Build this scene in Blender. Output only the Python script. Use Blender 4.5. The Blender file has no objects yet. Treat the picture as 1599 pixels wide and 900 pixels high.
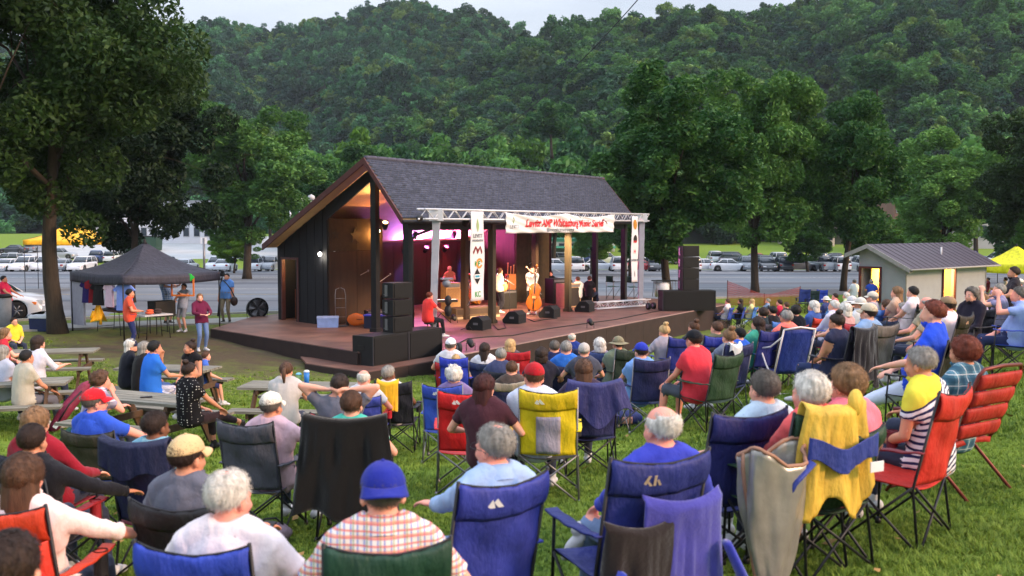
import bpy, bmesh, math, random
import numpy as np
from mathutils import Vector, Matrix, noise
random.seed(7); RNG = np.random.default_rng(7)
S = bpy.context.scene
COL = S.collection
R = math.radians
PI = math.pi

# ---------------------------------------------------------------- camera
F = 1555.0
CAMZ = 3.3
PITCH = math.atan(98/1555)
cam = bpy.data.cameras.new('camera'); camo = bpy.data.objects.new('camera', cam); COL.objects.link(camo)
cam.sensor_width = 36; cam.lens = 35; cam.clip_end = 5000; cam.clip_start = .1
camo.location = (0, 0, CAMZ); camo.rotation_euler = (PI/2-PITCH, 0, 0)
cam.dof.use_dof = True; cam.dof.focus_distance = 24; cam.dof.aperture_fstop = 3.2
S.camera = camo

# ---------------------------------------------------------------- world, sun, exposure
SUN_EL, SUN_AZ = R(24), R(112)          # azimuth clockwise from +Y: from the right and slightly behind the camera
w = bpy.data.worlds.new("World"); S.world = w; w.use_nodes = True
nt = w.node_tree; bg = nt.nodes['Background']
sky = nt.nodes.new('ShaderNodeTexSky'); sky.sky_type = 'NISHITA'; sky.sun_disc = False
sky.sun_elevation = SUN_EL; sky.sun_rotation = SUN_AZ; sky.dust_density = 4; sky.air_density = 1.2; sky.ozone_density = 2.0
hs = nt.nodes.new('ShaderNodeHueSaturation'); hs.inputs['Saturation'].default_value = .55
nt.links.new(sky.outputs[0], hs.inputs['Color'])
# cloud deck: the evening sky is closed with pale blue-grey cloud
tc = nt.nodes.new('ShaderNodeTexCoord'); cn = nt.nodes.new('ShaderNodeTexNoise'); cn.inputs['Scale'].default_value = 3.0; cn.inputs['Detail'].default_value = 5
mp = nt.nodes.new('ShaderNodeMapping'); mp.inputs['Scale'].default_value = (1, 1, 3.5)
nt.links.new(tc.outputs['Generated'], mp.inputs[0]); nt.links.new(mp.outputs[0], cn.inputs['Vector'])
cr = nt.nodes.new('ShaderNodeValToRGB'); cr.color_ramp.elements[0].color = (4.3, 4.8, 5.7, 1); cr.color_ramp.elements[1].color = (6.3, 6.7, 7.5, 1)
cr.color_ramp.elements[0].position = .35; cr.color_ramp.elements[1].position = .65
nt.links.new(cn.outputs['Fac'], cr.inputs[0])
mx = nt.nodes.new('ShaderNodeMix'); mx.data_type = 'RGBA'; mx.inputs[0].default_value = .72
nt.links.new(hs.outputs[0], mx.inputs[6]); nt.links.new(cr.outputs[0], mx.inputs[7])
# overcast: about twice as bright overhead as at the horizon
sxyz = nt.nodes.new('ShaderNodeSeparateXYZ'); nt.links.new(tc.outputs['Generated'], sxyz.inputs[0])
mm = nt.nodes.new('ShaderNodeMath'); mm.operation = 'MULTIPLY_ADD'; mm.use_clamp = False; mm.inputs[1].default_value = 1.9; mm.inputs[2].default_value = .55; nt.links.new(sxyz.outputs['Z'], mm.inputs[0])
mq = nt.nodes.new('ShaderNodeMath'); mq.operation = 'MAXIMUM'; mq.inputs[1].default_value = .3; nt.links.new(mm.outputs[0], mq.inputs[0])
vm = nt.nodes.new('ShaderNodeVectorMath'); vm.operation = 'SCALE'; nt.links.new(mx.outputs[2], vm.inputs[0]); nt.links.new(mq.outputs[0], vm.inputs['Scale'])
nt.links.new(vm.outputs[0], bg.inputs['Color']); bg.inputs['Strength'].default_value = .085
sl = bpy.data.lights.new('sun', 'SUN'); sl.energy = 1.5; sl.angle = R(12); sl.color = (1, .60, .34)
so = bpy.data.objects.new('sun', sl); COL.objects.link(so)
sd = Vector((math.sin(SUN_AZ)*math.cos(SUN_EL), math.cos(SUN_AZ)*math.cos(SUN_EL), math.sin(SUN_EL)))
so.rotation_euler = sd.to_track_quat('Z', 'Y').to_euler()
S.view_settings.view_transform = 'Standard'; S.view_settings.look = 'None'; S.view_settings.gamma = 1; S.view_settings.use_curve_mapping = False
S.view_settings.exposure = 1.22

# ---------------------------------------------------------------- rays and terrain
def ray(u, v):
    cp, sp = math.cos(PITCH), math.sin(PITCH)
    a, b = u-799.5, 450-v
    d = Vector((a, F*cp+b*sp, -F*sp+b*cp)); return d/d.y          # per metre of depth
def at(u, v, Y):
    d = ray(u, v); return Vector((0, 0, CAMZ)) + d*Y
def onz(u, v, z=0.0):
    d = ray(u, v); return Vector((0, 0, CAMZ)) + d*((z-CAMZ)/d.z)
TG = [(358,782,370),(1033,672,300),(1193,610,270),(1264,616,262),(1322,603,250),(1437,570,215),(1505,552,208),(148,630,165),(243,668,205),(50,690,235),(424,636,180),(834,590,150),(549,634,185),
 (700,540,82),(757,547,86),(893,528,79),(884,545,90),(936,540,92),(965,538,96),(1001,550,115),(1037,519,95),(1083,532,110),(1083,513,90),(1119,514,98),(1138,528,105),(1183,508,97),(1228,497,104),(1306,505,104),(1356,490,112),
 (1302,479,80),(1270,480,78),(1334,447,46),(1400,458,50),(1479,478,118),(1453,500,130),(1560,455,98),(1591,462,108),(205,541,80),(242,545,85),(297,581,110),(158,596,112),(447,580,106),(42,560,96),(60,537,86),(607,585,115),(568,592,115),(709,588,118),(1136,472,38),(1199,471,40)]
def _cp(u, v, s): d = ray(u, v); y = F/s; return (d.x*y, y, CAMZ+d.z*y-1.1)
CP = np.array([_cp(*t) for t in TG]+[(8.6,20,1.15),(12.1,24.5,1.05),(10.2,30,-.1),(11.5,33,-.45),(14,36,-.7),(-10,29,-.25),(-4,24.5,-.5),(-3.3,21.8,-.55),(0,26.5,-.8),(4.5,34.2,-.9),(9.4,41,-1.0),(0,0,1.45),(-6,3,.85),(6,3,2.0),(9,8,2.0),(12,14,1.9),(16,20,1.9),(16,30,.9),(20,50,-1.1),(17,38,-.5),
 (-17,30,-.2),(-14,18,.0),(-14,8,.3),(0,-8,2.1),(10,-8,3.0),(-10,-8,1.2),(18,8,3.0),(24,22,2.4),(-20,42,-.2),(-8,38,-.2),(0,44,-.5),(5.5,25,-.1),(8,31,-.6),(3,23,-.25)])
def _tps(r2): return np.where(r2 > 1e-9, r2*np.log(np.maximum(r2, 1e-9))*.5, 0)
_n = len(CP); _K = _tps(((CP[:, None, :2]-CP[None, :, :2])**2).sum(-1)) + np.eye(_n)*4.0
_P = np.c_[np.ones(_n), CP[:, :2]]
_A = np.block([[_K, _P], [_P.T, np.zeros((3, 3))]])
_W = np.linalg.solve(_A, np.r_[CP[:, 2], 0, 0, 0])
def sstep(a, b, x):
    t = np.clip((x-a)/(b-a), 0, 1); return t*t*(3-2*t)
def lotz(x, y):
    z = -.15-.0235*(np.maximum(y, 30)-38)
    z = np.where(y > 122, -.15-.0235*84 + sstep(125, 250, y)*3.2, z)
    return z + sstep(-60, -110, x)*0
def edge(x, y):                                                # + beyond the lot's near kerb
    ex, ey = 27.5, 15.7; L = math.hypot(ex, ey)
    return ((x+12)*(-ey)+(y-38)*ex)/L
def GZ(x, y):
    x = np.asarray(x, float); y = np.asarray(y, float)
    xc = np.clip(x, -22, 24); yc = np.clip(y, -8, 52)
    p = np.stack([xc.ravel(), yc.ravel()], 1)
    K = _tps(((p[:, None, :]-CP[None, :, :2])**2).sum(-1))
    z = (K@_W[:_n] + np.c_[np.ones(len(p)), p]@_W[_n:]).reshape(x.shape)
    t = sstep(-7, -1.2, edge(x, y))
    return z*(1-t)+lotz(x, y)*t
def gz(x, y): return float(GZ(np.array([x]), np.array([y]))[0])
def onground(u, v, h=0.0, y0=2.5):                             # where the pixel's ray is h above the ground
    d = ray(u, v)
    Y = np.arange(y0, 160, .05)
    f = CAMZ+d.z*Y-h-GZ(d.x*Y, Y)
    i = int(np.argmax(f < 0))
    if f[i] >= 0: i = len(Y)-1
    y = float(Y[i]); return Vector((d.x*y, y, gz(d.x*y, y)))

# ---------------------------------------------------------------- materials
def lin(c):
    c = c/255.0; return c/12.92 if c <= .04045 else ((c+.055)/1.055)**2.4
def rgb(c): return (lin(c[0]), lin(c[1]), lin(c[2]), 1)
MATS = {}
def N(nt, t, **kw):
    n = nt.nodes.new('ShaderNode'+t)
    for k, v in kw.items():
        if hasattr(n, k): setattr(n, k, v)
        else: n.inputs[k.replace('_', ' ')].default_value = v
    return n
def mat(name, col, rough=.75, var=.12, scale=6.0, bump=.15, bscale=60.0, metal=0.0, stretch=None, spec=.4, col2=None, emit=0, sheen=0, trans=0, coat=0, bd=.01):
    if name in MATS: return MATS[name]
    m = bpy.data.materials.new(name); m.use_nodes = True; MATS[name] = m
    nt = m.node_tree; b = nt.nodes['Principled BSDF']
    c = rgb(col)
    b.inputs['Roughness'].default_value = rough; b.inputs['Metallic'].default_value = metal; b.inputs['Specular IOR Level'].default_value = spec
    if sheen: b.inputs['Sheen Weight'].default_value = sheen
    if coat: b.inputs['Coat Weight'].default_value = coat; b.inputs['Coat Roughness'].default_value = .08
    if trans: b.inputs['Transmission Weight'].default_value = trans
    if emit:
        b.inputs['Emission Color'].default_value = c; b.inputs['Emission Strength'].default_value = emit
    tc = N(nt, 'TexCoord'); mp = N(nt, 'Mapping')
    if stretch: mp.inputs['Scale'].default_value = stretch
    nt.links.new(tc.outputs['Object'], mp.inputs[0])
    n1 = N(nt, 'TexNoise', Scale=scale, Detail=6.0); nt.links.new(mp.outputs[0], n1.inputs['Vector'])
    r = N(nt, 'ValToRGB'); c2 = rgb(col2) if col2 else tuple(min(1, x*(1+var)) for x in c[:3])+(1,)
    r.color_ramp.elements[0].color = tuple(x*(1-var) for x in c[:3])+(1,); r.color_ramp.elements[1].color = c2
    r.color_ramp.elements[0].position = .32; r.color_ramp.elements[1].position = .68
    nt.links.new(n1.outputs['Fac'], r.inputs[0]); nt.links.new(r.outputs[0], b.inputs['Base Color'])
    if bump:
        n2 = N(nt, 'TexNoise', Scale=bscale, Detail=5.0, Roughness=.6); nt.links.new(mp.outputs[0], n2.inputs['Vector'])
        bp = N(nt, 'Bump', Strength=bump, Distance=bd); nt.links.new(n2.outputs['Fac'], bp.inputs['Height']); nt.links.new(bp.outputs[0], b.inputs['Normal'])
    return m
def hx(c): return '%02x%02x%02x' % tuple(int(x) for x in c)
def cloth(c): return mat('cloth_'+hx(c), c, .92, .07, 9, .8, 11, stretch=(1, 1, .7), spec=.12, sheen=.1, bd=.018)
def nylon(c): return mat('nylon_'+hx(c), c, .6, .22, 4, 1.0, 6, stretch=(1.6, 1.6, .7), spec=.35, bd=.03)
def skin(c): return mat('skin_'+hx(c), c, .55, .1, 14, .12, 120, spec=.35, col2=(min(255, c[0]*1.06), c[1]*.95, c[2]*.92))
def hairm(c):
    return mat('hair_'+hx(c), c, .6, .35, 16, .6, 60, stretch=(3, 3, .5), spec=.3)
STEEL = mat('steel_tube', (120, 120, 125), .4, .1, metal=.7)
DARKTUBE = mat('dark_tube', (38, 38, 42), .45, .1, metal=.3)

# ---------------------------------------------------------------- mesh builder
class MB:
    def __init__(s): s.v = []; s.f = []; s.n = 0; s.mi = []; s.m = 0; s.sm = []; s.smooth = True
    def add(s, vs, fs):
        vs = np.asarray(vs, float).reshape(-1, 3); s.v.append(vs)
        for f in fs: s.f.append([i+s.n for i in f]); s.mi.append(s.m); s.sm.append(s.smooth)
        s.n += len(vs); return s
    def box(s, c, d, rot=None, taper=None):
        x, y, z = d[0]/2, d[1]/2, d[2]/2
        vs = np.array([(-x, -y, -z), (x, -y, -z), (x, y, -z), (-x, y, -z), (-x, -y, z), (x, -y, z), (x, y, z), (-x, y, z)])
        if taper: vs[4:, :2] *= taper
        if rot is not None: vs = vs@np.array(rot.to_matrix() if hasattr(rot, 'to_matrix') else rot).T
        sm = s.smooth; s.smooth = False
        s.add(vs+np.array(c), [(0, 3, 2, 1), (4, 5, 6, 7), (0, 1, 5, 4), (1, 2, 6, 5), (2, 3, 7, 6), (3, 0, 4, 7)]); s.smooth = sm; return s
    def prism(s, pts, a, b, axis='z'):                          # polygon extruded
        n = len(pts); pts = np.array(pts, float)
        def put(h): 
            o = np.full((n, 1), h)
            return np.hstack([pts, o]) if axis == 'z' else (np.hstack([o, pts]) if axis == 'x' else np.hstack([pts[:, :1], o, pts[:, 1:]]))
        sm = s.smooth; s.smooth = False
        s.add(np.vstack([put(a), put(b)]), [tuple(range(n))[::-1], tuple(range(n, 2*n))]+[(i, (i+1) % n, n+(i+1) % n, n+i) for i in range(n)]); s.smooth = sm; return s
    def rings(s, rs, close=True, cap=True):                    # rs: list of (n,3) rings
        k = len(rs); n = len(rs[0]); fs = []
        for i in range(k-1):
            for j in range(n if close else n-1):
                a, b = i*n+j, i*n+(j+1) % n; fs.append((a, b, b+n, a+n))
        if cap and close: fs.append(tuple(range(n))[::-1]); fs.append(tuple(range((k-1)*n, k*n)))
        return s.add(np.vstack(rs), fs)
    def tube(s, pts, r, n=8, flat=1.0):
        pts = [Vector(p) for p in pts]; k = len(pts)
        rr = r if hasattr(r, '__len__') else [r]*k
        rs = []; up = None
        for i, p in enumerate(pts):
            t = (pts[min(i+1, k-1)]-pts[max(i-1, 0)]).normalized()
            if up is None:
                up = Vector((0, 0, 1)) if abs(t.z) < .9 else Vector((1, 0, 0))
            a = t.cross(up); 
            if a.length < 1e-4: a = t.orthogonal()
            a.normalize(); b = a.cross(t).normalized(); up = b
            rs.append(np.array([p+(a*math.cos(q)+b*math.sin(q)*flat)*rr[i] for q in [2*PI*j/n for j in range(n)]]))
        return s.rings(rs)
    def ell(s, c, r, rot=None, n=14, m=9):
        vs = [(0, 0, -1)]; 
        for i in range(1, m):
            th = PI*i/m-PI/2
            for j in range(n): vs.append((math.cos(th)*math.cos(2*PI*j/n), math.cos(th)*math.sin(2*PI*j/n), math.sin(th)))
        vs.append((0, 0, 1)); vs = np.array(vs)*np.array(r)
        if rot is not None: vs = vs@np.array(rot).T
        fs = [(0, 1+(j+1) % n, 1+j) for j in range(n)]
        for i in range(m-2):
            for j in range(n): a, b = 1+i*n+j, 1+i*n+(j+1) % n; fs.append((a, b, b+n, a+n))
        l = 1+(m-2)*n; fs += [(l+j, l+(j+1) % n, l+n) for j in range(n)]
        return s.add(vs+np.array(c), fs)
    def lathe(s, prof, n=16, c=(0, 0, 0), rot=None):
        rs = []
        for r, z in prof:
            a = np.array([(r*math.cos(2*PI*j/n), r*math.sin(2*PI*j/n), z) for j in range(n)])
            if rot is not None: a = a@np.array(rot).T
            rs.append(a+np.array(c))
        return s.rings(rs)
    def grid(s, fn, nu, nv, thick=0.0):                        # fn(u,v)->xyz, optional thickness
        P = np.array([[fn(i/nu, j/nv) for i in range(nu+1)] for j in range(nv+1)], float)
        vs = P.reshape(-1, 3); W = nu+1
        fs = [(j*W+i, j*W+i+1, (j+1)*W+i+1, (j+1)*W+i) for j in range(nv) for i in range(nu)]
        if thick:
            gu = np.gradient(P, axis=1); gv = np.gradient(P, axis=0); nn = np.cross(gu, gv); nn /= np.linalg.norm(nn, axis=2, keepdims=True)+1e-9
            q = (P-nn*thick).reshape(-1, 3); o = len(vs)
            fs2 = [tuple(x+o for x in f[::-1]) for f in fs]
            br = [j for j in range(W)]+[j*W+nu for j in range(1, nv+1)]+[nv*W+i for i in range(nu-1, -1, -1)]+[j*W for j in range(nv-1, 0, -1)]
            side = [(br[k], br[k-1], br[k-1]+o, br[k]+o) for k in range(len(br))]
            vs = np.vstack([vs, q]); fs = fs+fs2+side
        return s.add(vs, fs)
    def mesh(s, name, mats=None):
        me = bpy.data.meshes.new(name)
        V = np.vstack(s.v); me.from_pydata(V.tolist(), [], s.f)
        me.polygons.foreach_set('use_smooth', s.sm); me.polygons.foreach_set('material_index', s.mi)
        for m in (mats or []): me.materials.append(m)
        me.update(); return me
def fastmesh(name, V, Q, k=4, smooth=False):                   # numpy quads / tris
    me = bpy.data.meshes.new(name); V = np.asarray(V, np.float32); Q = np.asarray(Q, np.int32)
    me.vertices.add(len(V)); me.vertices.foreach_set('co', V.ravel())
    me.loops.add(Q.size); me.loops.foreach_set('vertex_index', Q.ravel())
    me.polygons.add(len(Q)); me.polygons.foreach_set('loop_start', np.arange(0, Q.size, k, dtype=np.int32))
    if smooth: me.polygons.foreach_set('use_smooth', np.ones(len(Q), bool))
    me.update(calc_edges=True); return me
def thing(name, label, cat, loc=(0, 0, 0), rz=0, group=None, scale=1):
    o = bpy.data.objects.new(name, None); COL.objects.link(o); o.empty_display_size = .2
    o.location = loc; o.rotation_euler = (0, 0, rz); o.scale = (scale,)*3 if not hasattr(scale, '__len__') else scale
    o['label'] = label; o['category'] = cat
    if group: o['group'] = group
    return o
def part(name, me, m=None, parent=None, label=None, loc=None, kind=None):
    if isinstance(me, MB): me = me.mesh(name, [m] if m else None)
    o = bpy.data.objects.new(name, me); COL.objects.link(o)
    if m is not None:
        if not me.materials: me.materials.append(m)
        if me.materials[0] is not m:
            o.material_slots[0].link = 'OBJECT'; o.material_slots[0].material = m
    if parent: o.parent = parent
    if loc: o.location = loc
    if label: o['label'] = label
    if kind: o['kind'] = kind
    return o
def tag(o, label, cat, group=None):
    o['label'] = label; o['category'] = cat
    if group: o['group'] = group
    return o
def kids(o): return [c for c in KID.get(o.name, [])]
def copy_tree(root, loc, rz=0, label=None, scale=None):
    m = {root: root.copy()}; COL.objects.link(m[root]); r = m[root]
    r.location = loc; r.rotation_euler = (0, 0, rz)
    if label: r['label'] = label
    if scale: r.scale = (scale,)*3 if not hasattr(scale, '__len__') else scale
    for ch in root.children:
        c = ch.copy(); COL.objects.link(c); c.parent = r
        for g in ch.children:
            d = g.copy(); COL.objects.link(d); d.parent = c
    return r
def structure(name, me, m):
    o = part(name, me, m); o['kind'] = 'structure'; return o
MESHC = {}
def cached(key, fn):
    if key not in MESHC: MESHC[key] = fn()
    return MESHC[key]
def wob(x, y, z=0, s=1.0): return noise.noise(Vector((x*s, y*s, z*s)))
# ================================================================ GROUND, LOT, HILLS
def ground_material():
    m = bpy.data.materials.new('lawn_and_dirt'); m.use_nodes = True; nt = m.node_tree; b = nt.nodes['Principled BSDF']; b.inputs['Roughness'].default_value = .95
    b.inputs['Specular IOR Level'].default_value = .1
    g = N(nt, 'NewGeometry'); n1 = N(nt, 'TexNoise', Scale=.35, Detail=8.0, Roughness=.6); n2 = N(nt, 'TexNoise', Scale=9.0, Detail=8.0, Roughness=.75); n3 = N(nt, 'TexNoise', Scale=1.6, Detail=8.0, Roughness=.7)
    for n in (n1, n2, n3): nt.links.new(g.outputs['Position'], n.inputs['Vector'])
    r1 = N(nt, 'ValToRGB'); r1.color_ramp.elements[0].color = rgb((78, 104, 34)); r1.color_ramp.elements[1].color = rgb((128, 148, 58)); r1.color_ramp.elements[0].position = .3; r1.color_ramp.elements[1].position = .7
    nt.links.new(n2.outputs['Fac'], r1.inputs[0])
    r2 = N(nt, 'ValToRGB'); r2.color_ramp.elements[0].color = rgb((62, 54, 42)); r2.color_ramp.elements[1].color = rgb((98, 86, 70)); nt.links.new(n2.outputs['Fac'], r2.inputs[0])
    at_ = N(nt, 'Attribute', attribute_name='dirt')
    a = N(nt, 'Math', operation='MULTIPLY_ADD'); a.inputs[1].default_value = 1.6; nt.links.new(n3.outputs['Fac'], a.inputs[0]); a.inputs[2].default_value = -.8
    s_ = N(nt, 'Math', operation='ADD', use_clamp=True); nt.links.new(at_.outputs['Fac'], s_.inputs[0]); nt.links.new(a.outputs[0], s_.inputs[1])
    ml = N(nt, 'Math', operation='MULTIPLY', use_clamp=True); nt.links.new(s_.outputs[0], ml.inputs[0]); 
    st = N(nt, 'MapRange', interpolation_type='SMOOTHSTEP'); st.inputs[1].default_value = 0; st.inputs[2].default_value = .15; nt.links.new(at_.outputs['Fac'], st.inputs[0]); nt.links.new(st.outputs[0], ml.inputs[1])
    mx = N(nt, 'Mix', data_type='RGBA'); nt.links.new(ml.outputs[0], mx.inputs[0]); nt.links.new(r1.outputs[0], mx.inputs[6]); nt.links.new(r2.outputs[0], mx.inputs[7])
    nt.links.new(mx.outputs[2], b.inputs['Base Color'])
    bp = N(nt, 'Bump', Strength=.7, Distance=.05); nt.links.new(n2.outputs['Fac'], bp.inputs['Height']); nt.links.new(bp.outputs[0], b.inputs['Normal'])
    return m
def dirt_amount(x, y):
    a = sstep(21, 25, y+.15*(x+8))*sstep(1.5, -3.5, x)*sstep(-3, 0, -edge(x, y)-1)*1.0
    b = np.exp(-(((x+6.5)/3.2)**2+((y-21)/3.0)**2))*.55
    c = np.exp(-(((x+8.4)/5)**2+((y-29)/4.0)**2))*.8
    d = sstep(20, 26, y)*sstep(4, 8, x)*.55*sstep(46, 38, y)
    return np.clip(a*.42+b*.6+c+d*.8, 0, 1)
def build_ground():
    xs = np.unique(np.r_[np.arange(-30, 30.01, .5), np.linspace(-30, -900, 40), np.linspace(30, 900, 40)])
    ys = np.unique(np.r_[np.arange(-10, 60, .5), np.arange(60, 130, 3), np.linspace(130, 1200, 50)])
    X, Y = np.meshgrid(xs, ys); Z = GZ(X, Y)
    near = (Y < 40)
    Z = Z + np.where(near, .02*np.sin(X*2.1+Y*.7)*np.cos(Y*1.7-X*.6), 0)
    V = np.stack([X, Y, Z], -1).reshape(-1, 3); nx = len(xs); ny = len(ys)
    I = (np.arange(ny-1)[:, None]*nx+np.arange(nx-1)[None, :]).ravel()
    me = fastmesh('ground', V, np.stack([I, I+1, I+nx+1, I+nx], 1), smooth=True)
    at_ = me.attributes.new('dirt', 'FLOAT', 'POINT'); at_.data.foreach_set('value', dirt_amount(X, Y).ravel().astype(np.float32))
    structure('ground', me, ground_material())
build_ground()

def sheet_between(name, fn_in, x0, x1, y0, y1, step, m, off):    # draped sheet following the ground
    pass
def lot_sheet(name, e0, e1, a0, a1, off, m, na=60, ne=30):        # along-kerb coordinate a, distance beyond kerb e
    ex, ey = 27.5, 15.7; L = math.hypot(ex, ey); ux, uy = ex/L, ey/L; nx_, ny_ = -uy, ux
    mb = MB()
    def fn(s, t):
        a = a0+(a1-a0)*s; e = e0+(e1-e0)*t; x = -12+ux*a+nx_*e; y = 38+uy*a+ny_*e
        return (x, y, gz(x, y)+off)
    mb.grid(fn, na, ne); return structure(name, mb, m)
asph = mat('asphalt', (92, 97, 106), .8, .12, .25, .3, 30, stretch=(.35, 1, 1), col2=(112, 116, 124))
def asphalt_lot():
    xs = np.linspace(-110, 120, 100); ys = np.linspace(20, 124, 90)
    X, Y = np.meshgrid(xs, ys)
    # keep only the part beyond the kerb: slide the near rows onto the kerb line
    yk = 38+(X+12)*15.7/27.5
    yk = np.clip(yk, 26, 75)
    T = (Y-20)/104.0; Y2 = yk+(124-yk)*T
    Z = GZ(X, Y2)+.006
    V = np.stack([X, Y2, Z], -1).reshape(-1, 3); nx = 100; ny = 90
    I = (np.arange(ny-1)[:, None]*nx+np.arange(nx-1)[None, :]).ravel()
    structure('parking_lot', fastmesh('parking_lot', V, np.stack([I, I+1, I+nx+1, I+nx], 1), smooth=True), asph)
asphalt_lot()
conc = mat('concrete', (142, 140, 136), .85, .12, 1.5, .3, 40)
# pavement beside the lot, and its kerb
def strip(name, e0, e1, a0, a1, off, m, h=None):
    ex, ey = 27.5, 15.7; L = math.hypot(ex, ey); ux, uy = ex/L, ey/L; nx_, ny_ = -uy, ux
    mb = MB(); mb.smooth = False
    rs = []
    for k in range(61):
        a = a0+(a1-a0)*k/60
        q = []
        for e in (e0, e1):
            x = -12+ux*a+nx_*e; y = 38+uy*a+ny_*e; g = gz(x, y); q.append((x, y, g))
        z = max(q[0][2], q[1][2])
        rs.append(np.array([(q[0][0], q[0][1], q[0][2]-.3), (q[0][0], q[0][1], z+off), (q[1][0], q[1][1], z+off), (q[1][0], q[1][1], q[1][2]-.3)]))
    mb.rings(rs); return structure(name, mb, m)
strip('sidewalk', -4.0, -2.2, -16, 6.5, .03, conc)
strip('kerb', -.15, .05, -18, 34, .09, mat('kerb_concrete', (150, 148, 142), .85))
# painted lines and tyre-darkened lanes of the lot
paint = mat('road_paint', (182, 182, 176), .8, .25, 3); ypaint = mat('yellow_paint', (170, 140, 60), .8, .25, 3)
dark = mat('tyre_dark_lane', (80, 85, 95), .85, .1, .6, .2, 30)
def road_band(name, y0, y1, m, off, x0=-70, x1=80, tilt=.0):
    mb = MB(); mb.grid(lambda s, t: (x0+(x1-x0)*s, y0+(y1-y0)*t+tilt*(x0+(x1-x0)*s), gz(x0+(x1-x0)*s, y0+(y1-y0)*t+tilt*(x0+(x1-x0)*s))+off), 70, 1)
    return structure(name, mb, m)
road_band('lane_marking', 63, 63.25, paint, .012)
road_band('lane_marking', 55.5, 55.7, ypaint, .012, -60, -4)
road_band('lane_marking', 88, 88.4, paint, .012)
road_band('wheel_track', 72, 75, dark, .010)
road_band('wheel_track', 96, 100, dark, .010)
road_band('wheel_track', 48, 49.6, dark, .010, -60, 2)
# stall lines where the far cars stand
mb = MB()
for k in range(40):
    x = -62+k*3.2; p0 = (x, 109); p1 = (x+.12, 121)
    mb.grid(lambda s, t: (p0[0]+.12*s, p0[1]+12*t, gz(p0[0], p0[1]+12*t)+.012), 1, 4)
structure('stall_lines', mb, paint)
# pale concrete yard beyond the lot at the left
mb = MB(); mb.grid(lambda s, t: (-85+75*s, 150+75*t, gz(-85+75*s, 150+75*t)+.03), 20, 20)
structure('concrete_yard', mb, mat('yard_concrete', (168, 170, 172), .85, .1, .2))

# ---------------- hills: polar patches, height as a function of bearing and distance
def interp(t, pts):
    return np.interp(t, [p[0] for p in pts], [p[1] for p in pts])
RA = [(-700,150),(-200,60),(100,70),(230,80),(290,46),(350,36),(390,46),(430,56),(475,44),(520,34),(575,20),(610,10),(650,7),(680,18),(700,30),(730,22),(770,36),(820,60),(900,90),(1000,120),(1300,160),(1700,170)]
RB = [(-700,500),(500,330),(560,280),(620,210),(680,150),(720,110),(770,76),(850,50),(900,30),(960,22),(1000,26),(1060,14),(1150,12),(1240,2),(1330,-30),(1450,-60),(1599,-90),(2000,-150),(2600,-120)]
def hill_z(kind, U, Y):
    if kind == 'far': y0, y1, prof, p = 250., 560., RA, 1.15
    else: y0, y1, prof, p = 185., 400., RB, 1.1
    top = interp(U, prof)-(9 if kind == 'far' else -3)                               # crowns stand ~8 m above the soil
    H = CAMZ+(352-top)/F*y1 - 8.5
    H = np.maximum(H, -4)
    t = np.clip((Y-y0)/(y1-y0), 0, 1.35)
    base = -3.0
    prof_ = np.where(t < 1, t**p, 1-(t-1)*.8)
    z = base+(H-base)*prof_
    amp = 16 if kind == 'far' else 13
    z = z + amp*np.sin(U*.021+Y*.011)*np.sin(Y*.02+U*.006)*np.clip(t*(1-t)*3, 0, 1)
    return z
def hill_mesh(kind, us, ys):
    U, Yd = np.meshgrid(us, ys); X = (U-800)/F*Yd
    Z = hill_z(kind, U, Yd)
    V = np.stack([X, Yd, Z], -1).reshape(-1, 3); nx = len(us); ny = len(ys)
    I = (np.arange(ny-1)[:, None]*nx+np.arange(nx-1)[None, :]).ravel()
    return fastmesh('hill', V, np.stack([I, I+1, I+nx+1, I+nx], 1), smooth=True)
soil = mat('forest_floor', (34, 44, 26), .95, .3, .05)
structure('far_hill', hill_mesh('far', np.linspace(-600, 1700, 120), np.linspace(245, 660, 50)), soil)
structure('near_hill', hill_mesh('near', np.linspace(400, 2500, 120), np.linspace(182, 520, 50)), soil)

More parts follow.
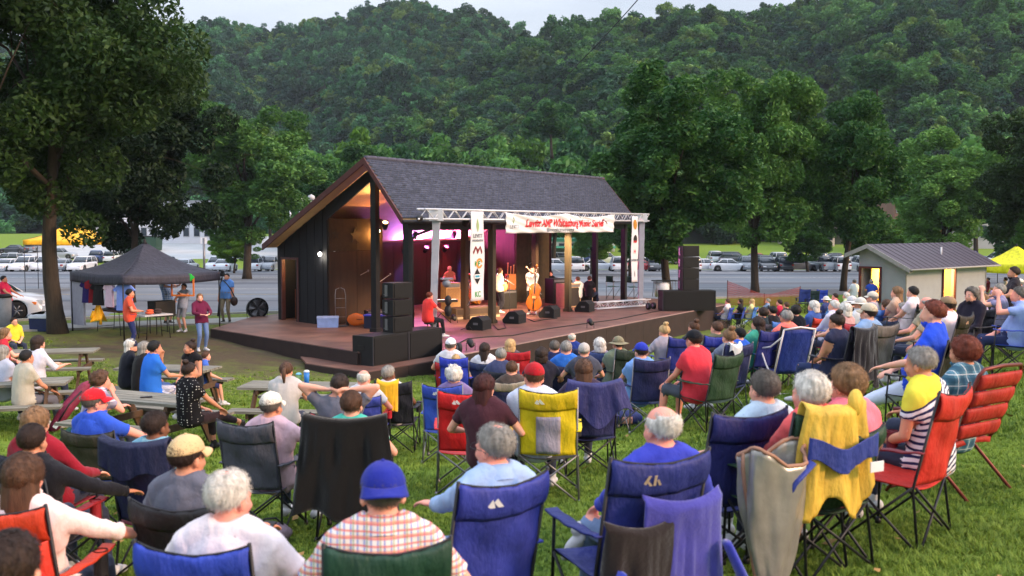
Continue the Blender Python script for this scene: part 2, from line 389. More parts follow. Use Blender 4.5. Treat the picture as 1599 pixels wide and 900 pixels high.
# ---------------- foliage
def leaf_material(name, c0, c1, c2=None):
    if name in MATS: return MATS[name]
    m = bpy.data.materials.new(name); m.use_nodes = True; nt = m.node_tree; MATS[name] = m
    nt.nodes.remove(nt.nodes['Principled BSDF']); out = nt.nodes['Material Output']
    g = N(nt, 'NewGeometry'); oi = N(nt, 'ObjectInfo'); tc = N(nt, 'TexCoord')
    n1 = N(nt, 'TexNoise', Scale=.55, Detail=3.0); nt.links.new(g.outputs['Position'], n1.inputs['Vector'])
    a = N(nt, 'Math', operation='MULTIPLY_ADD'); nt.links.new(g.outputs['Random Per Island'], a.inputs[0]); a.inputs[1].default_value = .45; 
    b_ = N(nt, 'Math', operation='MULTIPLY_ADD'); nt.links.new(n1.outputs['Fac'], b_.inputs[0]); b_.inputs[1].default_value = 1.1; b_.inputs[2].default_value = -.38
    nt.links.new(b_.outputs[0], a.inputs[2])
    o_ = N(nt, 'Math', operation='MULTIPLY_ADD'); nt.links.new(oi.outputs['Random'], o_.inputs[0]); o_.inputs[1].default_value = .75; o_.inputs[2].default_value = -.32
    s_ = N(nt, 'Math', operation='ADD', use_clamp=True); nt.links.new(a.outputs[0], s_.inputs[0]); nt.links.new(o_.outputs[0], s_.inputs[1])
    r = N(nt, 'ValToRGB'); r.color_ramp.elements[0].color = rgb(c0); r.color_ramp.elements[1].color = rgb(c1); r.color_ramp.elements[0].position = .1; r.color_ramp.elements[1].position = .95
    nt.links.new(s_.outputs[0], r.inputs[0])
    d = N(nt, 'BsdfPrincipled', Roughness=.65); d.inputs['Specular IOR Level'].default_value = .3; t = N(nt, 'BsdfTranslucent'); mx = N(nt, 'MixShader', Fac=.3)
    nt.links.new(r.outputs[0], d.inputs['Base Color']); nt.links.new(r.outputs[0], t.inputs['Color'])
    nt.links.new(d.outputs[0], mx.inputs[1]); nt.links.new(t.outputs[0], mx.inputs[2]); nt.links.new(mx.outputs[0], out.inputs['Surface'])
    return m
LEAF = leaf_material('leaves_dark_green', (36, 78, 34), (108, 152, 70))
LEAFN = leaf_material('leaves_darker_green', (20, 42, 20), (58, 84, 36))  # darker leaf greens for the left and right edge trees
LEAFF = leaf_material('leaves_forest', (30, 78, 42), (96, 146, 68))
LEAFFF = leaf_material('leaves_far_forest', (34, 88, 58), (90, 148, 88))
LEAFB = leaf_material('leaves_bright_green', (44, 86, 24), (98, 142, 44))
BARK = mat('bark', (52, 44, 36), .95, .3, 8, .9, 30, stretch=(3, 3, .5))
def leaf_quads(C, size, rng, up=.35):                            # C (n,3) centres -> rhombic leaves
    n = len(C); a = rng.normal(size=(n, 3)); a /= np.linalg.norm(a, axis=1, keepdims=True)
    nrm = rng.normal(size=(n, 3)); nrm[:, 2] = np.abs(nrm[:, 2])+up; nrm /= np.linalg.norm(nrm, axis=1, keepdims=True)
    a = np.cross(nrm, a); a /= np.linalg.norm(a, axis=1, keepdims=True)+1e-9; b = np.cross(nrm, a)
    s = (size*rng.uniform(.6, 1.3, n))[:, None]
    V = np.stack([C-a*s, C-b*s*.45+nrm*s*.08, C+a*s, C+b*s*.45+nrm*s*.08], 1).reshape(-1, 3)
    Q = np.arange(4*n).reshape(n, 4); return V, Q
def crown_points(rng, n, rx, ry, rz, cz, clumps, spread=.28, flatb=.9, top=1.0):
    # clump centres on and inside an uneven ellipsoid, leaves gathered round each
    cs = []
    for k in range(clumps):
        d = rng.normal(size=3); d /= np.linalg.norm(d); 
        if d[2] < -.2: d[2] *= flatb
        d[2] = max(d[2], -.92)
        r = rng.uniform(.35, 1.0)**.5
        r *= .8+.3*math.sin(3.1*d[0]+5*d[1]+rng.uniform(0, 1))
        cs.append((d[0]*rx*r, d[1]*ry*r, cz+d[2]*rz*r*top))
    cs = np.array(cs); w = rng.uniform(.5, 1.5, clumps)
    idx = rng.choice(clumps, n, p=w/w.sum())
    sz = (w**.5)[idx][:, None]
    d = rng.normal(size=(n, 3)); d /= np.linalg.norm(d, axis=1, keepdims=True); rr = rng.uniform(.25, 1, n)**.4
    off = d*rr[:, None]*np.array([rx, ry, rz*.7])*spread*sz
    return cs[idx]+off, cs
def make_tree(key, h, rx, rz, cz, tr, n, leaf, clumps, seed, spread=.26, limbs=9, lean=0, trunk_top=None):
    rng = np.random.default_rng(seed)
    C, cs = crown_points(rng, n, rx, rx*.95, rz, cz, clumps, spread)
    V, Q = leaf_quads(C, leaf, rng); crown = fastmesh('crown', V, Q)
    mb = MB(); tt = trunk_top or cz+rz*.35
    def wig(z): return (lean*z+.15*math.sin(z*.8+seed), .12*math.cos(z*.7+seed*2))
    pts = [(wig(z)[0]-wig(0)[0], wig(z)[1]-wig(0)[1], z) for z in np.linspace(-.3, tt, 12)]
    rad = [tr*(1.35 if i == 0 else 1)*(1-.85*(i/11)**1.1) for i in range(12)]
    mb.tube(pts, rad, 10)
    for k in range(limbs):
        c = cs[rng.integers(len(cs))]; i = rng.integers(4, 10); p = np.array(pts[i]); q = c
        m_ = (p+q)/2+np.array([0, 0, .12*h*rng.uniform(-.3, 1)]); m_ = p+(q-p)*.5+np.array([0, 0, abs(q[2]-p[2])*.15+.1])
        r0 = rad[i]*.55; mb.tube([p, p*.6+m_*.4, m_, m_*.5+q*.5, q], [r0, r0*.8, r0*.55, r0*.35, r0*.12], 6)
        for j in range(2):
            c2 = cs[rng.integers(len(cs))]
            if np.linalg.norm(c2-q) < rx*1.1: mb.tube([m_, (m_+c2)/2+np.array([0, 0, .1]), c2], [r0*.4, r0*.25, r0*.08], 5)
    return crown, mb.mesh('trunk')
def tree(key, label, loc, mesh2, leafm, rz=0, sc=1, group=None, name='tree'):
    t = thing(name, label, 'tree', loc, rz, group, sc)
    part('crown', mesh2[0], leafm, t); part('trunk', mesh2[1], BARK, t); return t
# the lot-side trees one can tell apart
TA = make_tree('a', 13.5, 5.2, 5.6, 8.4, .30, 105000, .118, 150, 3, .20, 16)        # big one at the left
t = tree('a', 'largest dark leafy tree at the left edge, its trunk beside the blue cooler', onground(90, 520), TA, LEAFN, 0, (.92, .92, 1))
mbd = np.random.default_rng(5)
TB = make_tree('b', 10.5, 4.4, 4.3, 6.2, .2, 70000, .13, 120, 11, .19, 16)
TC = make_tree('c', 12, 4.2, 5.0, 6.9, .24, 70000, .132, 120, 23, .19, 16)
TD = make_tree('d', 11, 3.8, 5.0, 6.4, .2, 64000, .13, 110, 37, .19, 16)
def gpt(u, Y): 
    d = ray(u, 400); x = d.x*Y; return (x, Y, gz(x, Y))
GRP = 'trees along the parking lot'
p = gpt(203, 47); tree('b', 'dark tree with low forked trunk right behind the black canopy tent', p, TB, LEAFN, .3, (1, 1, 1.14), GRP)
p = gpt(385, 84); tree('c', 'broad round tree standing among white cars left of the stage barn', p, TC, LEAF, 1.0, (1.55, 1.55, 1.3), GRP)
p = gpt(1046, 47); tree('d', 'tall pointed tree with slim trunk behind the right speaker stack', p, TD, LEAF, 2.2, (1.12, 1.12, 1.0), GRP)
p = gpt(1180, 58); tree('c2', 'dark dense tree whose stout trunk stands behind the orange fence', p, TC, LEAF, 4.0, (1.0, 1.0, 1.14), GRP)
p = gpt(1318, 60); tree('b2', 'round topped tree with forked trunk beside the small grey building', p, TB, LEAF, 5.0, (1.05, 1.05, 1.16), GRP)
p = gpt(1478, 88); tree('d2', 'taller mid green tree rising behind the small grey building roof', p, TD, LEAF, 3.2, (1.4, 1.4, 1.15), GRP)
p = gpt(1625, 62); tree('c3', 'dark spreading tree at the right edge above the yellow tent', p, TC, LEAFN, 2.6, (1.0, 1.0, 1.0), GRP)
p = gpt(1632, 75); tree('b3', 'bright yellow green tree crown cut by the right edge of the photo', p, TB, LEAFB, 1.6, (1.05, 1.05, 1.25), GRP)
p = gpt(545, 105); tree('d3', 'mid green tree with its crown just left of the barn ridge', p, TD, LEAF, .6, (1.5, 1.5, 1.2), GRP)
p = gpt(1262, 110); tree('sm', 'small bright tree between parked cars seen left of the grey building', p, TD, LEAFB, 2.9, (.85, .85, .55), 'small trees in the lot')
p = gpt(1405, 100); tree('sm', 'low bright green tree just behind the grey building ridge', p, TB, LEAFB, .9, (.95, .95, .55), 'small trees in the lot')
p = gpt(365, 104); tree('sm', 'pale bushy sapling below the round tree left of the barn', p, TB, LEAFB, .2, (.6, .6, .48), 'small trees in the lot')
p = gpt(925, 100); tree('sm', 'leafy tree seen through the open right bay of the stage', p, TD, LEAF, 1.2, (1.1, 1.1, .8), 'small trees in the lot')
p = gpt(985, 92); tree('sm', 'dark tree behind the right leg of the white truss', p, TC, LEAF, 5.2, (.8, .8, .72), 'small trees in the lot')
# trees of the valley floor, beyond the cars, each one countable
TE = make_tree('e', 10, 4.2, 4.2, 5.6, .25, 6500, .42, 34, 51, .3, 6)
TF = make_tree('f', 10, 3.6, 4.6, 5.8, .22, 6500, .4, 28, 67, .3, 6)
rr = random.Random(4)
desc = {530: 'olive tree top left of the barn ridge', 575: 'rounded tree top left of the barn ridge peak'}
vt = [(500,205,150,'e','dark round valley tree behind the left lot trees'),(560,190,165,'f','pointed pale green valley tree above the left end of the ridge'),(598,215,140,'e','olive valley tree standing over the barn ridge peak'),
 (640,205,175,'e','broad grey green valley tree second right of the ridge peak'),(690,200,165,'f','bright rounded valley tree above the middle of the barn roof'),(733,215,150,'e','low olive valley tree above the middle of the barn roof'),
 (775,205,170,'f','narrow valley tree left of the white patch above the roof'),(815,195,185,'e','wide dull green valley tree above the right half of the roof'),(862,150,200,'e','tallest light green round tree at the hill foot above the roof'),
 (905,190,170,'f','dark slim valley tree above the right end of the ridge'),(940,215,150,'e','valley tree touching the right lot tree above the roof end'),(985,230,140,'f','valley tree half hidden by the tall pointed lot tree'),
 (460,215,180,'f','dark valley tree just above the round lot tree at left'),(420,190,190,'e','grey green valley tree top above the round lot tree at left'),(1370,80,215,'e','pale green tree crown high on the near hillside at right'),
 (1425,215,150,'f','slim valley tree between the round tree and the right edge trees'),(1530,190,140,'e','valley tree behind the yellow green tree at right'),(1580,235,120,'f','valley tree low at the right edge behind the yellow tent'),
 (1210,120,190,'f','valley tree behind the dark dense right lot tree'),(1090,110,190,'e','valley tree behind the top of the tall pointed lot tree'),(655,245,135,'f','small pale valley tree hugging the barn roof left part'),(865,235,130,'e','small bright valley tree hugging the roof right part'),(795,240,128,'f','small dark valley tree peeping over the roof middle')]
for i, (u, v, Y, k, lb) in enumerate(vt):
    if k == 'e': T_, H_ = TE, 9.8
    else: T_, H_ = TF, 10.4
    top = at(u, v, Y); zb = gz(top.x, Y)
    if v < 130 or (v == 150): zb = top.z-12
    sc = (top.z-zb)/H_; sx = min(sc, 1.35)*rr.uniform(.95, 1.15)
    tree('v', lb, (top.x, Y, zb), T_, [LEAFF, LEAFB, LEAF][i % 3 if i % 2 else 0], rr.uniform(0, 6), (sx, sx, sc), 'trees on the valley floor')
# hillside woods that read as one mass: crowns instanced over the slopes
def crown_proto(seed, leafm, n=1300):
    rng = np.random.default_rng(seed)
    C, cs = crown_points(rng, n, 3.9, 3.9, 3.6, 5.0, 16, .38)
    V, Q = leaf_quads(C, .58, rng, .8)
    me = fastmesh('forest_crown', V, Q)
    me.materials.append(leafm); return bpy.data.objects.new('forest_crown', me)
def scatter(name, P, SC, ROT, protos, label, cat='woods', kind='stuff'):
    me = bpy.data.meshes.new(name); me.vertices.add(len(P)); me.vertices.foreach_set('co', np.asarray(P, np.float32).ravel())
    for nm, ty, arr in (('sc', 'FLOAT_VECTOR', SC), ('rot', 'FLOAT_VECTOR', ROT)):
        a = me.attributes.new(nm, ty, 'POINT'); a.data.foreach_set('vector', np.asarray(arr, np.float32).ravel())
    a = me.attributes.new('pick', 'INT', 'POINT'); a.data.foreach_set('value', RNG.integers(0, len(protos), len(P)).astype(np.int32))
    o = bpy.data.objects.new(name, me); COL.objects.link(o); o['kind'] = kind
    if label: o['label'] = label; o['category'] = cat
    ng = bpy.data.node_groups.new(name, 'GeometryNodeTree'); ng.interface.new_socket('Geometry', in_out='INPUT', socket_type='NodeSocketGeometry'); ng.interface.new_socket('Geometry', in_out='OUTPUT', socket_type='NodeSocketGeometry')
    gi = ng.nodes.new('NodeGroupInput'); go = ng.nodes.new('NodeGroupOutput'); jn = ng.nodes.new('GeometryNodeJoinGeometry')
    def attr(nm, t):
        n = ng.nodes.new('GeometryNodeInputNamedAttribute'); n.data_type = t; n.inputs[0].default_value = nm; return n
    asc, aro, api = attr('sc', 'FLOAT_VECTOR'), attr('rot', 'FLOAT_VECTOR'), attr('pick', 'INT')
    e2r = ng.nodes.new('FunctionNodeEulerToRotation'); ng.links.new(aro.outputs['Attribute'], e2r.inputs[0])
    for k, pr in enumerate(protos):
        oi = ng.nodes.new('GeometryNodeObjectInfo'); oi.inputs['Object'].default_value = pr
        cmp_ = ng.nodes.new('FunctionNodeCompare'); cmp_.data_type = 'INT'; cmp_.operation = 'EQUAL'; ng.links.new(api.outputs['Attribute'], cmp_.inputs[2]); cmp_.inputs[3].default_value = k
        ip = ng.nodes.new('GeometryNodeInstanceOnPoints'); ng.links.new(gi.outputs[0], ip.inputs['Points']); ng.links.new(cmp_.outputs[0], ip.inputs['Selection'])
        ng.links.new(oi.outputs['Geometry'], ip.inputs['Instance']); ng.links.new(e2r.outputs[0], ip.inputs['Rotation']); ng.links.new(asc.outputs['Attribute'], ip.inputs['Scale'])
        ng.links.new(ip.outputs[0], jn.inputs[0])
    ng.links.new(jn.outputs[0], go.inputs[0])
    md = o.modifiers.new('scatter', 'NODES'); md.node_group = ng
    return o
LM1 = leaf_material('leaves_blue_green', (22, 60, 44), (60, 104, 72)); LM2 = leaf_material('leaves_olive', (52, 84, 36), (116, 148, 70)); LM3 = leaf_material('leaves_deep_green', (18, 50, 32), (54, 92, 50))
def forest(kind, n, u0, u1, y0, y1, leafm, label, seed, smin, smax):
    rng = np.random.default_rng(seed)
    Yd = y0+(y1-y0)*rng.uniform(0, 1, n)**.85; U = rng.uniform(u0, u1, n); X = (U-800)/F*Yd
    Z = hill_z(kind, U, Yd)-1.0
    keep = Z > -3.5; X, Yd, Z = X[keep], Yd[keep], Z[keep]; m = len(X)
    s = rng.uniform(smin, smax, m)*(1+.35*(rng.uniform(0, 1, m) > .93)); SC = np.stack([s, s, s*rng.uniform(.85, 1.35, m)], 1)
    ROT = np.stack([rng.uniform(-.1, .1, m), rng.uniform(-.1, .1, m), rng.uniform(0, 6.28, m)], 1)
    scatter('forest', np.stack([X, Yd, Z], 1), SC, ROT, [crown_proto(seed+k, [leafm, LM1, leafm, LM2, LM3][k]) for k in range(5)], label)
forest('far', 7000, -250, 1100, 262, 590, LEAFFF, 'dense blue green woods covering the far hill at left', 101, .62, 1.0)
forest('near', 5200, 520, 1900, 192, 425, LEAFF, 'dense green woods covering the nearer hill at right', 202, .6, 1.05)
# ================================================================ THE STAGE BARN
BC = np.array((-3.1, 29.6)); BD = np.array((.527, .85)); BK = np.array((-.695, .719))
def K(a, k, z=0.0):
    p = BC+BD*a+BK*k; return (p[0], p[1], z)
BANG = math.atan2(.85, .527)                                    # heading of the stage front
black_wood = mat('black_stained_wood', (17, 18, 24), .75, .3, 3, .5, 20, stretch=(4, 4, .5))
brown_wall = mat('brown_plywood', (52, 36, 26), .8, .25, 2, .3, 20, stretch=(3, 3, .4))
rake_m = mat('oxblood_trim_paint', (84, 46, 44), .6, .15)
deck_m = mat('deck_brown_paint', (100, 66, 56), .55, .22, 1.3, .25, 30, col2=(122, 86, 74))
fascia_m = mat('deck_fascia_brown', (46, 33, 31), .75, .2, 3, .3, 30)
shingle_m = mat('slate_grey_shingle', (54, 58, 74), .85, .22, 9, .5, 120)
soffit_m = mat('cream_soffit_board', (186, 156, 112), .75, .08, 3, .15, 30)
blackpaint = mat('black_paint', (14, 14, 17), .55, .3, 8, .2, 60)
def quadwall(mb, a0, k0, a1, k1, z0, z1, th=.08, z1b=None):       # upright board wall between two plan points
    p, q = np.array(K(a0, k0)[:2]), np.array(K(a1, k1)[:2]); d = (q-p)/np.linalg.norm(q-p); n = np.array((-d[1], d[0]))*th/2
    z1b = z1 if z1b is None else z1b
    vs = []
    for (pt, zt) in ((p, z1), (q, z1b)):
        for s in (-1, 1): vs += [(pt[0]+n[0]*s, pt[1]+n[1]*s, z0), (pt[0]+n[0]*s, pt[1]+n[1]*s, zt)]
    sm = mb.smooth; mb.smooth = False
    mb.add(vs, [(0, 4, 5, 1), (2, 3, 7, 6), (1, 5, 7, 3), (0, 2, 6, 4), (0, 1, 3, 2), (4, 6, 7, 5)]); mb.smooth = sm
A_END = 14.9
def roofz(k):                                                    # underside height of the roof
    return 3.42+(5.2-3.42)*(k+.3)/1.8 if k < 1.5 else 5.2-(k-1.5)*(5.2-2.52)/5.97
# --- deck
deck = thing('stage_deck', 'brown painted wooden stage deck with dark fascia, wide and low in front of the barn', 'stage', (0, 0, 0))
mainp = [(-9.6, 31.7), (-4.0, 25.85), (-1.99, 28.25), (-1.73, 24.6), (0, 27.3), (4.5, 34.35), (9.15, 41.7), (4.6, 46.8), (-4.5, 44), (-9.4, 36)]
mb = MB(); mb.prism(mainp, -.05, 0); part('platform', mb, deck_m, deck)
def fascia(mb, pts, top, bot, th=.04):
    for i in range(len(pts)-1):
        (x0, y0), (x1, y1) = pts[i], pts[i+1]; L = math.hypot(x1-x0, y1-y0); n = max(1, int(L/1.2))
        for j in range(n):
            a = (x0+(x1-x0)*j/n, y0+(y1-y0)*j/n); b = (x0+(x1-x0)*(j+1)/n, y0+(y1-y0)*(j+1)/n)
            yield a, b
def side_panels(pts, top, parent, m, name='fascia_board', off=.012):
    for (x0, y0), (x1, y1) in fascia(None, pts, 0, 0):
        dx, dy = x1-x0, y1-y0; L = math.hypot(dx, dy); nx, ny = dy/L, -dx/L
        mb = MB(); mb.smooth = False
        g0 = min(gz(x0, y0), gz(x1, y1))-.15
        e = .004
        P = []
        for (x, y) in ((x0+dx/L*e, y0+dy/L*e), (x1-dx/L*e, y1-dy/L*e)):
            for s in (.0, .045):
                P += [(x+nx*(s+off), y+ny*(s+off), g0), (x+nx*(s+off), y+ny*(s+off), top)]
        mb.add(P, [(0, 1, 5, 4), (2, 6, 7, 3), (1, 3, 7, 5), (0, 4, 6, 2), (0, 2, 3, 1), (4, 5, 7, 6)])
        part(name, mb, m, parent)
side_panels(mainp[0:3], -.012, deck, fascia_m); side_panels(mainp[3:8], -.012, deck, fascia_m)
ap = thing('lower_platform', 'low brown wooden platform stepping down at the left front of the stage', 'platform', (0, 0, 0))
app = [(-5.45, 26.2), (-3.64, 24.6), (-1.86, 27.1), (-1.97, 28.2), (-4.1, 26.5), (-5.9, 27.6)]
mb = MB(); mb.prism(app, -.4, -.35); part('platform', mb, deck_m, ap)
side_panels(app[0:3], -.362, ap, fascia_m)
# deck edging strip
mb = MB()
for (x0, y0), (x1, y1) in zip(mainp[3:6], mainp[4:7]):
    mb.tube([(x0, y0, -.01), (x1, y1, -.01)], .03, 6)
part('edge_trim', mb, mat('deck_edge_trim', (140, 112, 104), .6), deck)
# --- barn
barn = thing('stage_barn', 'black open fronted timber stage barn with long slate grey shingle roof and lit inside', 'barn', (0, 0, 0))
def post(a, k, z1, m=blackpaint, w=.2):
    mb = MB(); x, y, _ = K(a, k); mb.box((x, y, z1/2), (w, w, z1), Matrix.Rotation(BANG, 3, 'Z')); mb.box((x, y, .06), (w+.07, w+.07, .12), Matrix.Rotation(BANG, 3, 'Z'))
    part('post', mb, m, barn)
oliv = mat('olive_brown_timber', (58, 50, 36), .7, .2, 4, .4, 30, stretch=(3, 3, .4))
for i, a in enumerate((0, 4.6, 9.95, 14.9)): post(a, 0, 3.4, oliv if i in (1, 2) else blackpaint)
for a in (0, 4.87, 9.73, A_END): post(a, 1.62, roofz(1.62)-.02, blackpaint if a < 1 else brown_wall if a < 12 else blackpaint)
# black board siding of the left gable, one board each
def siding(a, k0, k1, topf, z0, parent, m, w=.24, skip=None, out=-1, name='siding_board', flip=1):
    n = int(round((k1-k0)/w))
    for i in range(n):
        ka, kb = k0+(k1-k0)*i/n+.006, k0+(k1-k0)*(i+1)/n-.006
        segs = [(z0, None)]
        if skip:
            s0, s1, szt = skip
            if ka > s0-.12 and kb < s1+.12: segs = [(szt, None)]
        for zb, _ in segs:
            mb = MB(); prj = .02+.012*(i % 2)
            p = [np.array(K(a, kk)[:2])-BD*prj for kk in (ka, kb)]; q = [np.array(K(a, kk)[:2])+BD*.02 for kk in (ka, kb)]
            P = [(*p[0], zb), (*p[0], topf(ka)), (*q[0], zb), (*q[0], topf(ka)), (*p[1], zb), (*p[1], topf(kb)), (*q[1], zb), (*q[1], topf(kb))]
            mb.smooth = False; mb.add(P, [(0, 4, 5, 1), (2, 3, 7, 6), (1, 5, 7, 3), (0, 2, 6, 4), (0, 1, 3, 2), (4, 6, 7, 5)])
            part(name, mb, m, parent)
siding(0, 4.25, 7.35, lambda k: roofz(k)-.03, 0, barn, black_wood, skip=(6.06, 7.01, 2.12))
# right gable room
siding(A_END, 4.25, 7.35, lambda k: roofz(k)-.03, 0, barn, black_wood)
# gable fill: rake boards band
for a in (-.02, A_END+.02):
    mb = MB(); pts = [(-.2, roofz(-.2)-.03), (1.5, roofz(1.5)-.03), (4.25, roofz(4.25)-.03), (4.25, roofz(4.25)-.5), (1.5, roofz(1.5)-.42), (0.1, roofz(0.1)-.42)]
    vs = [K(a-.03, k, z) for k, z in pts]+[K(a+.03, k, z) for k, z in pts]; n = 6; mb.smooth = False
    mb.add(vs, [tuple(range(n))[::-1], tuple(range(n, 2*n))]+[(i, (i+1) % n, n+(i+1) % n, n+i) for i in range(n)])
    part('gable_truss', mb, black_wood, barn)
# inner walls: left room front (with upper panel), right room front, recess back wall
def panel(a0, k0, a1, k1, z0, z1, m, name='wall_panel', th=.06, z1b=None):
    mb = MB(); quadwall(mb, a0, k0, a1, k1, z0, z1, th, z1b); return part(name, mb, m, barn)
for i in range(2): 
    panel(.04+i*1.39, 4.25, .04+(i+1)*1.39-.012, 4.25, 0, 2.43, brown_wall); panel(.04+i*1.39, 4.25, .04+(i+1)*1.39-.012, 4.25, 2.442, 3.52, mat('dark_olive_panel', (50, 40, 28), .8, .2))
panel(2.82, 4.28, 2.82, 7.1, 0, 3.5, mat('rust_brown_panel', (70, 42, 26), .8, .2)); panel(0.05, 7.3, 2.8, 7.3, 0, 2.55, black_wood)
mb = MB(); P = [K(.05, 4.3, 3.45), K(2.8, 4.3, 3.45), K(2.8, 7.0, 2.7), K(.05, 7.0, 2.7)]; mb.add(P, [(0, 1, 2, 3)]); part('room_ceiling', mb, brown_wall, barn)
for i in range(8): panel(2.85+i*1.12, 7.15, 2.85+(i+1)*1.12-.014, 7.15, 0, 2.62, mat('dark_red_brown_panel', (52, 30, 24), .75, .2, 2, .3, 20, stretch=(3, 3, .4)))
for i in range(3): panel(11.8+i*.95, 4.25, 11.8+(i+1)*.95-.012, 4.25, 0, roofz(4.25)-.05, mat('khaki_brown_panel', (66, 54, 36), .8, .2))
panel(11.8, 4.3, 11.8, 7.1, 0, 3.9, brown_wall, z1b=2.6); panel(11.8, 7.2, A_END, 7.2, 0, 2.55, black_wood)
# star cut-outs on the olive panel
def star(c, r, n=5):
    mb = MB(); pts = []
    for i in range(2*n):
        q = PI/2+PI*i/n; rr_ = r if i % 2 == 0 else r*.42
        pts.append((rr_*math.cos(q), rr_*math.sin(q)))
    vs = []
    for d in (-.05, -.035):
        for (x, z) in pts: p = np.array(K(c[0], c[1])[:2])+BD*x+BK*d; vs.append((p[0], p[1], c[2]+z))
    k = 2*n; mb.smooth = False; mb.add(vs, [tuple(range(k)), tuple(range(k, 2*k))[::-1]]+[(i, i+k, (i+1) % k+k, (i+1) % k) for i in range(k)]); return mb
part('star_ornament', star((1.35, 4.25, 2.95), .3), blackpaint, barn); part('star_ornament', star((.4, 4.25, 3.0), .2), blackpaint, barn)
# back door opening: lit room behind, door leaf and cabinet
mb = MB(); 
for (ka, kb, z0, z1) in ((5.98, 6.06, 0, 2.12), (7.01, 7.09, 0, 2.12), (5.98, 7.09, 2.12, 2.2)):
    p0 = np.array(K(0, ka)[:2])-BD*.05; 
    P = [(*(np.array(K(0, kk)[:2])+BD*o), z) for z in (z0, z1) for o in (-.06, .1) for kk in (ka, kb)]
    mb.smooth = False; mb.add(P, [(0, 1, 5, 4), (2, 6, 7, 3), (4, 5, 7, 6), (0, 2, 3, 1), (0, 4, 6, 2), (1, 3, 7, 5)])
fr = part('door_frame', mb, rake_m, barn)
panel(.1, 6.14, .95, 6.14, 1.1, 2.05, mat('pale_yellow_board', (222, 196, 130), .8), 'notice_board')
panel(.9, 6.1, .9, 7.2, 0, 2.4, mat('warm_plank_wall', (120, 70, 36), .7, .3, 3, .3, 20, stretch=(3, 3, .4)), 'inner_wall')
panel(.55, 6.2, .55, 6.95, 0, 1.05, mat('reddish_cabinet', (112, 56, 28), .6, .3), 'cabinet')
# roof
def slab(k0, z0, k1, z1, a0=-.55, a1=A_END+.55, th=.1):
    mb = MB(); mb.smooth = False
    P = [K(a, k, z+t) for a in (a0, a1) for t in (0, th) for k, z in ((k0, z0), (k1, z1))]
    mb.add(P, [(0, 1, 5, 4), (2, 6, 7, 3), (0, 2, 3, 1), (4, 5, 7, 6), (0, 4, 6, 2), (1, 3, 7, 5)]); return mb
roof = part('roof', slab(-.3, 3.42, 1.5, 5.2), soffit_m, barn)
part('roof', slab(1.5, 5.2, 7.47, 2.52), soffit_m, barn)
# shingle courses: tabs laid one by one, joined
def shingles(k0, z0, k1, z1, rows, cols, seed):
    r = random.Random(seed); mb = MB(); mb.smooth = False; a0, a1 = -.6, A_END+.6
    for i in range(rows):
        for j in range(cols):
            f = (j+(.5 if i % 2 else 0))/cols; g = min(1, f+1/cols*.97); 
            if f > 1: continue
            aa, ab = a0+(a1-a0)*f, a0+(a1-a0)*g
            t0, t1 = i/rows, (i+1.04)/rows; kA, zA = k0+(k1-k0)*t0, z0+(z1-z0)*t0; kB, zB = k0+(k1-k0)*t1, z0+(z1-z0)*t1
            up = .125+.012*r.random(); P = [K(aa, kA, zA+up+.018), K(ab, kA, zA+up+.018), K(ab, kB, zB+up), K(aa, kB, zB+up), K(aa, kA, zA+up-.02), K(ab, kA, zA+up-.02)]
            mb.m = r.choice((0, 0, 0, 1, 2)); mb.add(P, [(0, 1, 2, 3), (4, 5, 1, 0)])
    me = mb.mesh('shingles', [shingle_m, mat('shingle_light', (64, 68, 84), .85, .2, 9, .5, 120), mat('shingle_dark', (46, 50, 64), .85, .2, 9, .5, 120)]); return me
part('shingles', shingles(-.33, 3.40, 1.5, 5.21, 28, 84, 1), None, barn, kind='stuff')
part('shingles', shingles(7.5, 2.5, 1.5, 5.2, 24, 24, 2), None, barn, kind='stuff')
mb = MB(); 
for j in range(34):
    a = -.55+j*(A_END+1.1)/34; b = a+(A_END+1.1)/34*1.05; mb.tube([K(a, 1.5, 5.335), K(b, 1.5, 5.345)], .075, 6)
part('ridge_cap', mb, mat('ridge_cap_grey', (74, 74, 90), .85, .2), barn)
# rake trim and gutter
for a in (-.6, A_END+.6):
    for (k0, z0, k1, z1) in ((-.35, 3.33, 1.5, 5.14), (1.5, 5.14, 7.52, 2.44)):
        mb = MB(); mb.smooth = False
        P = [K(a+o, k, z+t) for o in (-.03, .03) for t in (0, .2) for k, z in ((k0, z0), (k1, z1))]
        mb.add(P, [(0, 1, 3, 2), (4, 6, 7, 5), (0, 2, 6, 4), (1, 5, 7, 3), (2, 3, 7, 6), (0, 4, 5, 1)]); part('rake_board', mb, rake_m, barn)
mb = MB(); mb.tube([K(-.6, -.4, 3.4), K(A_END+.6, -.4, 3.4)], .06, 8); gut = part('gutter', mb, mat('dark_gutter', (40, 36, 40), .5), barn)
mb = MB(); mb.tube([K(.9, -.4, 3.36), K(.9, -.36, 3.2), K(.35, -.1, 3.02), K(.14, -.08, 2.9), K(.14, -.08, .05)], .045, 8); part('downspout', mb, blackpaint, gut)
# tie beam under the front eave
mb = MB(); quadwall(mb, -.05, 0, A_END+.05, 0, 3.4-.25, 3.4, .12); part('eave_beam', mb, blackpaint, barn)
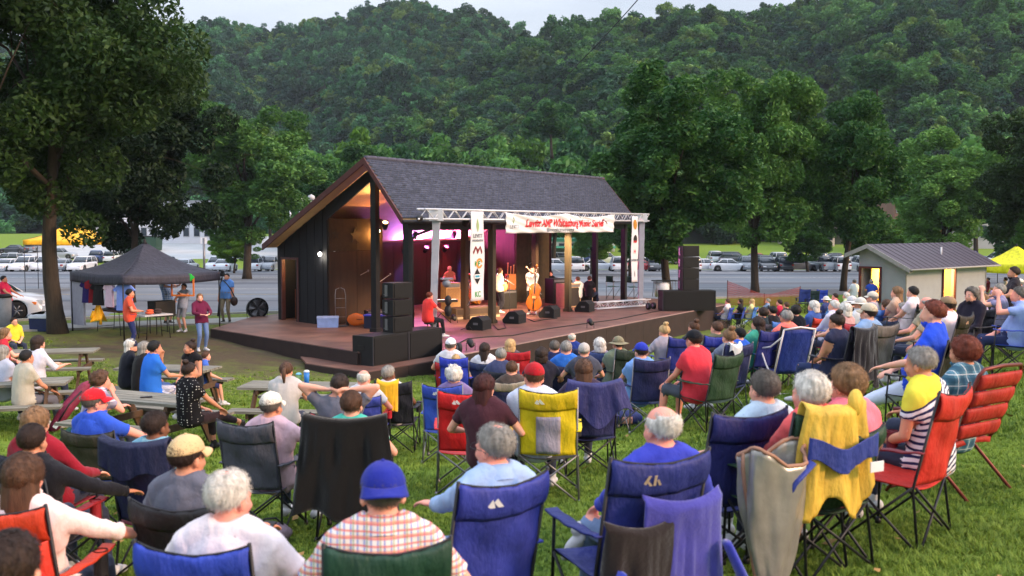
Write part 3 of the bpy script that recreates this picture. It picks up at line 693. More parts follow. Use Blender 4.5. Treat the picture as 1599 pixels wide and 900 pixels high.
# lamps on the barn
bulb = mat('warm_bulb', (255, 214, 150), emit=25); wbulb = mat('white_bulb', (255, 246, 230), emit=14)
def lamp(name, kind, loc, col, e, size=.15, aim=None, spot=60, blend=.6, parent=None):
    l = bpy.data.lights.new(name, kind); l.energy = e; l.color = col
    if kind == 'AREA': l.size = size
    else: l.shadow_soft_size = size
    if kind == 'SPOT': l.spot_size = R(spot); l.spot_blend = blend
    o = bpy.data.objects.new(name, l); COL.objects.link(o); o.location = loc
    if aim is not None: o.rotation_euler = (Vector(loc)-Vector(aim)).to_track_quat('Z', 'Y').to_euler()
    return o
for (c, lb, m, en, col) in ((K(2.5, 4.12, 3.1), 'orange glowing bulb high on the stage wall under the ceiling', bulb, 40, (1, .38, .08)), (K(-.08, 4.6, 2.35), 'small white porch light on the black left gable of the barn', wbulb, 5, (1, .9, .75))):
    t = thing('wall_lamp', lb, 'lamp', c); mb = MB(); mb.ell((0, 0, 0), (.055, .055, .07)); part('bulb', mb, m, t)
    mb = MB(); mb.lathe([(.0, .07), (.06, .07), (.05, .13), (.03, .17)], 12); part('socket', mb, blackpaint, t)
    lamp('bulb_light', 'POINT', (c[0]-.04, c[1]-.1, c[2]-.12), col, en, .06)
# stage light fixtures
def fixture(loc, aim, label, col, e, spot, ecol, size=.12, kind='SPOT'):
    t = thing('stage_light', label, 'stage light', loc, 0, 'stage lights round the barn')
    d = (Vector(aim)-Vector(loc)).normalized(); q = d.to_track_quat('Z', 'Y').to_matrix()
    mb = MB(); mb.lathe([(.0, -.14), (.08, -.14), (.1, -.05), (.115, .12), (.1, .12), (.0, .10)], 14, rot=q); part('housing', mb, blackpaint, t)
    mb = MB(); mb.lathe([(.0, .105), (.095, .112), (.095, .118), (0, .118)], 14, rot=q); part('lens', mb, mat('lens_'+hx(ecol), ecol, emit=6), t)
    mb = MB(); mb.tube([(-.13, 0, 0), (-.13, 0, .16), (.13, 0, .16), (.13, 0, 0)], .012, 5); part('yoke', mb, blackpaint, t)
    o = Vector(loc)+d*.16; lamp('beam', kind, o, col, e, size, aim, spot)
# --- truss
T0, T1 = np.array((-2.25, 29.1)), np.array((5.45, 41.5))
def TP(t, off=0, z=3.6):
    p = T0+(T1-T0)*t; n = np.array((.85, -.527)); return (p[0]+n[0]*off, p[1]+n[1]*off, z)
alu = mat('white_grey_aluminium', (205, 206, 212), .4, .08, metal=.25)
tr = thing('lighting_truss', 'long white aluminium lattice truss on two sleeved legs across the stage front', 'truss', (0, 0, 0))
for zc, off in ((3.76, -.14), (3.76, .14), (3.48, -.14), (3.48, .14)):
    mb = MB(); mb.tube([TP(-.045, off, zc), TP(1.02, off, zc)], .03, 8); part('chord', mb, alu, tr)
mb = MB(); nL = 44
for i in range(nL):
    a, b = -.04+1.06*i/nL, -.04+1.06*(i+1)/nL
    z0, z1 = (3.48, 3.76) if i % 2 else (3.76, 3.48)
    mb.tube([TP(a, .14, z0), TP(b, .14, z1)], .014, 5); mb.tube([TP(a, -.14, z1), TP(b, -.14, z0)], .014, 5); mb.tube([TP(a, -.14, 3.76), TP(b, .14, 3.76)], .012, 5)
part('lattice', mb, alu, tr)
sleeve = mat('grey_white_scrim', (156, 160, 172), .85, .08, 3, .4, 12)
for t_, lean in ((.005, -.12), (.992, -.03)):
    x, y, _ = TP(t_, 0); mb = MB(); rs = []
    for z in np.linspace(0.02, 3.42, 12):
        hw = .10+.02*z/3.4; o = lean*(1-z/3.4)
        rs.append(np.array([(x+o+sx*hw*.9+.008*math.sin(z*9+sx), y+sy*hw, z) for sx, sy in ((-1, -1), (1, -1), (1, 1), (-1, 1))]))
    mb.smooth = False; mb.rings(rs); lg = part('leg', mb, sleeve, tr)
    mb = MB(); mb.box((x+lean, y, .03), (.6, .6, .05)); part('base_plate', mb, STEEL, lg)
    mb = MB(); mb.box((x, y, 3.6), (.4, .4, .34)); part('sleeve_block', mb, alu, lg)
# head of the truss sticking out at the left with clamps and a lamp
t = thing('stage_light', 'small lamp clamped to the left end of the white truss', 'stage light', TP(-.05, 0, 3.5), 0)
mb = MB(); mb.ell((0, 0, 0), (.1, .22, .1)); part('housing', mb, blackpaint, t); mb = MB(); mb.tube([(0, -.35, -.03), (0, .35, .02)], .03); part('bracket', mb, alu, t)
# --- banners
vinyl = mat('white_vinyl', (214, 214, 220), .6, .05, 2, .2, 6)
vinylw = vinyl
def text_mesh(txt, size, shear=0, bold=0, align='CENTER', ext=0):
    cu = bpy.data.curves.new('t', 'FONT'); cu.body = txt; cu.size = size; cu.shear = shear; cu.offset = bold; cu.align_x = align; cu.align_y = 'CENTER'; cu.resolution_u = 3
    o = bpy.data.objects.new('t', cu); COL.objects.link(o); bpy.context.view_layer.update()
    me = bpy.data.meshes.new_from_object(o.evaluated_get(bpy.context.evaluated_depsgraph_get())); bpy.data.objects.remove(o); return me
def on_surface(me, fn, off, width=1.0):                          # map text x,y on to a surface fn(x,y)->point, along its normal
    bm = bmesh.new(); bm.from_mesh(me); bmesh.ops.subdivide_edges(bm, edges=[e for e in bm.edges if e.calc_length() > .12], cuts=2); bm.to_mesh(me); bm.free()
    for v in me.vertices:
        x, y = v.co.x*width, v.co.y; p = np.array(fn(x, y)); px_ = np.array(fn(x+.01, y)); py_ = np.array(fn(x, y+.01))
        n = np.cross(px_-p, py_-p); n /= np.linalg.norm(n)+1e-9; v.co = p+n*off
    me.update(); return me
ban = thing('banner', 'wide white vinyl banner with red series title hanging from the truss', 'banner', (0, 0, 0))
tb0, tb1 = .2426, .787; LB = (tb1-tb0)*14.6
def bsurf(x, y):                                                # x along -LB/2..LB/2 , y -.34...34
    t = tb0+(tb1-tb0)*(x/LB+.5); u = x/LB+.5; v = y/.68+.5
    sag = .13*math.sin(PI*((u*2) % 1.0))*v**3 if v > 0 else 0
    bow = .03*math.sin(u*23+v*3)+.05*math.sin(u*PI*2)*v+.02*math.sin((u+v*.4)*41)
    tilt = .03*math.cos(u*3)
    return TP(t, .2+bow, 3.38+y-sag*.9)
mb = MB(); mb.grid(lambda s, q: bsurf((s-.5)*LB, (q-.5)*.68), 90, 12, .006); part('cloth', mb, vinyl, ban)
red = mat('red_print', (206, 32, 44), .6, .05, bump=0); greyp = mat('grey_print', (120, 124, 130), .6, .05, bump=0); blackp = mat('black_print', (26, 24, 28), .6, bump=0)
greenp = mat('green_print', (60, 140, 60), .6, bump=0); orangep = mat('orange_print', (224, 140, 60), .6, bump=0); cyanp = mat('cyan_print', (60, 150, 180), .6, bump=0); ochre = mat('ochre_print', (176, 120, 30), .6, bump=0); dredp = mat('dark_red_print', (120, 34, 40), .6, bump=0); whitep = mat('white_print', (225, 225, 228), .6, bump=0)
tm = text_mesh('Levitt AMP Whitesburg Music Series', .40, .18, .012)
w_ = max(v.co.x for v in tm.vertices)-min(v.co.x for v in tm.vertices)
part('title_lettering', on_surface(tm, lambda x, y: bsurf(x+.15, y+.0), .012, 5.75/w_), red, ban)
tm = text_mesh('#musicmoves', .2, .1, .004); w_ = max(v.co.x for v in tm.vertices)-min(v.co.x for v in tm.vertices)
part('small_lettering', on_surface(tm, lambda x, y: bsurf(x-.4, y-.235), .012, 2.0/w_), greyp, ban)
tm = text_mesh('LEVITT', .17); part('corner_lettering', on_surface(tm, lambda x, y: bsurf(x-3.45, y-.13), .012, 1.2), greyp, ban)
def flat_poly(pts, fn, off, holes=None):
    mb = MB(); mb.smooth = False
    P = [np.array(fn(x, y)) for x, y in pts]; p = np.array(fn(0, 0)); n = np.cross(np.array(fn(.01, 0))-p, np.array(fn(0, .01))-p); n /= np.linalg.norm(n)
    mb.add([q+n*off for q in P], [tuple(range(len(P)))]); return mb
def leafpts(cx, cy, s): return [(cx+s*x, cy+s*y) for x, y in ((0, -1), (.35, -.5), (.42, .1), (.2, .7), (.05, 1.05), (-.15, .6), (-.38, .1), (-.3, -.5))]
part('leaf_logo', flat_poly(leafpts(-3.5, .1, .13), bsurf, .014), mat('pale_green_print', (150, 170, 120), .6, bump=0), ban)
arc = [(3.1+.28*math.cos(q), -.02+.2*math.sin(q)) for q in np.linspace(PI, 0, 12)]+[(3.1+.2*math.cos(q), -.02+.13*math.sin(q)) for q in np.linspace(0, PI, 12)]
part('arch_logo', flat_poly(arc, bsurf, .014), dredp, ban)
def vbanner(t, top, h, wd, label, marks):
    vb = thing('banner', label, 'banner', (0, 0, 0), 0)
    def fn(x, y):
        return TP(t+x/14.6, .2+.02*math.sin(y*3+x*4), top-h/2+y-(.05*abs(x/wd*2)**.5 if y > h/2-.15 else 0)*0)
    mb = MB(); mb.grid(lambda s, q: fn((s-.5)*wd, (q-.5)*h), 8, 24, .006); part('cloth', mb, vinyl, vb)
    for kind, y, s, m, txt in marks:
        if kind == 'text': 
            tm = text_mesh(txt, s, 0, .006); part('lettering', on_surface(tm, lambda x, yy: fn(x, yy+y), .012, 1.1), m, vb)
        elif kind == 'leaf': part('leaf_logo', flat_poly(leafpts(0, y, s), fn, .012), m, vb)
        elif kind == 'disc': part('round_logo', flat_poly([(s*math.cos(q), y+s*math.sin(q)) for q in np.linspace(0, 2*PI, 20)[:-1]], fn, .012), m, vb)
        elif kind == 'diamond':
            part('diamond_logo', flat_poly([(0, y+s), (s*.8, y+.1*s), (s*.8, y-.1*s), (0, y-s), (-s*.8, y-.1*s), (-s*.8, y+.1*s)], fn, .012), m, vb)
            part('diamond_stripe', flat_poly([(-s*.7, y+.25*s), (s*.7, y+.25*s), (s*.7, y-.25*s), (-s*.7, y-.25*s)], fn, .016), whitep, vb)
            part('diamond_core', flat_poly([(-s*.5, y+.14*s), (s*.5, y+.14*s), (s*.5, y-.14*s), (-s*.5, y-.14*s)], fn, .02), cyanp, vb)
        elif kind == 'roofs':
            part('roof_logo', flat_poly([(-s, y-.05), (-s*.5, y+s*.6), (0, y+.02), (s*.5, y+s*.6), (s, y-.05), (s*.8, y-.12), (s*.45, y+s*.3), (0, y-.12), (-s*.45, y+s*.3), (-s*.8, y-.12)], fn, .012), m, vb)
        elif kind == 'ring': part('ring_logo', flat_poly([(.1+s*math.cos(q), y+s*math.sin(q)) for q in np.linspace(.2, 5.9, 16)]+[(.1+s*.6*math.cos(q), y+s*.6*math.sin(q)) for q in np.linspace(5.9, .2, 16)], fn, .012), m, vb)
vbanner(.132, 3.72, 2.74, .74, 'tall narrow white banner with stacked sponsor logos at the left front of stage',
        [('leaf', .95, .2, mat('pale_green_print', (150, 170, 120)), 0), ('text', .62, .16, greyp, 'LEVITT'), ('text', .48, .08, greyp, 'FOUNDATION'), ('roofs', .18, .24, dredp, 0), ('ring', -.22, .16, orangep, 0), ('text', -.24, .22, greenp, 'KF'), ('diamond', -.62, .25, blackp, 0), ('text', -1.18, .24, greenp, 'KC')])
vbanner(.916, 3.66, 2.66, .62, 'tall narrow white banner with round ochre logo at the right front of stage',
        [('disc', 1.0, .2, ochre, 0), ('disc', .42, .16, blackp, 0), ('text', .3, .12, red, 'PAW'), ('text', -.1, .2, red, 'H'), ('text', -.45, .12, greyp, 'WHITESBURG'), ('leaf', -1.0, .14, greyp, 0)])
# --- speakers
spk = mat('speaker_black', (15, 15, 18), .7, .2, 20, .4, 200); grille = mat('speaker_grille', (9, 9, 11), .8, .3, 300, .6, 400)
def oriented(loc, ang, name, label, cat, group=None): return thing(name, label, cat, loc, ang, group)
FRONT = BANG-PI/2                                                # object's -Y faces the audience of the stage
def subbox(loc, label, w_=1.4, h=.77, d=.7):
    t = oriented(loc, FRONT+PI/2+0.0, 'subwoofer', label, 'speaker', 'low subwoofer cabinets')
    mb = MB(); mb.box((0, 0, h/2), (w_, d, h)); part('cabinet', mb, spk, t)
    mb = MB(); mb.box((0, -d/2-.008, h/2), (w_-.12, .02, h-.1)); part('grille', mb, grille, t)
    for s in (-1, 1):
        mb = MB(); mb.box((s*(w_/2+.004), .05, h*.6), (.012, .22, .12)); part('handle', mb, blackpaint, t)
    for s in (-1, 1):
        mb = MB(); mb.box((s*(w_/2-.012), -d/2-.006, h/2), (.03, .03, h)); part('corner_trim', mb, mat('worn_black_edge', (40, 40, 46), .5), t)
    return t
sd0, sd1 = np.array((-3.6, 25.6)), np.array((-1.98, 28.0)); sdir = (sd1-sd0)/np.linalg.norm(sd1-sd0); sang = math.atan2(sdir[1], sdir[0]); sback = np.array((-sdir[1], sdir[0]))
def along(s, b, z): p = sd0+sdir*s+sback*b; return (p[0], p[1], z)
for s, lb in ((.72, 'wide black subwoofer box at the near end of the lower platform'), (2.17, 'wide black subwoofer box at the far end under the speaker stack')):
    t = subbox(along(s, .36, -.35), lb, 1.44, .77); t.rotation_euler.z = sang
def cab(loc, ang, label, tilt=0):
    t = thing('speaker_cabinet', label, 'speaker', loc, ang, 'stacked line array cabinets'); t.rotation_euler.x = tilt
    mb = MB(); h = .42; mb.smooth = False
    P = [(sx*.36, y, z) for z in (0, h) for y, k_ in ((-.25, 1), (.25, .8)) for sx in (-k_, k_)]
    mb.add(P, [(0, 2, 3, 1), (4, 5, 7, 6), (0, 1, 5, 4), (1, 3, 7, 5), (3, 2, 6, 7), (2, 0, 4, 6)]); part('cabinet', mb, spk, t)
    mb = MB(); mb.box((0, -.262, h/2), (.64, .02, h-.06)); part('grille', mb, grille, t)
    for s in (-1, 1):
        mb = MB(); mb.box((s*.35, .02, h/2), (.03, .1, .3)); mb.ell((s*.36, .1, h*.25), (.012, .012, .012)); part('rigging_plate', mb, STEEL, t)
for i, lb in enumerate(('bottom cabinet of the left black speaker stack', 'middle cabinet of the left black speaker stack', 'top cabinet of the left black speaker stack')):
    cab(along(1.35, .35, .425+i*.455), sang-.1, lb)
rb = onz(1079, 486, 0); 
t = subbox((rb.x-.1, rb.y+.4, 0), 'wide black subwoofer box at the right end of the deck', 2.1, .78); t.rotation_euler.z = BANG-.9
for i, lb in enumerate(('bottom cabinet of the right black speaker stack', 'second cabinet up of the right black speaker stack', 'third cabinet up of the right black speaker stack', 'top cabinet of the right black speaker stack')):
    cab((rb.x-.05, rb.y+.5, .785+i*.43), .35, lb, -.02*i)
def wedge(loc, ang, label):
    t = thing('floor_monitor', label, 'speaker', loc, ang, 'black wedge monitors along the stage front')
    mb = MB(); prof = [(-.3, 0), (.26, 0), (.3, .1), (.06, .4), (-.16, .42), (-.3, .3)]
    mb.prism([(y, z) for y, z in prof], -.33, .33, 'x'); part('cabinet', mb, spk, t)
    mb = MB(); a_ = math.atan2(.3, -.24); mb.box((0, .19, .262), (.6, .36, .014), Matrix.Rotation(-math.atan2(.3, .24), 3, 'X')); part('grille', mb, grille, t)
    for s in (-1, 1):
        mb = MB(); mb.box((s*.334, -.05, .2), (.01, .16, .07)); part('handle', mb, STEEL, t)
for (u, v, lb) in ((737, 521, 'first wedge monitor from the left, below the tall logo banner'), (793, 511, 'second wedge monitor from the left, in front of the guitarist'), (848, 502, 'third wedge monitor from the left, in front of the bass player'), (903, 493, 'last wedge monitor at the right, near the brown post')):
    p = onz(u+10, v-6, 0); wedge((p.x, p.y+.1, .002), BANG+.15, lb)
# ================================================================ PEOPLE
def v3(*a): return np.array(a, float)
def unit(v): return v/(np.linalg.norm(v)+1e-9)
def ik(a, t, l1, l2, hint):
    d = t-a; L = np.linalg.norm(d); u = d/(L+1e-9)
    if L > (l1+l2)*.995: L = (l1+l2)*.995; t = a+u*L
    x = (l1*l1-l2*l2+L*L)/(2*L); h = math.sqrt(max(0, l1*l1-x*x))
    n = hint-u*np.dot(hint, u); n = unit(n); return a+u*x+n*h, t
def rot_z(a): return np.array([[math.cos(a), -math.sin(a), 0], [math.sin(a), math.cos(a), 0], [0, 0, 1]])
def rot_x(a): return np.array([[1, 0, 0], [0, math.cos(a), -math.sin(a)], [0, math.sin(a), math.cos(a)]])
def rot_y(a): return np.array([[math.cos(a), 0, math.sin(a)], [0, 1, 0], [-math.sin(a), 0, math.cos(a)]])
HAND = {}   # named wrist targets: (x side-multiplied, y, z), hand direction, curl, elbow hint
def pose(kind='camp', lean=14, hy=0, hp=0, hr=0, L='rest', Rr='rest', legs='down', twist=0, side=0, belly=.02, seat=.405, sh=1.0):
    J = {}
    stand = kind == 'stand'
    if stand: J['P'] = v3(0, 0, .93); ln = R(lean)
    elif kind == 'floor': J['P'] = v3(0, 0, .12); ln = R(lean)
    else: J['P'] = v3(0, -.09, seat+.09); ln = R(lean)
    sd_ = R(side)
    up = unit(v3(math.sin(sd_), -math.sin(ln), math.cos(ln)))
    J['N'] = J['P']+up*.50
    J['up'] = up
    neckdir = unit(up*.5+v3(0, .28, .9)) if not stand else unit(v3(0, .15, 1))
    J['H'] = J['N']+neckdir*.136+v3(0, .01, 0)
    hyr, hpr, hrr = R(hy), R(hp), R(hr)
    J['HR'] = rot_z(hyr)@rot_x(hpr)@rot_y(hrr)
    J['H'] = J['H']+v3(-math.sin(hyr)*.0, 0, 0)
    tw = R(twist); xa = v3(math.cos(tw), math.sin(tw), 0); J['xa'] = xa
    hipw = .095
    for s, nm in ((-1, 'l'), (1, 'r')):
        Sx = J['N']-up*.055+xa*s*.178*sh; J['S'+nm] = Sx
        spec = L if s < 0 else Rr
        hint = v3(s*.6, -.5, -.7); curl = .5; hd = v3(0, 1, -.25); pn = v3(0, 0, -1)
        H = J['H']; P = J['P']
        if not stand and kind != 'floor':
            T = {'rest': (v3(s*.29, .17, seat+.25), v3(-s*.1, 1, -.25)), 'lap': (v3(s*.10, .19, seat+.17), v3(-s*.75, .6, -.2)),
                 'knee': (v3(s*.13, .33, seat+.17), v3(0, .9, -.45)), 'lean': (v3(s*.05, .36, seat+.27), v3(-s*.6, .7, -.2)),
                 'chin': (H+v3(s*.05, .12, -.17), v3(-s*.2, 0, 1)), 'phone': (H+v3(s*.07, .26, -.03), v3(-s*.3, .2, 1)),
                 'behind': (H+v3(s*.13, -.07, -.02), v3(-s*1, -.1, .1)), 'out': (v3(s*.42, .25, seat+.30), v3(s*.1, 1, -.1)), 'side': (v3(s*.30, -.12, seat+.12), v3(0, .3, -1)),
                 'table': (v3(s*.16, .36, .80), v3(-s*.4, .9, 0)), 'keys': (v3(s*.16, .40, seat+.26), v3(0, 1, -.1)), 'drum': (v3(s*.18, .32, seat+.35), v3(-s*.1, 1, .3)),
                 'kneeclasp': (v3(-s*.02 if s > 0 else -.16, .40, seat+.30), v3(-.5, .7, .1))}[spec]
            if spec in ('behind',): hint = v3(s*1, .1, .05)
            if spec in ('phone', 'chin'): hint = v3(s*.8, .1, -1)
            if spec in ('rest', 'out'): hint = v3(s*.7, -.6, -.5)
            if spec in ('phone', 'drum'): curl = 1.0
        else:
            z0 = P[2]
            T = {'down': (v3(s*.25, .06, z0-.10), v3(0, .1, -1)), 'hip': (v3(s*.2, .03, z0+.08), v3(-s*.5, .6, -.5)), 'up': (v3(s*.22, .38, z0+.42), v3(0, .5, 1)),
                 'front': (v3(s*.12, .26, z0+.16), v3(-s*.8, .5, .1)), 'neckhold': (v3(-.52, .18, z0+.34), v3(-.3, .2, .9)), 'strum': (v3(-.05, .22, z0+.10), v3(-.8, .2, -.4)),
                 'basshigh': (v3(.10, .26, z0+.66), v3(0, .4, .8)), 'basslow': (v3(.03, .33, z0+.10), v3(-.2, .5, -.7)), 'strap': (v3(s*.1, .14, z0+.30), v3(-s*.3, .1, 1)),
                 'rest': (v3(s*.22, .3, z0+.1), v3(0, 1, -.2)), 'back': (v3(s*.26, -.25, z0-.06), v3(0, -.3, -1)), 'reach': (v3(s*.1, .5, z0+.35), v3(0, 1, .1)), 'knee': (v3(s*.14, .38, z0+.2), v3(0, .9, -.5)), 'phone': (H+v3(s*.07, .26, -.03), v3(-s*.3, .2, 1))}[spec]
            if spec in ('front', 'hip', 'strum', 'neckhold'): hint = v3(s*1, -.5, -.6)
            if spec in ('basshigh', 'phone', 'up'): hint = v3(s*1, .1, -.6)
            if spec in ('neckhold', 'basshigh', 'phone', 'up', 'strap'): curl = 1.1
        w_, hd = T; E, W_ = ik(Sx, np.array(w_), .285, .255, hint)
        J['E'+nm], J['W'+nm] = E, W_; hd = unit(hd)
        fa = unit(W_-E); 
        hd = unit(hd+fa*.5); J['D'+nm] = hd; pn = v3(0, 0, -1) if abs(hd[2]) < .75 else v3(-s, 0, 0)
        if spec == 'knee': pn = v3(0, -.3, -1)
        J['PN'+nm] = unit(pn-hd*np.dot(pn, hd)); J['CURL'+nm] = curl
        # legs
        Hp = J['P']+v3(s*hipw, .01, -.03); J['Hp'+nm] = Hp
        lg = legs if isinstance(legs, str) else legs[0 if s < 0 else 1]
        kh = v3(s*.1, 1, .6); fd = v3(s*.12, 1, 0)
        if stand: A = {'down': v3(s*.11, -.02, .085), 'apart': v3(s*.19, 0, .085), 'step': v3(s*.1, s*.14, .085)}.get(lg, v3(s*.11, -.02, .085)); kh = v3(s*.05, 1, 0); fd = v3(s*.25, 1, 0)
        elif kind == 'floor': A = {'down': v3(s*.16, .70, .08), 'bent': v3(s*.14, .45, .08)}[lg]; kh = v3(0, .2, 1); fd = v3(s*.2, .6, .8) if lg == 'down' else v3(0, 1, 0)
        else:
            A = {'down': v3(s*.15, .40, .085), 'out': v3(s*.12, .68, .085), 'back': v3(s*.1, .12, .085), 'wide': v3(s*.24, .42, .085),
                 'crossed': v3(s*.16-.10*s, .74, .36), 'ankle': v3(-s*.22, .36, seat+.07), 'table': v3(s*.14, .34, .085)}[lg]
            if lg == 'ankle': kh = v3(s*1.2, .7, .2); fd = v3(-s*.5, .3, -.6)
            if lg == 'crossed': kh = v3(0, .3, 1); fd = v3(0, 1, -.35)
        Kn, A = ik(Hp, A, .43, .42, kh); J['K'+nm], J['A'+nm], J['F'+nm] = Kn, A, unit(fd)
    J['belly'] = belly; J['kind'] = kind; J['sh'] = sh
    return J
def head_shapes(mb, J):
    Rm, H = J['HR'], J['H']
    def e(c, r, rr=None): mb.ell(H+Rm@np.array(c)*1.05, np.array(r)*1.05, Rm if rr is None else Rm@rr, 18, 12)
    e((0, -.012, .03), (.076, .096, .082)); e((0, .03, -.03), (.063, .066, .082)); e((0, .048, -.078), (.043, .038, .033)); e((0, .035, -.055), (.056, .048, .045))
    e((0, .094, -.022), (.013, .018, .02)); e((0, .100, -.034), (.017, .014, .011)); e((0, .087, -.066), (.022, .010, .010)); e((0, .082, .008), (.05, .015, .012))
    for s in (-1, 1):
        e((s*.078, -.006, -.018), (.010, .019, .032), rot_z(-s*.35)); e((s*.038, .062, -.034), (.024, .024, .022))
def hand_shapes(mb, W, D, PN, s, curl, vox):
    X = unit(np.cross(D, PN)); 
    if s > 0: X = X
    M_ = np.stack([X, D, -PN], 1)
    mb.ell(W+D*.05, (.040, .056, .0155), M_, 14, 9); mb.ell(W+D*.012, (.027, .03, .02), M_, 10, 7)
    r = .009 if vox < .011 else .0118
    for i, (o, l) in enumerate(((-.030, .066), (-.010, .076), (.011, .072), (.031, .056))):
        a = W+D*.092+X*o; ang = 0; dd = unit(D+X*o*4.0); pts = [W+D*.06+X*o*.9, a]; 
        for k, f in enumerate((.45, .32, .23)):
            ang += curl*(.45+.1*k)+.05*i; q = dd*math.cos(ang)+PN*math.sin(ang); pts.append(pts[-1]+q*l*f*1.05)
        mb.tube(pts, [r*1.05, r*1.05, r, r*.92, r*.8], 8); mb.ell(pts[-1], (r*.8,)*3, n=8, m=6)
    tx = -s if True else s
    # thumb leaves the inner side of the palm near its base
    side_ = X if np.dot(X, v3(-s, 0, 0)) > 0 else -X
    p0 = W+D*.02+side_*.022; d1 = unit(D*.62+side_*.75+PN*.25); p1 = p0+d1*.042; d2 = unit(D*.9+side_*.25+PN*(.2+.3*curl)); p2 = p1+d2*.032; p3 = p2+unit(D+PN*.4*curl)*.024
    mb.tube([p0, p1, p2, p3], [.0135, .0115, .010, .0085], 8); mb.ell(p3, (.0085,)*3, n=8, m=6)
def body_source(J, vox):
    mb = MB(); P, N_, up, xa = J['P'], J['N'], J['up'], J['xa']; b = J['belly']; sh = J['sh']
    fw0 = unit(np.cross(v3(0, 0, 1), v3(1, 0, 0)))                 # +Y
    rs = []
    st = [(-.13, .09, .07, 0), (-.10, .15, .115, -.01), (-.02, .172, .135, -.005), (.08, .160+b*.4, .125+b, b*.7), (.17, .150+b*.4, .12+b, b*.8), (.28, .162, .122+b*.4, .01), (.37, .172, .115, .0), (.43, .165, .10, -.01), (.475, .125, .08, -.012), (.51, .07, .062, -.01), (.56, .054, .055, .004)]
    for h, rx, ry, oy in st:
        t = np.clip(h/.5, 0, 1); ax = unit(v3(1, 0, 0)*(1-t)+xa*t); ax = unit(ax-up*np.dot(ax, up)); fy = np.cross(up, ax)
        c = P+up*h+fy*oy - v3(0, 1, 0)*.02*math.sin(PI*t)
        rs.append(np.array([c+ax*rx*sh*math.cos(q)*(1 if abs(math.cos(q)) < 2 else 1)+fy*ry*math.sin(q) for q in np.linspace(0, 2*PI, 21)[:-1]]))
    mb.rings(rs)
    if J['kind'] != 'stand':
        mb.ell(P+v3(0, .02, -.03), (.185, .14, .10), None)
    mb.tube([N_-up*.03, N_*.4+J['H']*.6, J['H']+v3(0, 0, -.02)], [.062, .055, .052], 12)
    head_shapes(mb, J)
    for s, nm in ((-1, 'l'), (1, 'r')):
        S_, E, W_ = J['S'+nm], J['E'+nm], J['W'+nm]; Hp, Kn, A, Fd = J['Hp'+nm], J['K'+nm], J['A'+nm], J['F'+nm]
        mb.tube([N_+up*.025, S_*.5+N_*.5+up*.025, S_+up*.0], [.055, .06, .054], 12); mb.ell(S_, (.057, .057, .057)); mb.tube([S_, J['P']+up*.30+xa*s*.10], [.06, .10], 10); 
        mb.tube([S_, S_*.5+E*.5, E], [.053, .047, .038], 12); mb.ell(E, (.039,)*3); mb.tube([E, E*.6+W_*.4, W_], [.039, .038, .026], 12); mb.ell(W_, (.027,)*3, n=10, m=7)
        hand_shapes(mb, W_, J['D'+nm], J['PN'+nm], s, J['CURL'+nm], vox)
        mb.ell(Hp, (.09, .09, .09)); mb.tube([Hp, Hp*.5+Kn*.5, Kn], [.088, .074, .055], 12); mb.ell(Kn, (.056,)*3)
        mb.tube([Kn, Kn*.65+A*.35, Kn*.25+A*.75, A], [.054, .054, .040, .034], 12); mb.ell(A, (.036,)*3)
        up2 = unit(v3(0, 0, 1)-Fd*Fd[2]); sd2 = np.cross(Fd, up2); M_ = np.stack([sd2, Fd, up2], 1)
        foot0 = A-up2*.045
        mb.ell(foot0-Fd*.035, (.032, .038, .036), M_); mb.ell(foot0+Fd*.06, (.038, .09, .032), M_); mb.ell(foot0+Fd*.13-up2*.012, (.042, .055, .022), M_)
    return mb
def remesh(mb, vox, smooth=2):
    o = bpy.data.objects.new('tmp', mb.mesh('tmp')); COL.objects.link(o)
    m = o.modifiers.new('r', 'REMESH'); m.mode = 'VOXEL'; m.voxel_size = vox; m.use_smooth_shade = True
    if smooth: s = o.modifiers.new('s', 'SMOOTH'); s.factor = .5; s.iterations = smooth
    d = o.modifiers.new('d', 'DECIMATE'); d.ratio = .55 if vox < .011 else .5; t_ = o.modifiers.new('t', 'TRIANGULATE')
    me = bpy.data.meshes.new_from_object(o.evaluated_get(bpy.context.evaluated_depsgraph_get())); bpy.data.objects.remove(o); return me
def getv(me):
    n = len(me.vertices); a = np.empty(n*3, np.float32); me.vertices.foreach_get('co', a); b = np.empty(n*3, np.float32); me.vertices.foreach_get('normal', b)
    return a.reshape(-1, 3).astype(float), b.reshape(-1, 3).astype(float)
def getq(me):
    q = np.empty(len(me.loops), np.int32); me.loops.foreach_get('vertex_index', q)
    t = np.empty(len(me.polygons), np.int32); me.polygons.foreach_get('loop_total', t)
    return q, t
def seg(p, a, b):
    d = b-a; L2 = np.dot(d, d); t = ((p-a)@d)/L2; tc_ = np.clip(t, 0, 1); q = a+tc_[:, None]*d; return np.linalg.norm(p-q, axis=1), t*math.sqrt(L2)
BODYC = {}
def J_H(b): return b.J['H']
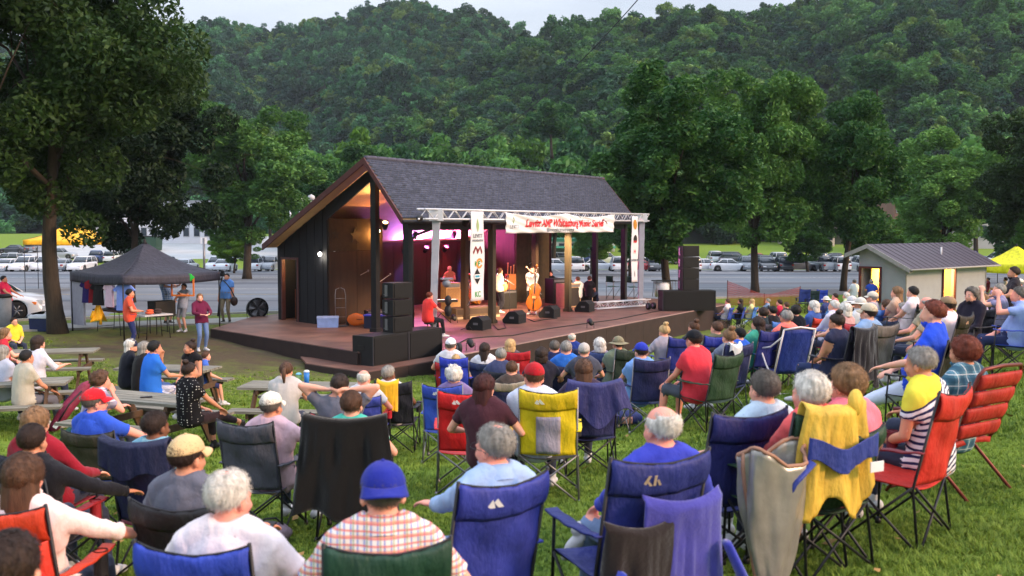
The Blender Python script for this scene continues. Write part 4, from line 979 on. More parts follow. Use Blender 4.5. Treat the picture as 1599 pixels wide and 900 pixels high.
class Body:
    def __init__(s, J, vox):
        s.J = J; s.vox = vox
        s.me = remesh(body_source(J, vox), vox, 5 if vox < .011 else 3); s.me.name = 'body'; s.me.materials.append(None)
        s.V, s.Nn = getv(s.me); q, t = getq(s.me); s.Q = q.reshape(-1, 3)
        V = s.V; up, P = J['up'], J['P']
        D = []; 
        d, t = seg(V, P+up*.02, J['N']-up*.05); D.append(d-.13); s.spine = (V-P)@up
        d, t = seg(V, J['N']-up*.01, J['H']); D.append(d-.05); s.neck = t
        d = np.linalg.norm(V-J['H'], axis=1); D.append(d-.10)
        s.arm = {}; s.leg = {}
        for nm in 'lr':
            S_, E, W_ = J['S'+nm], J['E'+nm], J['W'+nm]; d, t = seg(V, S_, E); D.append(d-.045); s.arm[nm+'u'] = t
            d, t = seg(V, E, W_); D.append(d-.03); s.arm[nm+'f'] = t+.285
            d = np.linalg.norm(V-(W_+J['D'+nm]*.09), axis=1); D.append(d-.085); s.arm[nm+'h'] = .6+0*d
            d, t = seg(V, J['Hp'+nm], J['K'+nm]); D.append(d-.075); s.leg[nm+'t'] = t
            d, t = seg(V, J['K'+nm], J['A'+nm]); D.append(d-.045); s.leg[nm+'s'] = t+.43
            A = J['A'+nm]; Fd = J['F'+nm]; d, t = seg(V, A-v3(0, 0, .02), A+Fd*.16-v3(0, 0, .045)); D.append(d-.035); s.leg[nm+'f'] = .85+t
        s.lab = np.argmin(np.stack(D, 1), 1)
        s.cache = {}
    def field(s, kind, cut):
        lab = s.lab; f = np.full(len(s.V), -1.0)
        L = {'torso': 0, 'neck': 1, 'head': 2}; base = 3
        idx = {}
        for i, nm in enumerate('lr'):
            for k, key in enumerate(('u', 'f', 'h')): idx[('a', nm, key)] = base+i*6+k
            for k, key in enumerate(('t', 's', 'f')): idx[('l', nm, key)] = base+i*6+3+k
        if kind == 'shirt':
            hem = .12
            ax = unit(J_H(s)-s.J['N']); rel = s.V-s.J['N']; dn = np.linalg.norm(rel-np.outer(rel@ax, ax), axis=1)
            g_ = np.maximum(.525-s.spine, np.minimum(dn-.060, .66-s.spine)); f = np.where((lab == 0) | (lab == 1), g_, f)
            for nm in 'lr':
                for key in 'ufh': f = np.where(lab == idx[('a', nm, key)], cut-s.arm[nm+key], f)
                f = np.where(lab == idx[('l', nm, 't')], hem-s.leg[nm+'t'] if s.J['kind'] != 'stand' else hem-.03-s.leg[nm+'t'], f)
        elif kind == 'trousers':
            f = np.where(lab == 0, .10-s.spine, f)
            for nm in 'lr':
                for key in 'tsf': f = np.where(lab == idx[('l', nm, key)], cut-s.leg[nm+key], f)
        elif kind == 'shoe':
            for nm in 'lr':
                f = np.where(lab == idx[('l', nm, 'f')], .06, f); f = np.where(lab == idx[('l', nm, 's')], s.leg[nm+'s']-cut, f)
        return f
    def garment(s, kind, cut, off, key=''):
        k = (kind, cut, off)
        if k in s.cache: return s.cache[k]
        f = s.field(kind, cut); 
        B = s.V+0
        if kind != 'shoe':
            E_ = np.vstack([s.Q[:, [i, j]] for i, j in ((0, 1), (1, 2), (2, 0), (1, 0), (2, 1), (0, 2))]); m_ = (f > .02)[:, None]; cnt = np.bincount(E_[:, 0], minlength=len(B))[:, None]+1e-9
            for _ in range(14 if s.vox < .011 else 6):
                A_ = np.stack([np.bincount(E_[:, 0], B[E_[:, 1], k], len(B)) for k in range(3)], 1)/cnt; B = np.where(m_, B*.4+A_*.6, B)
        w1 = np.array([abs(noise.noise((x*7, y*7+3, z*5)))+.5*abs(noise.noise((x*17, y*17, z*11+5))) for x, y, z in s.V]) if kind != 'shoe' and s.vox < .011 else np.abs(np.sin(s.V[:, 0]*23+s.V[:, 2]*15+2*np.sin(s.V[:, 1]*19)))*.4
        o = np.clip(f/.012, -1, 1)*(off+(.003 if kind == 'shirt' else 0)) + np.where(f > .02, .006-.020*w1 if kind == 'shirt' else .004-.012*w1 if kind != 'shoe' else 0, 0)
        V = B+s.Nn*o[:, None]
        keep = (f[s.Q] > -.03).any(1); Q = s.Q[keep]
        used = np.unique(Q); mp_ = np.full(len(V), -1); mp_[used] = np.arange(len(used)); V = V[used]; Q = mp_[Q]
        me = fastmesh(kind, V, Q, 3, True); s.cache[k] = me; return me
    def shoes(s):
        if 'shoes' in s.cache: return s.cache['shoes']
        me = s.garment('shoe', .80, .009); V, _ = getv(me); q, t = getq(me); Q = q.reshape(-1, 3); out = []
        cl, cr = s.J['Al']+s.J['Fl']*.06, s.J['Ar']+s.J['Fr']*.06
        isl = np.linalg.norm(V-cl, axis=1) < np.linalg.norm(V-cr, axis=1); fl = isl[Q].sum(1) >= 2
        for k in (fl, ~fl):
            QQ = Q[k]; used = np.unique(QQ); mp_ = np.full(len(V), -1); mp_[used] = np.arange(len(used)); out.append(fastmesh('shoe', V[used], mp_[QQ], 3, True))
        s.cache['shoes'] = out; return out
def get_body(spec, vox):
    key = (tuple(sorted(spec.items(), key=str)), vox)
    if key not in BODYC: BODYC[key] = Body(pose(**spec), vox)
    return BODYC[key]

def hair_mesh(style, lod, seed=0):
    key = ('hair', style, lod, seed % 3)
    if key in MESHC: return MESHC[key]
    rng = np.random.default_rng(seed % 3+hash_(style)); n, m = (56, 36) if lod == 'fg' else (28, 18)
    c = np.array((0, -.012, .03)); r0 = np.array((.076, .096, .082))
    long_ = style in ('long', 'bob', 'pony'); 
    thick = {'short': .010, 'buzz': .004, 'bald': .006, 'fringe': .009, 'bob': .022, 'long': .016, 'bun': .010, 'curly': .030, 'pony': .012, 'fluffy': .020, 'puff': .026}[style]
    V = []; 
    for i in range(m+1):
        th = PI*i/m-PI/2
        for j in range(n):
            ph = 2*PI*j/n
            d = np.array((math.cos(th)*math.cos(ph), math.cos(th)*math.sin(ph), math.sin(th)))   # y front
            front = d[1]; up_ = d[2]
            line = {'bald': .9 if front > -.9 else .2}.get(style, 0)
            # hairline: lower limit of the hair as a function of facing
            lim = np.interp(front, [-1, -.35, .15, .45, .75, 1], [-.80, -.72, -.42, .06, .50, .60])
            if style in ('bob', 'curly', 'fluffy', 'puff', 'long'): lim = np.interp(front, [-1, -.3, .2, .45, .8, 1], [-.98, -.95, -.8, -.25, .50, .58])
            s_ = (up_-lim)/.34
            if style in ('bald',): s_ = min(s_, (.35+.25*(front < -.3)-up_)/.2, (.45-front)/.2)
            if style == 'fringe':                              # thinning on the crown
                cr_ = math.exp(-(((front+.15)/.45)**2+((up_-.95)/.5)**2+(d[0]/.55)**2)*1.2); s_ = min(s_, (.62-cr_)/.2)
            k = max(-1, min(1, s_)); t_ = thick*(k if k > 0 else 0)-.02*(k < 0)*min(1, -k*2)
            t_ += .002*min(1, max(0, k*4))
            a = np.array(wob3(d*3.2+seed % 3)); st = .35*math.sin(ph*23+3*wob(d[0]*2, d[1]*2, d[2]*2))
            amp = {'curly': .5, 'fluffy': .32, 'puff': .3, 'bob': .16}.get(style, .12 if lod != 'fg' else .22)
            t_ += max(0, k)*thick*(amp*a[0]*1.6+amp*.6*st)
            if style in ('curly',): t_ += max(0, k)*.006*math.sin(ph*9+th*3)*math.sin(th*14)
            rr = r0+t_
            p = c+d*rr
            if style in ('short', 'fringe', 'fluffy') and k > 0 and front < -.4: p[1] += .004
            V.append(p)
    fs = []
    for i in range(m):
        for j in range(n): a, b = i*n+j, i*n+(j+1) % n; fs.append((a, b, b+n, a+n))
    mb = MB(); mb.add(V, fs)
    if style in ('long', 'bob', 'pony'):
        L = {'long': .30, 'bob': .09, 'pony': .0}[style]
        if L:
            rs = []
            for q in np.linspace(0, 1, 10):
                z = .04-q*(L+.05); w_ = (.082+.018*math.sin(q*PI)-.02*q*(style == 'long')); dpt = .075+.008*math.sin(q*4)
                ring = []
                for j in range(24):
                    ph = 2*PI*j/24; x = w_*math.cos(ph); y = -.030+dpt*math.sin(ph)*(1 if math.sin(ph) < 0 else .35)-.02*q
                    kk = 1+.05*math.sin(ph*7+q*3); ring.append((x*kk, y*kk, z+.006*math.sin(ph*5)*(q > .9)))
                rs.append(np.array(ring))
            mb.rings(rs)
    if style == 'bun': mb.ell((0, -.06, .135), (.042, .042, .038)); mb.ell((.012, -.075, .14), (.03, .035, .03))
    if style == 'pony': mb.tube([(0, -.10, .05), (0, -.15, .03), (0, -.155, -.06), (0, -.13, -.16)], [.02, .03, .026, .008], 10)
    # loose strands
    if style != 'x':
        cnt = 2600 if lod == 'fg' else 420
        V0 = np.array(V); sel = []
        for _ in range(cnt):
            ii = rng.integers(0, len(V0)); p = V0[ii]; d = (p-c)/r0; L_ = np.linalg.norm(d)
            if L_ < 1.02: continue
            d = d/L_; nrm = unit(d/r0); cx = np.array((0, -.03, .115))-p
            flow = unit(-(cx-nrm*np.dot(cx, nrm))+.25*rng.normal(size=3)); flow = unit(flow-nrm*np.dot(flow, nrm))
            sw = unit(np.cross(nrm, flow))*rng.uniform(.0006, .0016)*(1 if lod == 'fg' else 2.6); l = rng.uniform(.015, .04)
            a0 = p-nrm*.002; a1 = p+flow*l*.5+nrm*rng.uniform(.002, .006); a2 = p+flow*l+nrm*rng.uniform(-.004, .008)
            b = len(sel)*0; sel.append((a0-sw, a0+sw, a1+sw, a1-sw, a2))
        if sel:
            A = np.array(sel).reshape(-1, 3); k = len(sel)
            mb.add(A, [f for i in range(k) for f in ((5*i, 5*i+1, 5*i+2, 5*i+3), (5*i+3, 5*i+2, 5*i+4))])
    MESHC[key] = mb.mesh('hair'); return MESHC[key]
def hash_(s): return sum(ord(ch)*(i+3) for i, ch in enumerate(s))
def wob3(p): v = noise.noise_vector(Vector(p)); return (v.x, v.y, v.z)
def cap_mesh(backward, kind='ball', hi=True):
    key = ('cap', backward, kind)
    if key in MESHC: return MESHC[key]
    mb = MB(); c = np.array((0, -.012, .03)); rs = []; n = 36; r = np.array((.087, .106, .094))
    if kind == 'beanie': zlo = -.25
    else: zlo = .05
    zs = np.r_[np.linspace(zlo, .85, 9), .93, .98, .999]
    s_ = -1 if backward else 1
    for z in zs:
        w_ = math.sqrt(max(0, 1-z*z)); ring = []
        for j in range(n):
            ph = 2*PI*j/n; seam = 1-.012*(abs(math.sin(ph*3)) < .12)
            front = math.sin(ph)*s_
            zz = z+(.10 if z < .8 else .0)*max(0, front)*.6
            dip = -.12*(1-z)*max(0, -front)
            ring.append(c+np.array((w_*math.cos(ph)*r[0]*seam, w_*math.sin(ph)*r[1]*seam, (zz+dip)*r[2]+.008)))
        rs.append(np.array(ring))
    rs = [rs[0]*np.array((.96, .96, 1))+np.array((0, -.0005, 0))]+rs
    mb.rings(rs); mb.ell(c+np.array((0, 0, r[2]+.010)), (.008, .008, .005), n=8, m=6)
    if kind == 'ball':
        def brim(u, v):
            a = (u-.5)*PI*.78; rr0 = np.array((.080, .098)); q = v
            x = math.sin(a)*(.082+.012*q); y = s_*(math.cos(a)*(.098)+q*.068*math.cos(a*.9)) ; z = .045+.012-.018*q-.03*(math.sin(a))**2*q-.010
            return (x, y-.012, z+.002)
        mb.grid(brim, 14, 5, .005)
    if kind == 'sunhat':
        def brim(u, v): a = u*2*PI; q = .09+.075*v; return (math.sin(a)*q, math.cos(a)*(q+.012)-.012, .04-.02*v+.008*math.sin(3*a)*v)
        mb.grid(brim, 30, 4, .004)
    MESHC[key] = mb.mesh('cap'); return MESHC[key]
def glasses_mesh():
    if 'gl' in MESHC: return MESHC['gl']
    mb = MB()
    for s in (-1, 1):
        pts = [(s*.034+.025*math.cos(q), .105, -.002+.018*math.sin(q)) for q in np.linspace(0, 2*PI, 15)]; mb.tube(pts, .0018, 5)
        mb.tube([(s*.059, .104, .0), (s*.076, .085, .002), (s*.084, .0, -.002), (s*.083, -.02, -.01)], .0018, 5)
    mb.tube([(-.009, .106, 0), (.009, .106, 0)], .0016, 5); MESHC['gl'] = mb.mesh('glasses'); return MESHC['gl']
def eyes_mesh(s):
    k = ('eye', s)
    if k in MESHC: return MESHC[k]
    mb = MB(); mb.ell((s*.031, .083, -.006), (.0125, .010, .0085), n=12, m=8); mb.m = 1; mb.ell((s*.031, .0905, -.006), (.006, .0035, .006), n=10, m=6); mb.m = 2
    mb.tube([(s*.016, .094, .015), (s*.032, .094, .020), (s*.048, .086, .015)], [.0025, .0035, .002], 6)
    MESHC[k] = mb.mesh('eye', [mat('eye_white', (205, 200, 195), .3), mat('eye_dark', (40, 28, 22), .2), mat('brow', (60, 44, 34), .8)]); return MESHC[k]
SKINS = {'p': (222, 170, 148), 't': (200, 146, 118), 'b': (120, 80, 58), 'r': (226, 160, 142)}
HAIRC = {'w': (205, 200, 192), 'g': (140, 136, 130), 'dg': (92, 86, 80), 'bk': (26, 22, 22), 'dbr': (46, 32, 26), 'br': (82, 56, 40), 'lbr': (124, 94, 66), 'bl': (190, 158, 110), 'au': (104, 46, 30), 'bur': (60, 24, 24)}
def person(loc, rz, spec, label, shirt=(120, 120, 120), sleeve=.17, pants=(50, 55, 75), leg=.82, shoe=(190, 190, 195), hair='short', hc='br', cap=None, capc=None, capback=False, sk='p', scale=1.0, lod='mid', glasses=False, eyes=False, group='people in the audience', off=.013, smat=None, pmat=None, hs=1.0, headonly=False):
    b = get_body(spec, {'fg': .0102, 'mid': .0165}[lod]); J = b.J
    t = thing('person', label, 'person', loc, rz, group, scale)
    part('body', b.me, skin(SKINS[sk]), t)
    part('shirt', b.garment('shirt', sleeve, off), smat or cloth(shirt), t)
    part('trousers', b.garment('trousers', leg, .010), pmat or cloth(pants), t)
    if shoe:
        for sm in b.shoes(): part('shoe', sm, mat('shoe_'+hx(shoe), shoe, .6), t)
    hm = Matrix.Translation(Vector(J['H']))@Matrix(J['HR'].tolist()).to_4x4()
    hloc, hq, _ = hm.decompose()
    def onhead(o): o.scale = (1.05,)*3; o.location = hloc; o.rotation_mode = 'QUATERNION'; o.rotation_quaternion = hq
    if cap and hair in ('short', 'fringe', 'fluffy', 'bald'): hair = 'buzz'
    if hair: h = part('hair', hair_mesh(hair, lod, hash_(label)), hairm(HAIRC[hc]), t); onhead(h); h.scale = (hs*1.05,)*3
    if cap: c_ = part('cap', cap_mesh(capback, cap), cloth(capc), t); onhead(c_)
    if glasses: g_ = part('glasses', glasses_mesh(), DARKTUBE, t); onhead(g_)
    if eyes:
        for s in (-1, 1): e_ = part('eye', eyes_mesh(s), None, t); onhead(e_)
    return t, b
# ================================================================ CAMP CHAIRS (object's +Y is where the sitter looks)
def bar(pts, r=.010, n=6):
    mb = MB(); mb.tube(pts, r, n); return mb
def cam_logo(w=.07):
    if ('logo', w) in MESHC: return MESHC[('logo', w)]
    mb = MB(); mb.smooth = False
    for tri in (((-.9, -.5), (-.6, -.5), (-.1, .5), (-.4, .5)), ((-.15, -.5), (.15, -.5), (-.35, .05), (-.5, -.1)), ((.2, -.5), (.45, -.5), (.45, .5), (.2, .5)), ((.5, 0), (.65, .1), (1, -.5), (.75, -.5))) if w == .056 else (((-1, -.35), (-.45, .5), (-.1, -.35)), ((-.3, .2), (0, .55), (.75, -.35), (.2, -.35))):
        n = len(tri); vs = [(x*w, 0, y*w) for x, y in tri]+[(x*w, -.002, y*w) for x, y in tri]
        mb.add(vs, [tuple(range(n)), tuple(range(n, 2*n))[::-1]]+[(i, i+n, (i+1) % n+n, (i+1) % n) for i in range(n)])
    MESHC[('logo', w)] = mb.mesh('logo'); return MESHC[('logo', w)]
def backfn(hi, lo, w, sag=.06, dip=.04, lean=.12):
    def fn(u, v):                                               # u across -1..1, v 0 bottom..1 top
        x = u*w; z = lo+(hi-lo)*v-dip*(1-u*u)*v**2; y = -.20-lean*(z-.42)/.5-sag*(1-u*u)*(1-.25*v)-.004*math.sin(u*9+v*7)-.006*math.sin(v*13+u*3)
        return (x, y, z)
    return fn
def chair_meshes(kind):
    def mk():
        D = {}
        hi = {'tall': 1.05, 'low': .92, 'wide': 1.06}[kind]; w = {'tall': .255, 'low': .265, 'wide': .28}[kind]
        fn = backfn(hi, .44, w)
        mb = MB(); mb.grid(lambda s, t: fn(s*2-1, t*.74), 14, 14, .006); D['back'] = mb.mesh('back')
        mb = MB()
        def band(s, t): p = fn(s*2-1, .70+.30*t); bul = .022*math.sin(PI*t)**.6; return (p[0], p[1]-.006-bul-.003*math.sin(s*31), p[2])
        mb.grid(band, 16, 8, .004); mb.grid(lambda s, t: (fn(s*2-1, .70+.30*t)[0], fn(s*2-1, .70+.30*t)[1]+.008, fn(s*2-1, .70+.30*t)[2]), 10, 4, .003); D['head_band'] = mb.mesh('head_band')
        mb = MB(); mb.tube([fn(u, 1.0) for u in np.linspace(-1, 1, 15)], .007, 6); D['piping'] = mb.mesh('piping')
        def sf(s, t): x = (s*2-1)*w; y = -.22+.46*t; sg = .055*(1-(s*2-1)**2)*math.sin(PI*(.2+.7*t)); return (x, y, .43+.02*t-sg)
        mb = MB(); mb.grid(sf, 12, 12, .006); D['seat'] = mb.mesh('seat')
        for s, nm in ((-1, 'l'), (1, 'r')):
            mb = MB()
            def af(p, q): x = s*(w+.015)+(p-.5)*.075*(.5+.5*min(1, q*2)); y = -.27+.53*q; return (x, y, .665-.012*math.sin(PI*q)+.004*math.sin(q*20))
            mb.grid(af, 5, 12, .010); D['arm'+nm] = mb.mesh('armrest')
        wf = w+.02
        bars = {}
        bars['post_l'] = [(-wf, -.25, .0), (-w, -.20, .42), (-w, -.20-.12*(hi-.42)/.5, hi+.01)]; bars['post_r'] = [(-p[0], p[1], p[2]) for p in bars['post_l']]
        bars['fl'] = [(-wf, .25, 0), (-w-.01, .24, .44), (-w-.015, .22, .66)]; bars['fr'] = [(-p[0], p[1], p[2]) for p in bars['fl']]
        bars['b1'] = [(-wf, -.26, .02), (w, -.21, .43)]; bars['b2'] = [(wf, -.27, .02), (-w, -.22, .43)]
        bars['f1'] = [(-wf, .26, .02), (w, .24, .44)]; bars['f2'] = [(wf, .27, .02), (-w, .25, .44)]
        bars['s1'] = [(-wf, -.25, .02), (-w-.01, .24, .44)]; bars['s2'] = [(-wf-.008, .25, .02), (-w-.008, -.2, .43)]
        bars['s3'] = [(wf, -.25, .02), (w+.01, .24, .44)]; bars['s4'] = [(wf+.008, .25, .02), (w+.008, -.2, .43)]
        for k, p in bars.items():
            mb = MB(); mb.tube(p, .0095, 6)
            if k in ('post_l', 'post_r', 'fl', 'fr'): mb.lathe([(.022, -.005), (.022, .02), (.012, .045)], 8, c=(p[0][0], p[0][1], 0))
            D['bar_'+k] = mb.mesh('leg' if k in ('post_l', 'post_r', 'fl', 'fr') else 'cross_brace')
        mb = MB()
        rs = [np.array([(w+.015+.038*math.cos(q), .16+.038*math.sin(q), z) for q in np.linspace(0, 2*PI, 15)[:-1]]) for z in (.53, .60, .665)]
        mb.rings(rs, cap=False); D['cup'] = mb.mesh('cup_holder')
        return D
    return cached(('chair', kind), mk)
def chair(loc, rz, label, col=(40, 50, 130), col2=None, kind='tall', frame=None, scale=1.0, logo=None, group='folding camp chairs on the lawn', edge_=(24, 24, 30), cup=True, armc=None, seatc=None):
    D = chair_meshes(kind); t = thing('camp_chair', label, 'camp chair', loc, rz, group, scale); fr = frame or DARKTUBE
    m = nylon(col); part('back', D['back'], m, t); hb = part('head_band', D['head_band'], nylon(col2) if col2 else m, t); part('piping', D['piping'], nylon(edge_), hb)
    part('seat', D['seat'], nylon(seatc) if seatc else m, t)
    for k in 'lr': part('armrest', D['arm'+k], nylon(armc or col), t)
    if cup: part('cup_holder', D['cup'], nylon(armc or edge_), t)
    for k in D:
        if k.startswith('bar_'): part('leg' if k in ('bar_post_l', 'bar_post_r', 'bar_fl', 'bar_fr') else 'cross_brace', D[k], fr, t)
    if logo:
        l = part('logo', cam_logo(.056 if kind == 'wide' else .055), mat('logo_'+hx(logo), logo, .6), hb); hi = {'tall': 1.05, 'low': .92, 'wide': 1.06}[kind]; w = {'tall': .255, 'low': .265, 'wide': .28}[kind]
        p = backfn(hi, .44, w)(-.28, .86); l.location = (p[0], p[1]-.034, p[2]); l.rotation_euler = (.33, 0, -.06)
    return t
def drape(w, front, back, top, seed=0, wav=.02, flare=.1, jag=.03, th=.007, y0=-.32, lean=.25, cx=0, nx=26, folds=5.0, sag=.0):
    """cloth hung over a chair back whose top edge is at height top; front and back are the hanging lengths"""
    def fn(s, t):
        u = s*2-1; L = front+back; q = t*L-front                 # q<0 in front of the back, q>0 behind
        top_ = top+.06-.04*(1-u*u)-sag*(1-u*u)
        x = cx+u*w*(1+flare*max(0, q)/max(back, .01)); amp = wav*min(1, abs(q)*4)
        wv = amp*(1.5*noise.noise((u*folds*1.1, q*2.2, seed))+.9*noise.noise((u*folds*3, q*4+5, seed)))+amp*.5*math.sin(u*folds*1.7+seed+q*2)
        ln = lean
        e = jag*math.sin(u*5+seed)*max(0, q)/max(back, .01)
        if abs(q) < .03: a = q/.03*PI/2; return (x, y0-.02*math.sin(a)-.07*(1-u*u)*.8, top_+.02*math.cos(a))
        if q < 0: d = -q-.03; return (x, y0+.02+d*ln+wv*.5-.07*(1-u*u)*.8, top_-d)
        d = q-.03+e; return (x, y0-.025+d*ln*.35*(1-min(1, d))-wv-.06*(1-u*u)*.8-.02, top_-d)
    mb = MB(); mb.grid(fn, nx, 30, th); return mb
# ================================================================ THE AUDIENCE
def place(u, v, rz, spec, scale=1.0, lod='mid', plane=None, y0=2.5):
    J = pose(**spec); H = J['H']*scale; c, s_ = math.cos(rz), math.sin(rz)
    off = Vector((c*H[0]-s_*H[1], s_*H[0]+c*H[1], 0))
    if plane is not None:
        h = onz(u, v, plane+H[2]); return Vector((h.x-off.x, h.y-off.y, plane))
    hh = H[2]; 
    for _ in range(4):
        h = onground(u, v, hh, y0); r = h-off; g = gz(r.x, r.y); hh = H[2]+g-h.z
    return Vector((r.x, r.y, g))
LASTP = [None]
def aud(u, v, yaw, label, spec=None, ch=None, chl=None, lod='mid', scale=1.0, chyaw=None, cdx=0, cdy=0, plane=None, chs=1.0, y0=2.5, **kw):
    spec = dict(spec or {}); rz = R(yaw)
    if lod == 'mid':                                            # like poses share one body
        if 'hy' in spec: spec['hy'] = max(-28, min(28, round(spec['hy']/14)*14))
        if 'lean' in spec: spec['lean'] = round(spec['lean']/6)*6
        if 'hp' in spec: spec['hp'] = round(spec['hp']/10)*10
        if spec.get('belly', .02) > .02: spec['belly'] = .05
        for k, d in (('hy', 0), ('hp', 0), ('belly', .02)):
            if spec.get(k) == d: spec.pop(k)
    loc = place(u, v, rz, spec, scale, lod, plane, y0)
    t, b = person(loc, rz, spec, label, lod=lod, scale=scale, **kw); LASTP[0] = t
    if ch is not None:
        cz = R(yaw if chyaw is None else chyaw); x, y = loc.x+cdx+.05*math.sin(cz), loc.y+cdy-.05*math.cos(cz)
        c = chair((x, y, gz(x, y)), cz, chl, scale=chs, **ch); return t, c
    return t, None
def chair_at(u, v, yaw, lb, col, kind='tall', scale=1.0, who=None, **kw):      # by the pixel of the middle of its back's top edge
    hi = {'tall': 1.05, 'low': .92, 'wide': 1.06}[kind]; b_ = (.25+.12*(hi-.42)/.5)*scale; rz = R(yaw); c, s_ = math.cos(rz), math.sin(rz)
    w_ = (who or LASTP[0]).location; ax = Vector((c, s_)); fw = Vector((-s_, c)); t_ = (u-799.5)/F
    lat = min((abs((lambda q: q.x/q.y-t_)(w_.xy+ax*l-fw*(.03+b_))), l) for l in np.linspace(-.4, .4, 81))[1]; q = w_.xy+ax*lat-fw*.03
    return chair((q.x, q.y, gz(q.x, q.y)), rz, lb, col, kind=kind, scale=scale, **kw)
def P_(**k): return k
REST = {}
LAP = P_(L='lap', Rr='lap'); KNEE = P_(L='knee', Rr='knee'); CR = P_(L='lap', Rr='rest', legs=('down', 'ankle')); CR2 = P_(L='rest', Rr='lap', legs=('ankle', 'down'), hy=12)
LOOKL = P_(hy=28, hp=-4, L='rest', Rr='lap'); LOOKR = P_(hy=-28, L='lap', Rr='rest'); LEAN = P_(lean=-12, L='lean', Rr='lean', hp=-14); OUTL = P_(legs=('out', 'out'), L='rest', Rr='lap', hy=10, lean=18)
steel = STEEL
# checked, plaid, striped and dotted cloth
def pattern(name, kind, base, c2, c3=None, scale=30.0, rot=0):
    if name in MATS: return MATS[name]
    m = bpy.data.materials.new(name); m.use_nodes = True; MATS[name] = m; nt = m.node_tree; b = nt.nodes['Principled BSDF']; b.inputs['Roughness'].default_value = .9; b.inputs['Specular IOR Level'].default_value = .15
    tc = N(nt, 'TexCoord'); mp = N(nt, 'Mapping'); mp.inputs['Rotation'].default_value = (0, rot, 0); mp.inputs['Scale'].default_value = (scale,)*3; nt.links.new(tc.outputs['Object'], mp.inputs[0])
    sx = N(nt, 'SeparateXYZ'); nt.links.new(mp.outputs[0], sx.inputs[0]); col = N(nt, 'RGB'); col.outputs[0].default_value = rgb(base); cur = col.outputs[0]
    def band(axis, mult, width, color, phase=0, fac=.8):
        nonlocal cur
        a = N(nt, 'Math', operation='MULTIPLY_ADD'); a.inputs[1].default_value = mult; a.inputs[2].default_value = phase; nt.links.new(sx.outputs[axis], a.inputs[0])
        f = N(nt, 'Math', operation='FRACT'); nt.links.new(a.outputs[0], f.inputs[0]); l = N(nt, 'Math', operation='LESS_THAN'); l.inputs[1].default_value = width; nt.links.new(f.outputs[0], l.inputs[0])
        ml = N(nt, 'Math', operation='MULTIPLY'); ml.inputs[1].default_value = fac; nt.links.new(l.outputs[0], ml.inputs[0])
        x = N(nt, 'Mix', data_type='RGBA'); nt.links.new(ml.outputs[0], x.inputs[0]); nt.links.new(cur, x.inputs[6]); x.inputs[7].default_value = rgb(color); cur = x.outputs[2]
    if kind == 'check':
        band('X', 1, .30, c2, 0, .75); band('Z', 1, .30, c3, 0, .75); band('X', .5, .12, (70, 140, 90), .3, .6); band('Z', .5, .12, (226, 120, 70), .35, .6)
    if kind == 'plaid':
        band('X', 1, .45, c2, 0, .6); band('Z', 1, .45, c2, 0, .6); band('X', 1, .08, c3, .3, .8); band('Z', 1, .08, c3, .3, .8)
    if kind == 'stripe': band('Z', 1, .45, c2, 0, 1)
    if kind == 'twotone':
        l = N(nt, 'Math', operation='GREATER_THAN'); l.inputs[1].default_value = c3[0]; nt.links.new(sx.outputs['Z'], l.inputs[0]); x = N(nt, 'Mix', data_type='RGBA'); nt.links.new(l.outputs[0], x.inputs[0]); nt.links.new(cur, x.inputs[6]); x.inputs[7].default_value = rgb(c2); cur = x.outputs[2]
    if kind == 'stripetop':
        band('Z', 1, .42, c2, 0, 1); l = N(nt, 'Math', operation='GREATER_THAN'); l.inputs[1].default_value = c3[0]*scale; nt.links.new(sx.outputs['Z'], l.inputs[0]); x = N(nt, 'Mix', data_type='RGBA'); nt.links.new(l.outputs[0], x.inputs[0]); nt.links.new(cur, x.inputs[6]); x.inputs[7].default_value = rgb(c3[1]); cur = x.outputs[2]
    if kind == 'dots':
        vo = N(nt, 'TexVoronoi', Randomness=.25); vo.inputs['Scale'].default_value = 1; nt.links.new(mp.outputs[0], vo.inputs['Vector']); l = N(nt, 'Math', operation='LESS_THAN'); l.inputs[1].default_value = .2; nt.links.new(vo.outputs['Distance'], l.inputs[0])
        x = N(nt, 'Mix', data_type='RGBA'); nt.links.new(l.outputs[0], x.inputs[0]); nt.links.new(cur, x.inputs[6]); x.inputs[7].default_value = rgb(c2); cur = x.outputs[2]
    nt.links.new(cur, b.inputs['Base Color']); n2 = N(nt, 'TexNoise', Scale=18.0); nt.links.new(tc.outputs['Object'], n2.inputs['Vector']); bp = N(nt, 'Bump', Strength=.35, Distance=.01); nt.links.new(n2.outputs['Fac'], bp.inputs['Height']); nt.links.new(bp.outputs[0], b.inputs['Normal'])
    return m
NAVY = (38, 42, 92); ROY = (44, 66, 170); RED = (176, 34, 40); BLK = (26, 26, 30); GRN = (34, 58, 42); GRY = (88, 86, 92); MARO = (110, 30, 44)
JEAN = (74, 92, 132); KHA = (150, 138, 112); DKP = (34, 36, 46); WHT = (214, 214, 222)
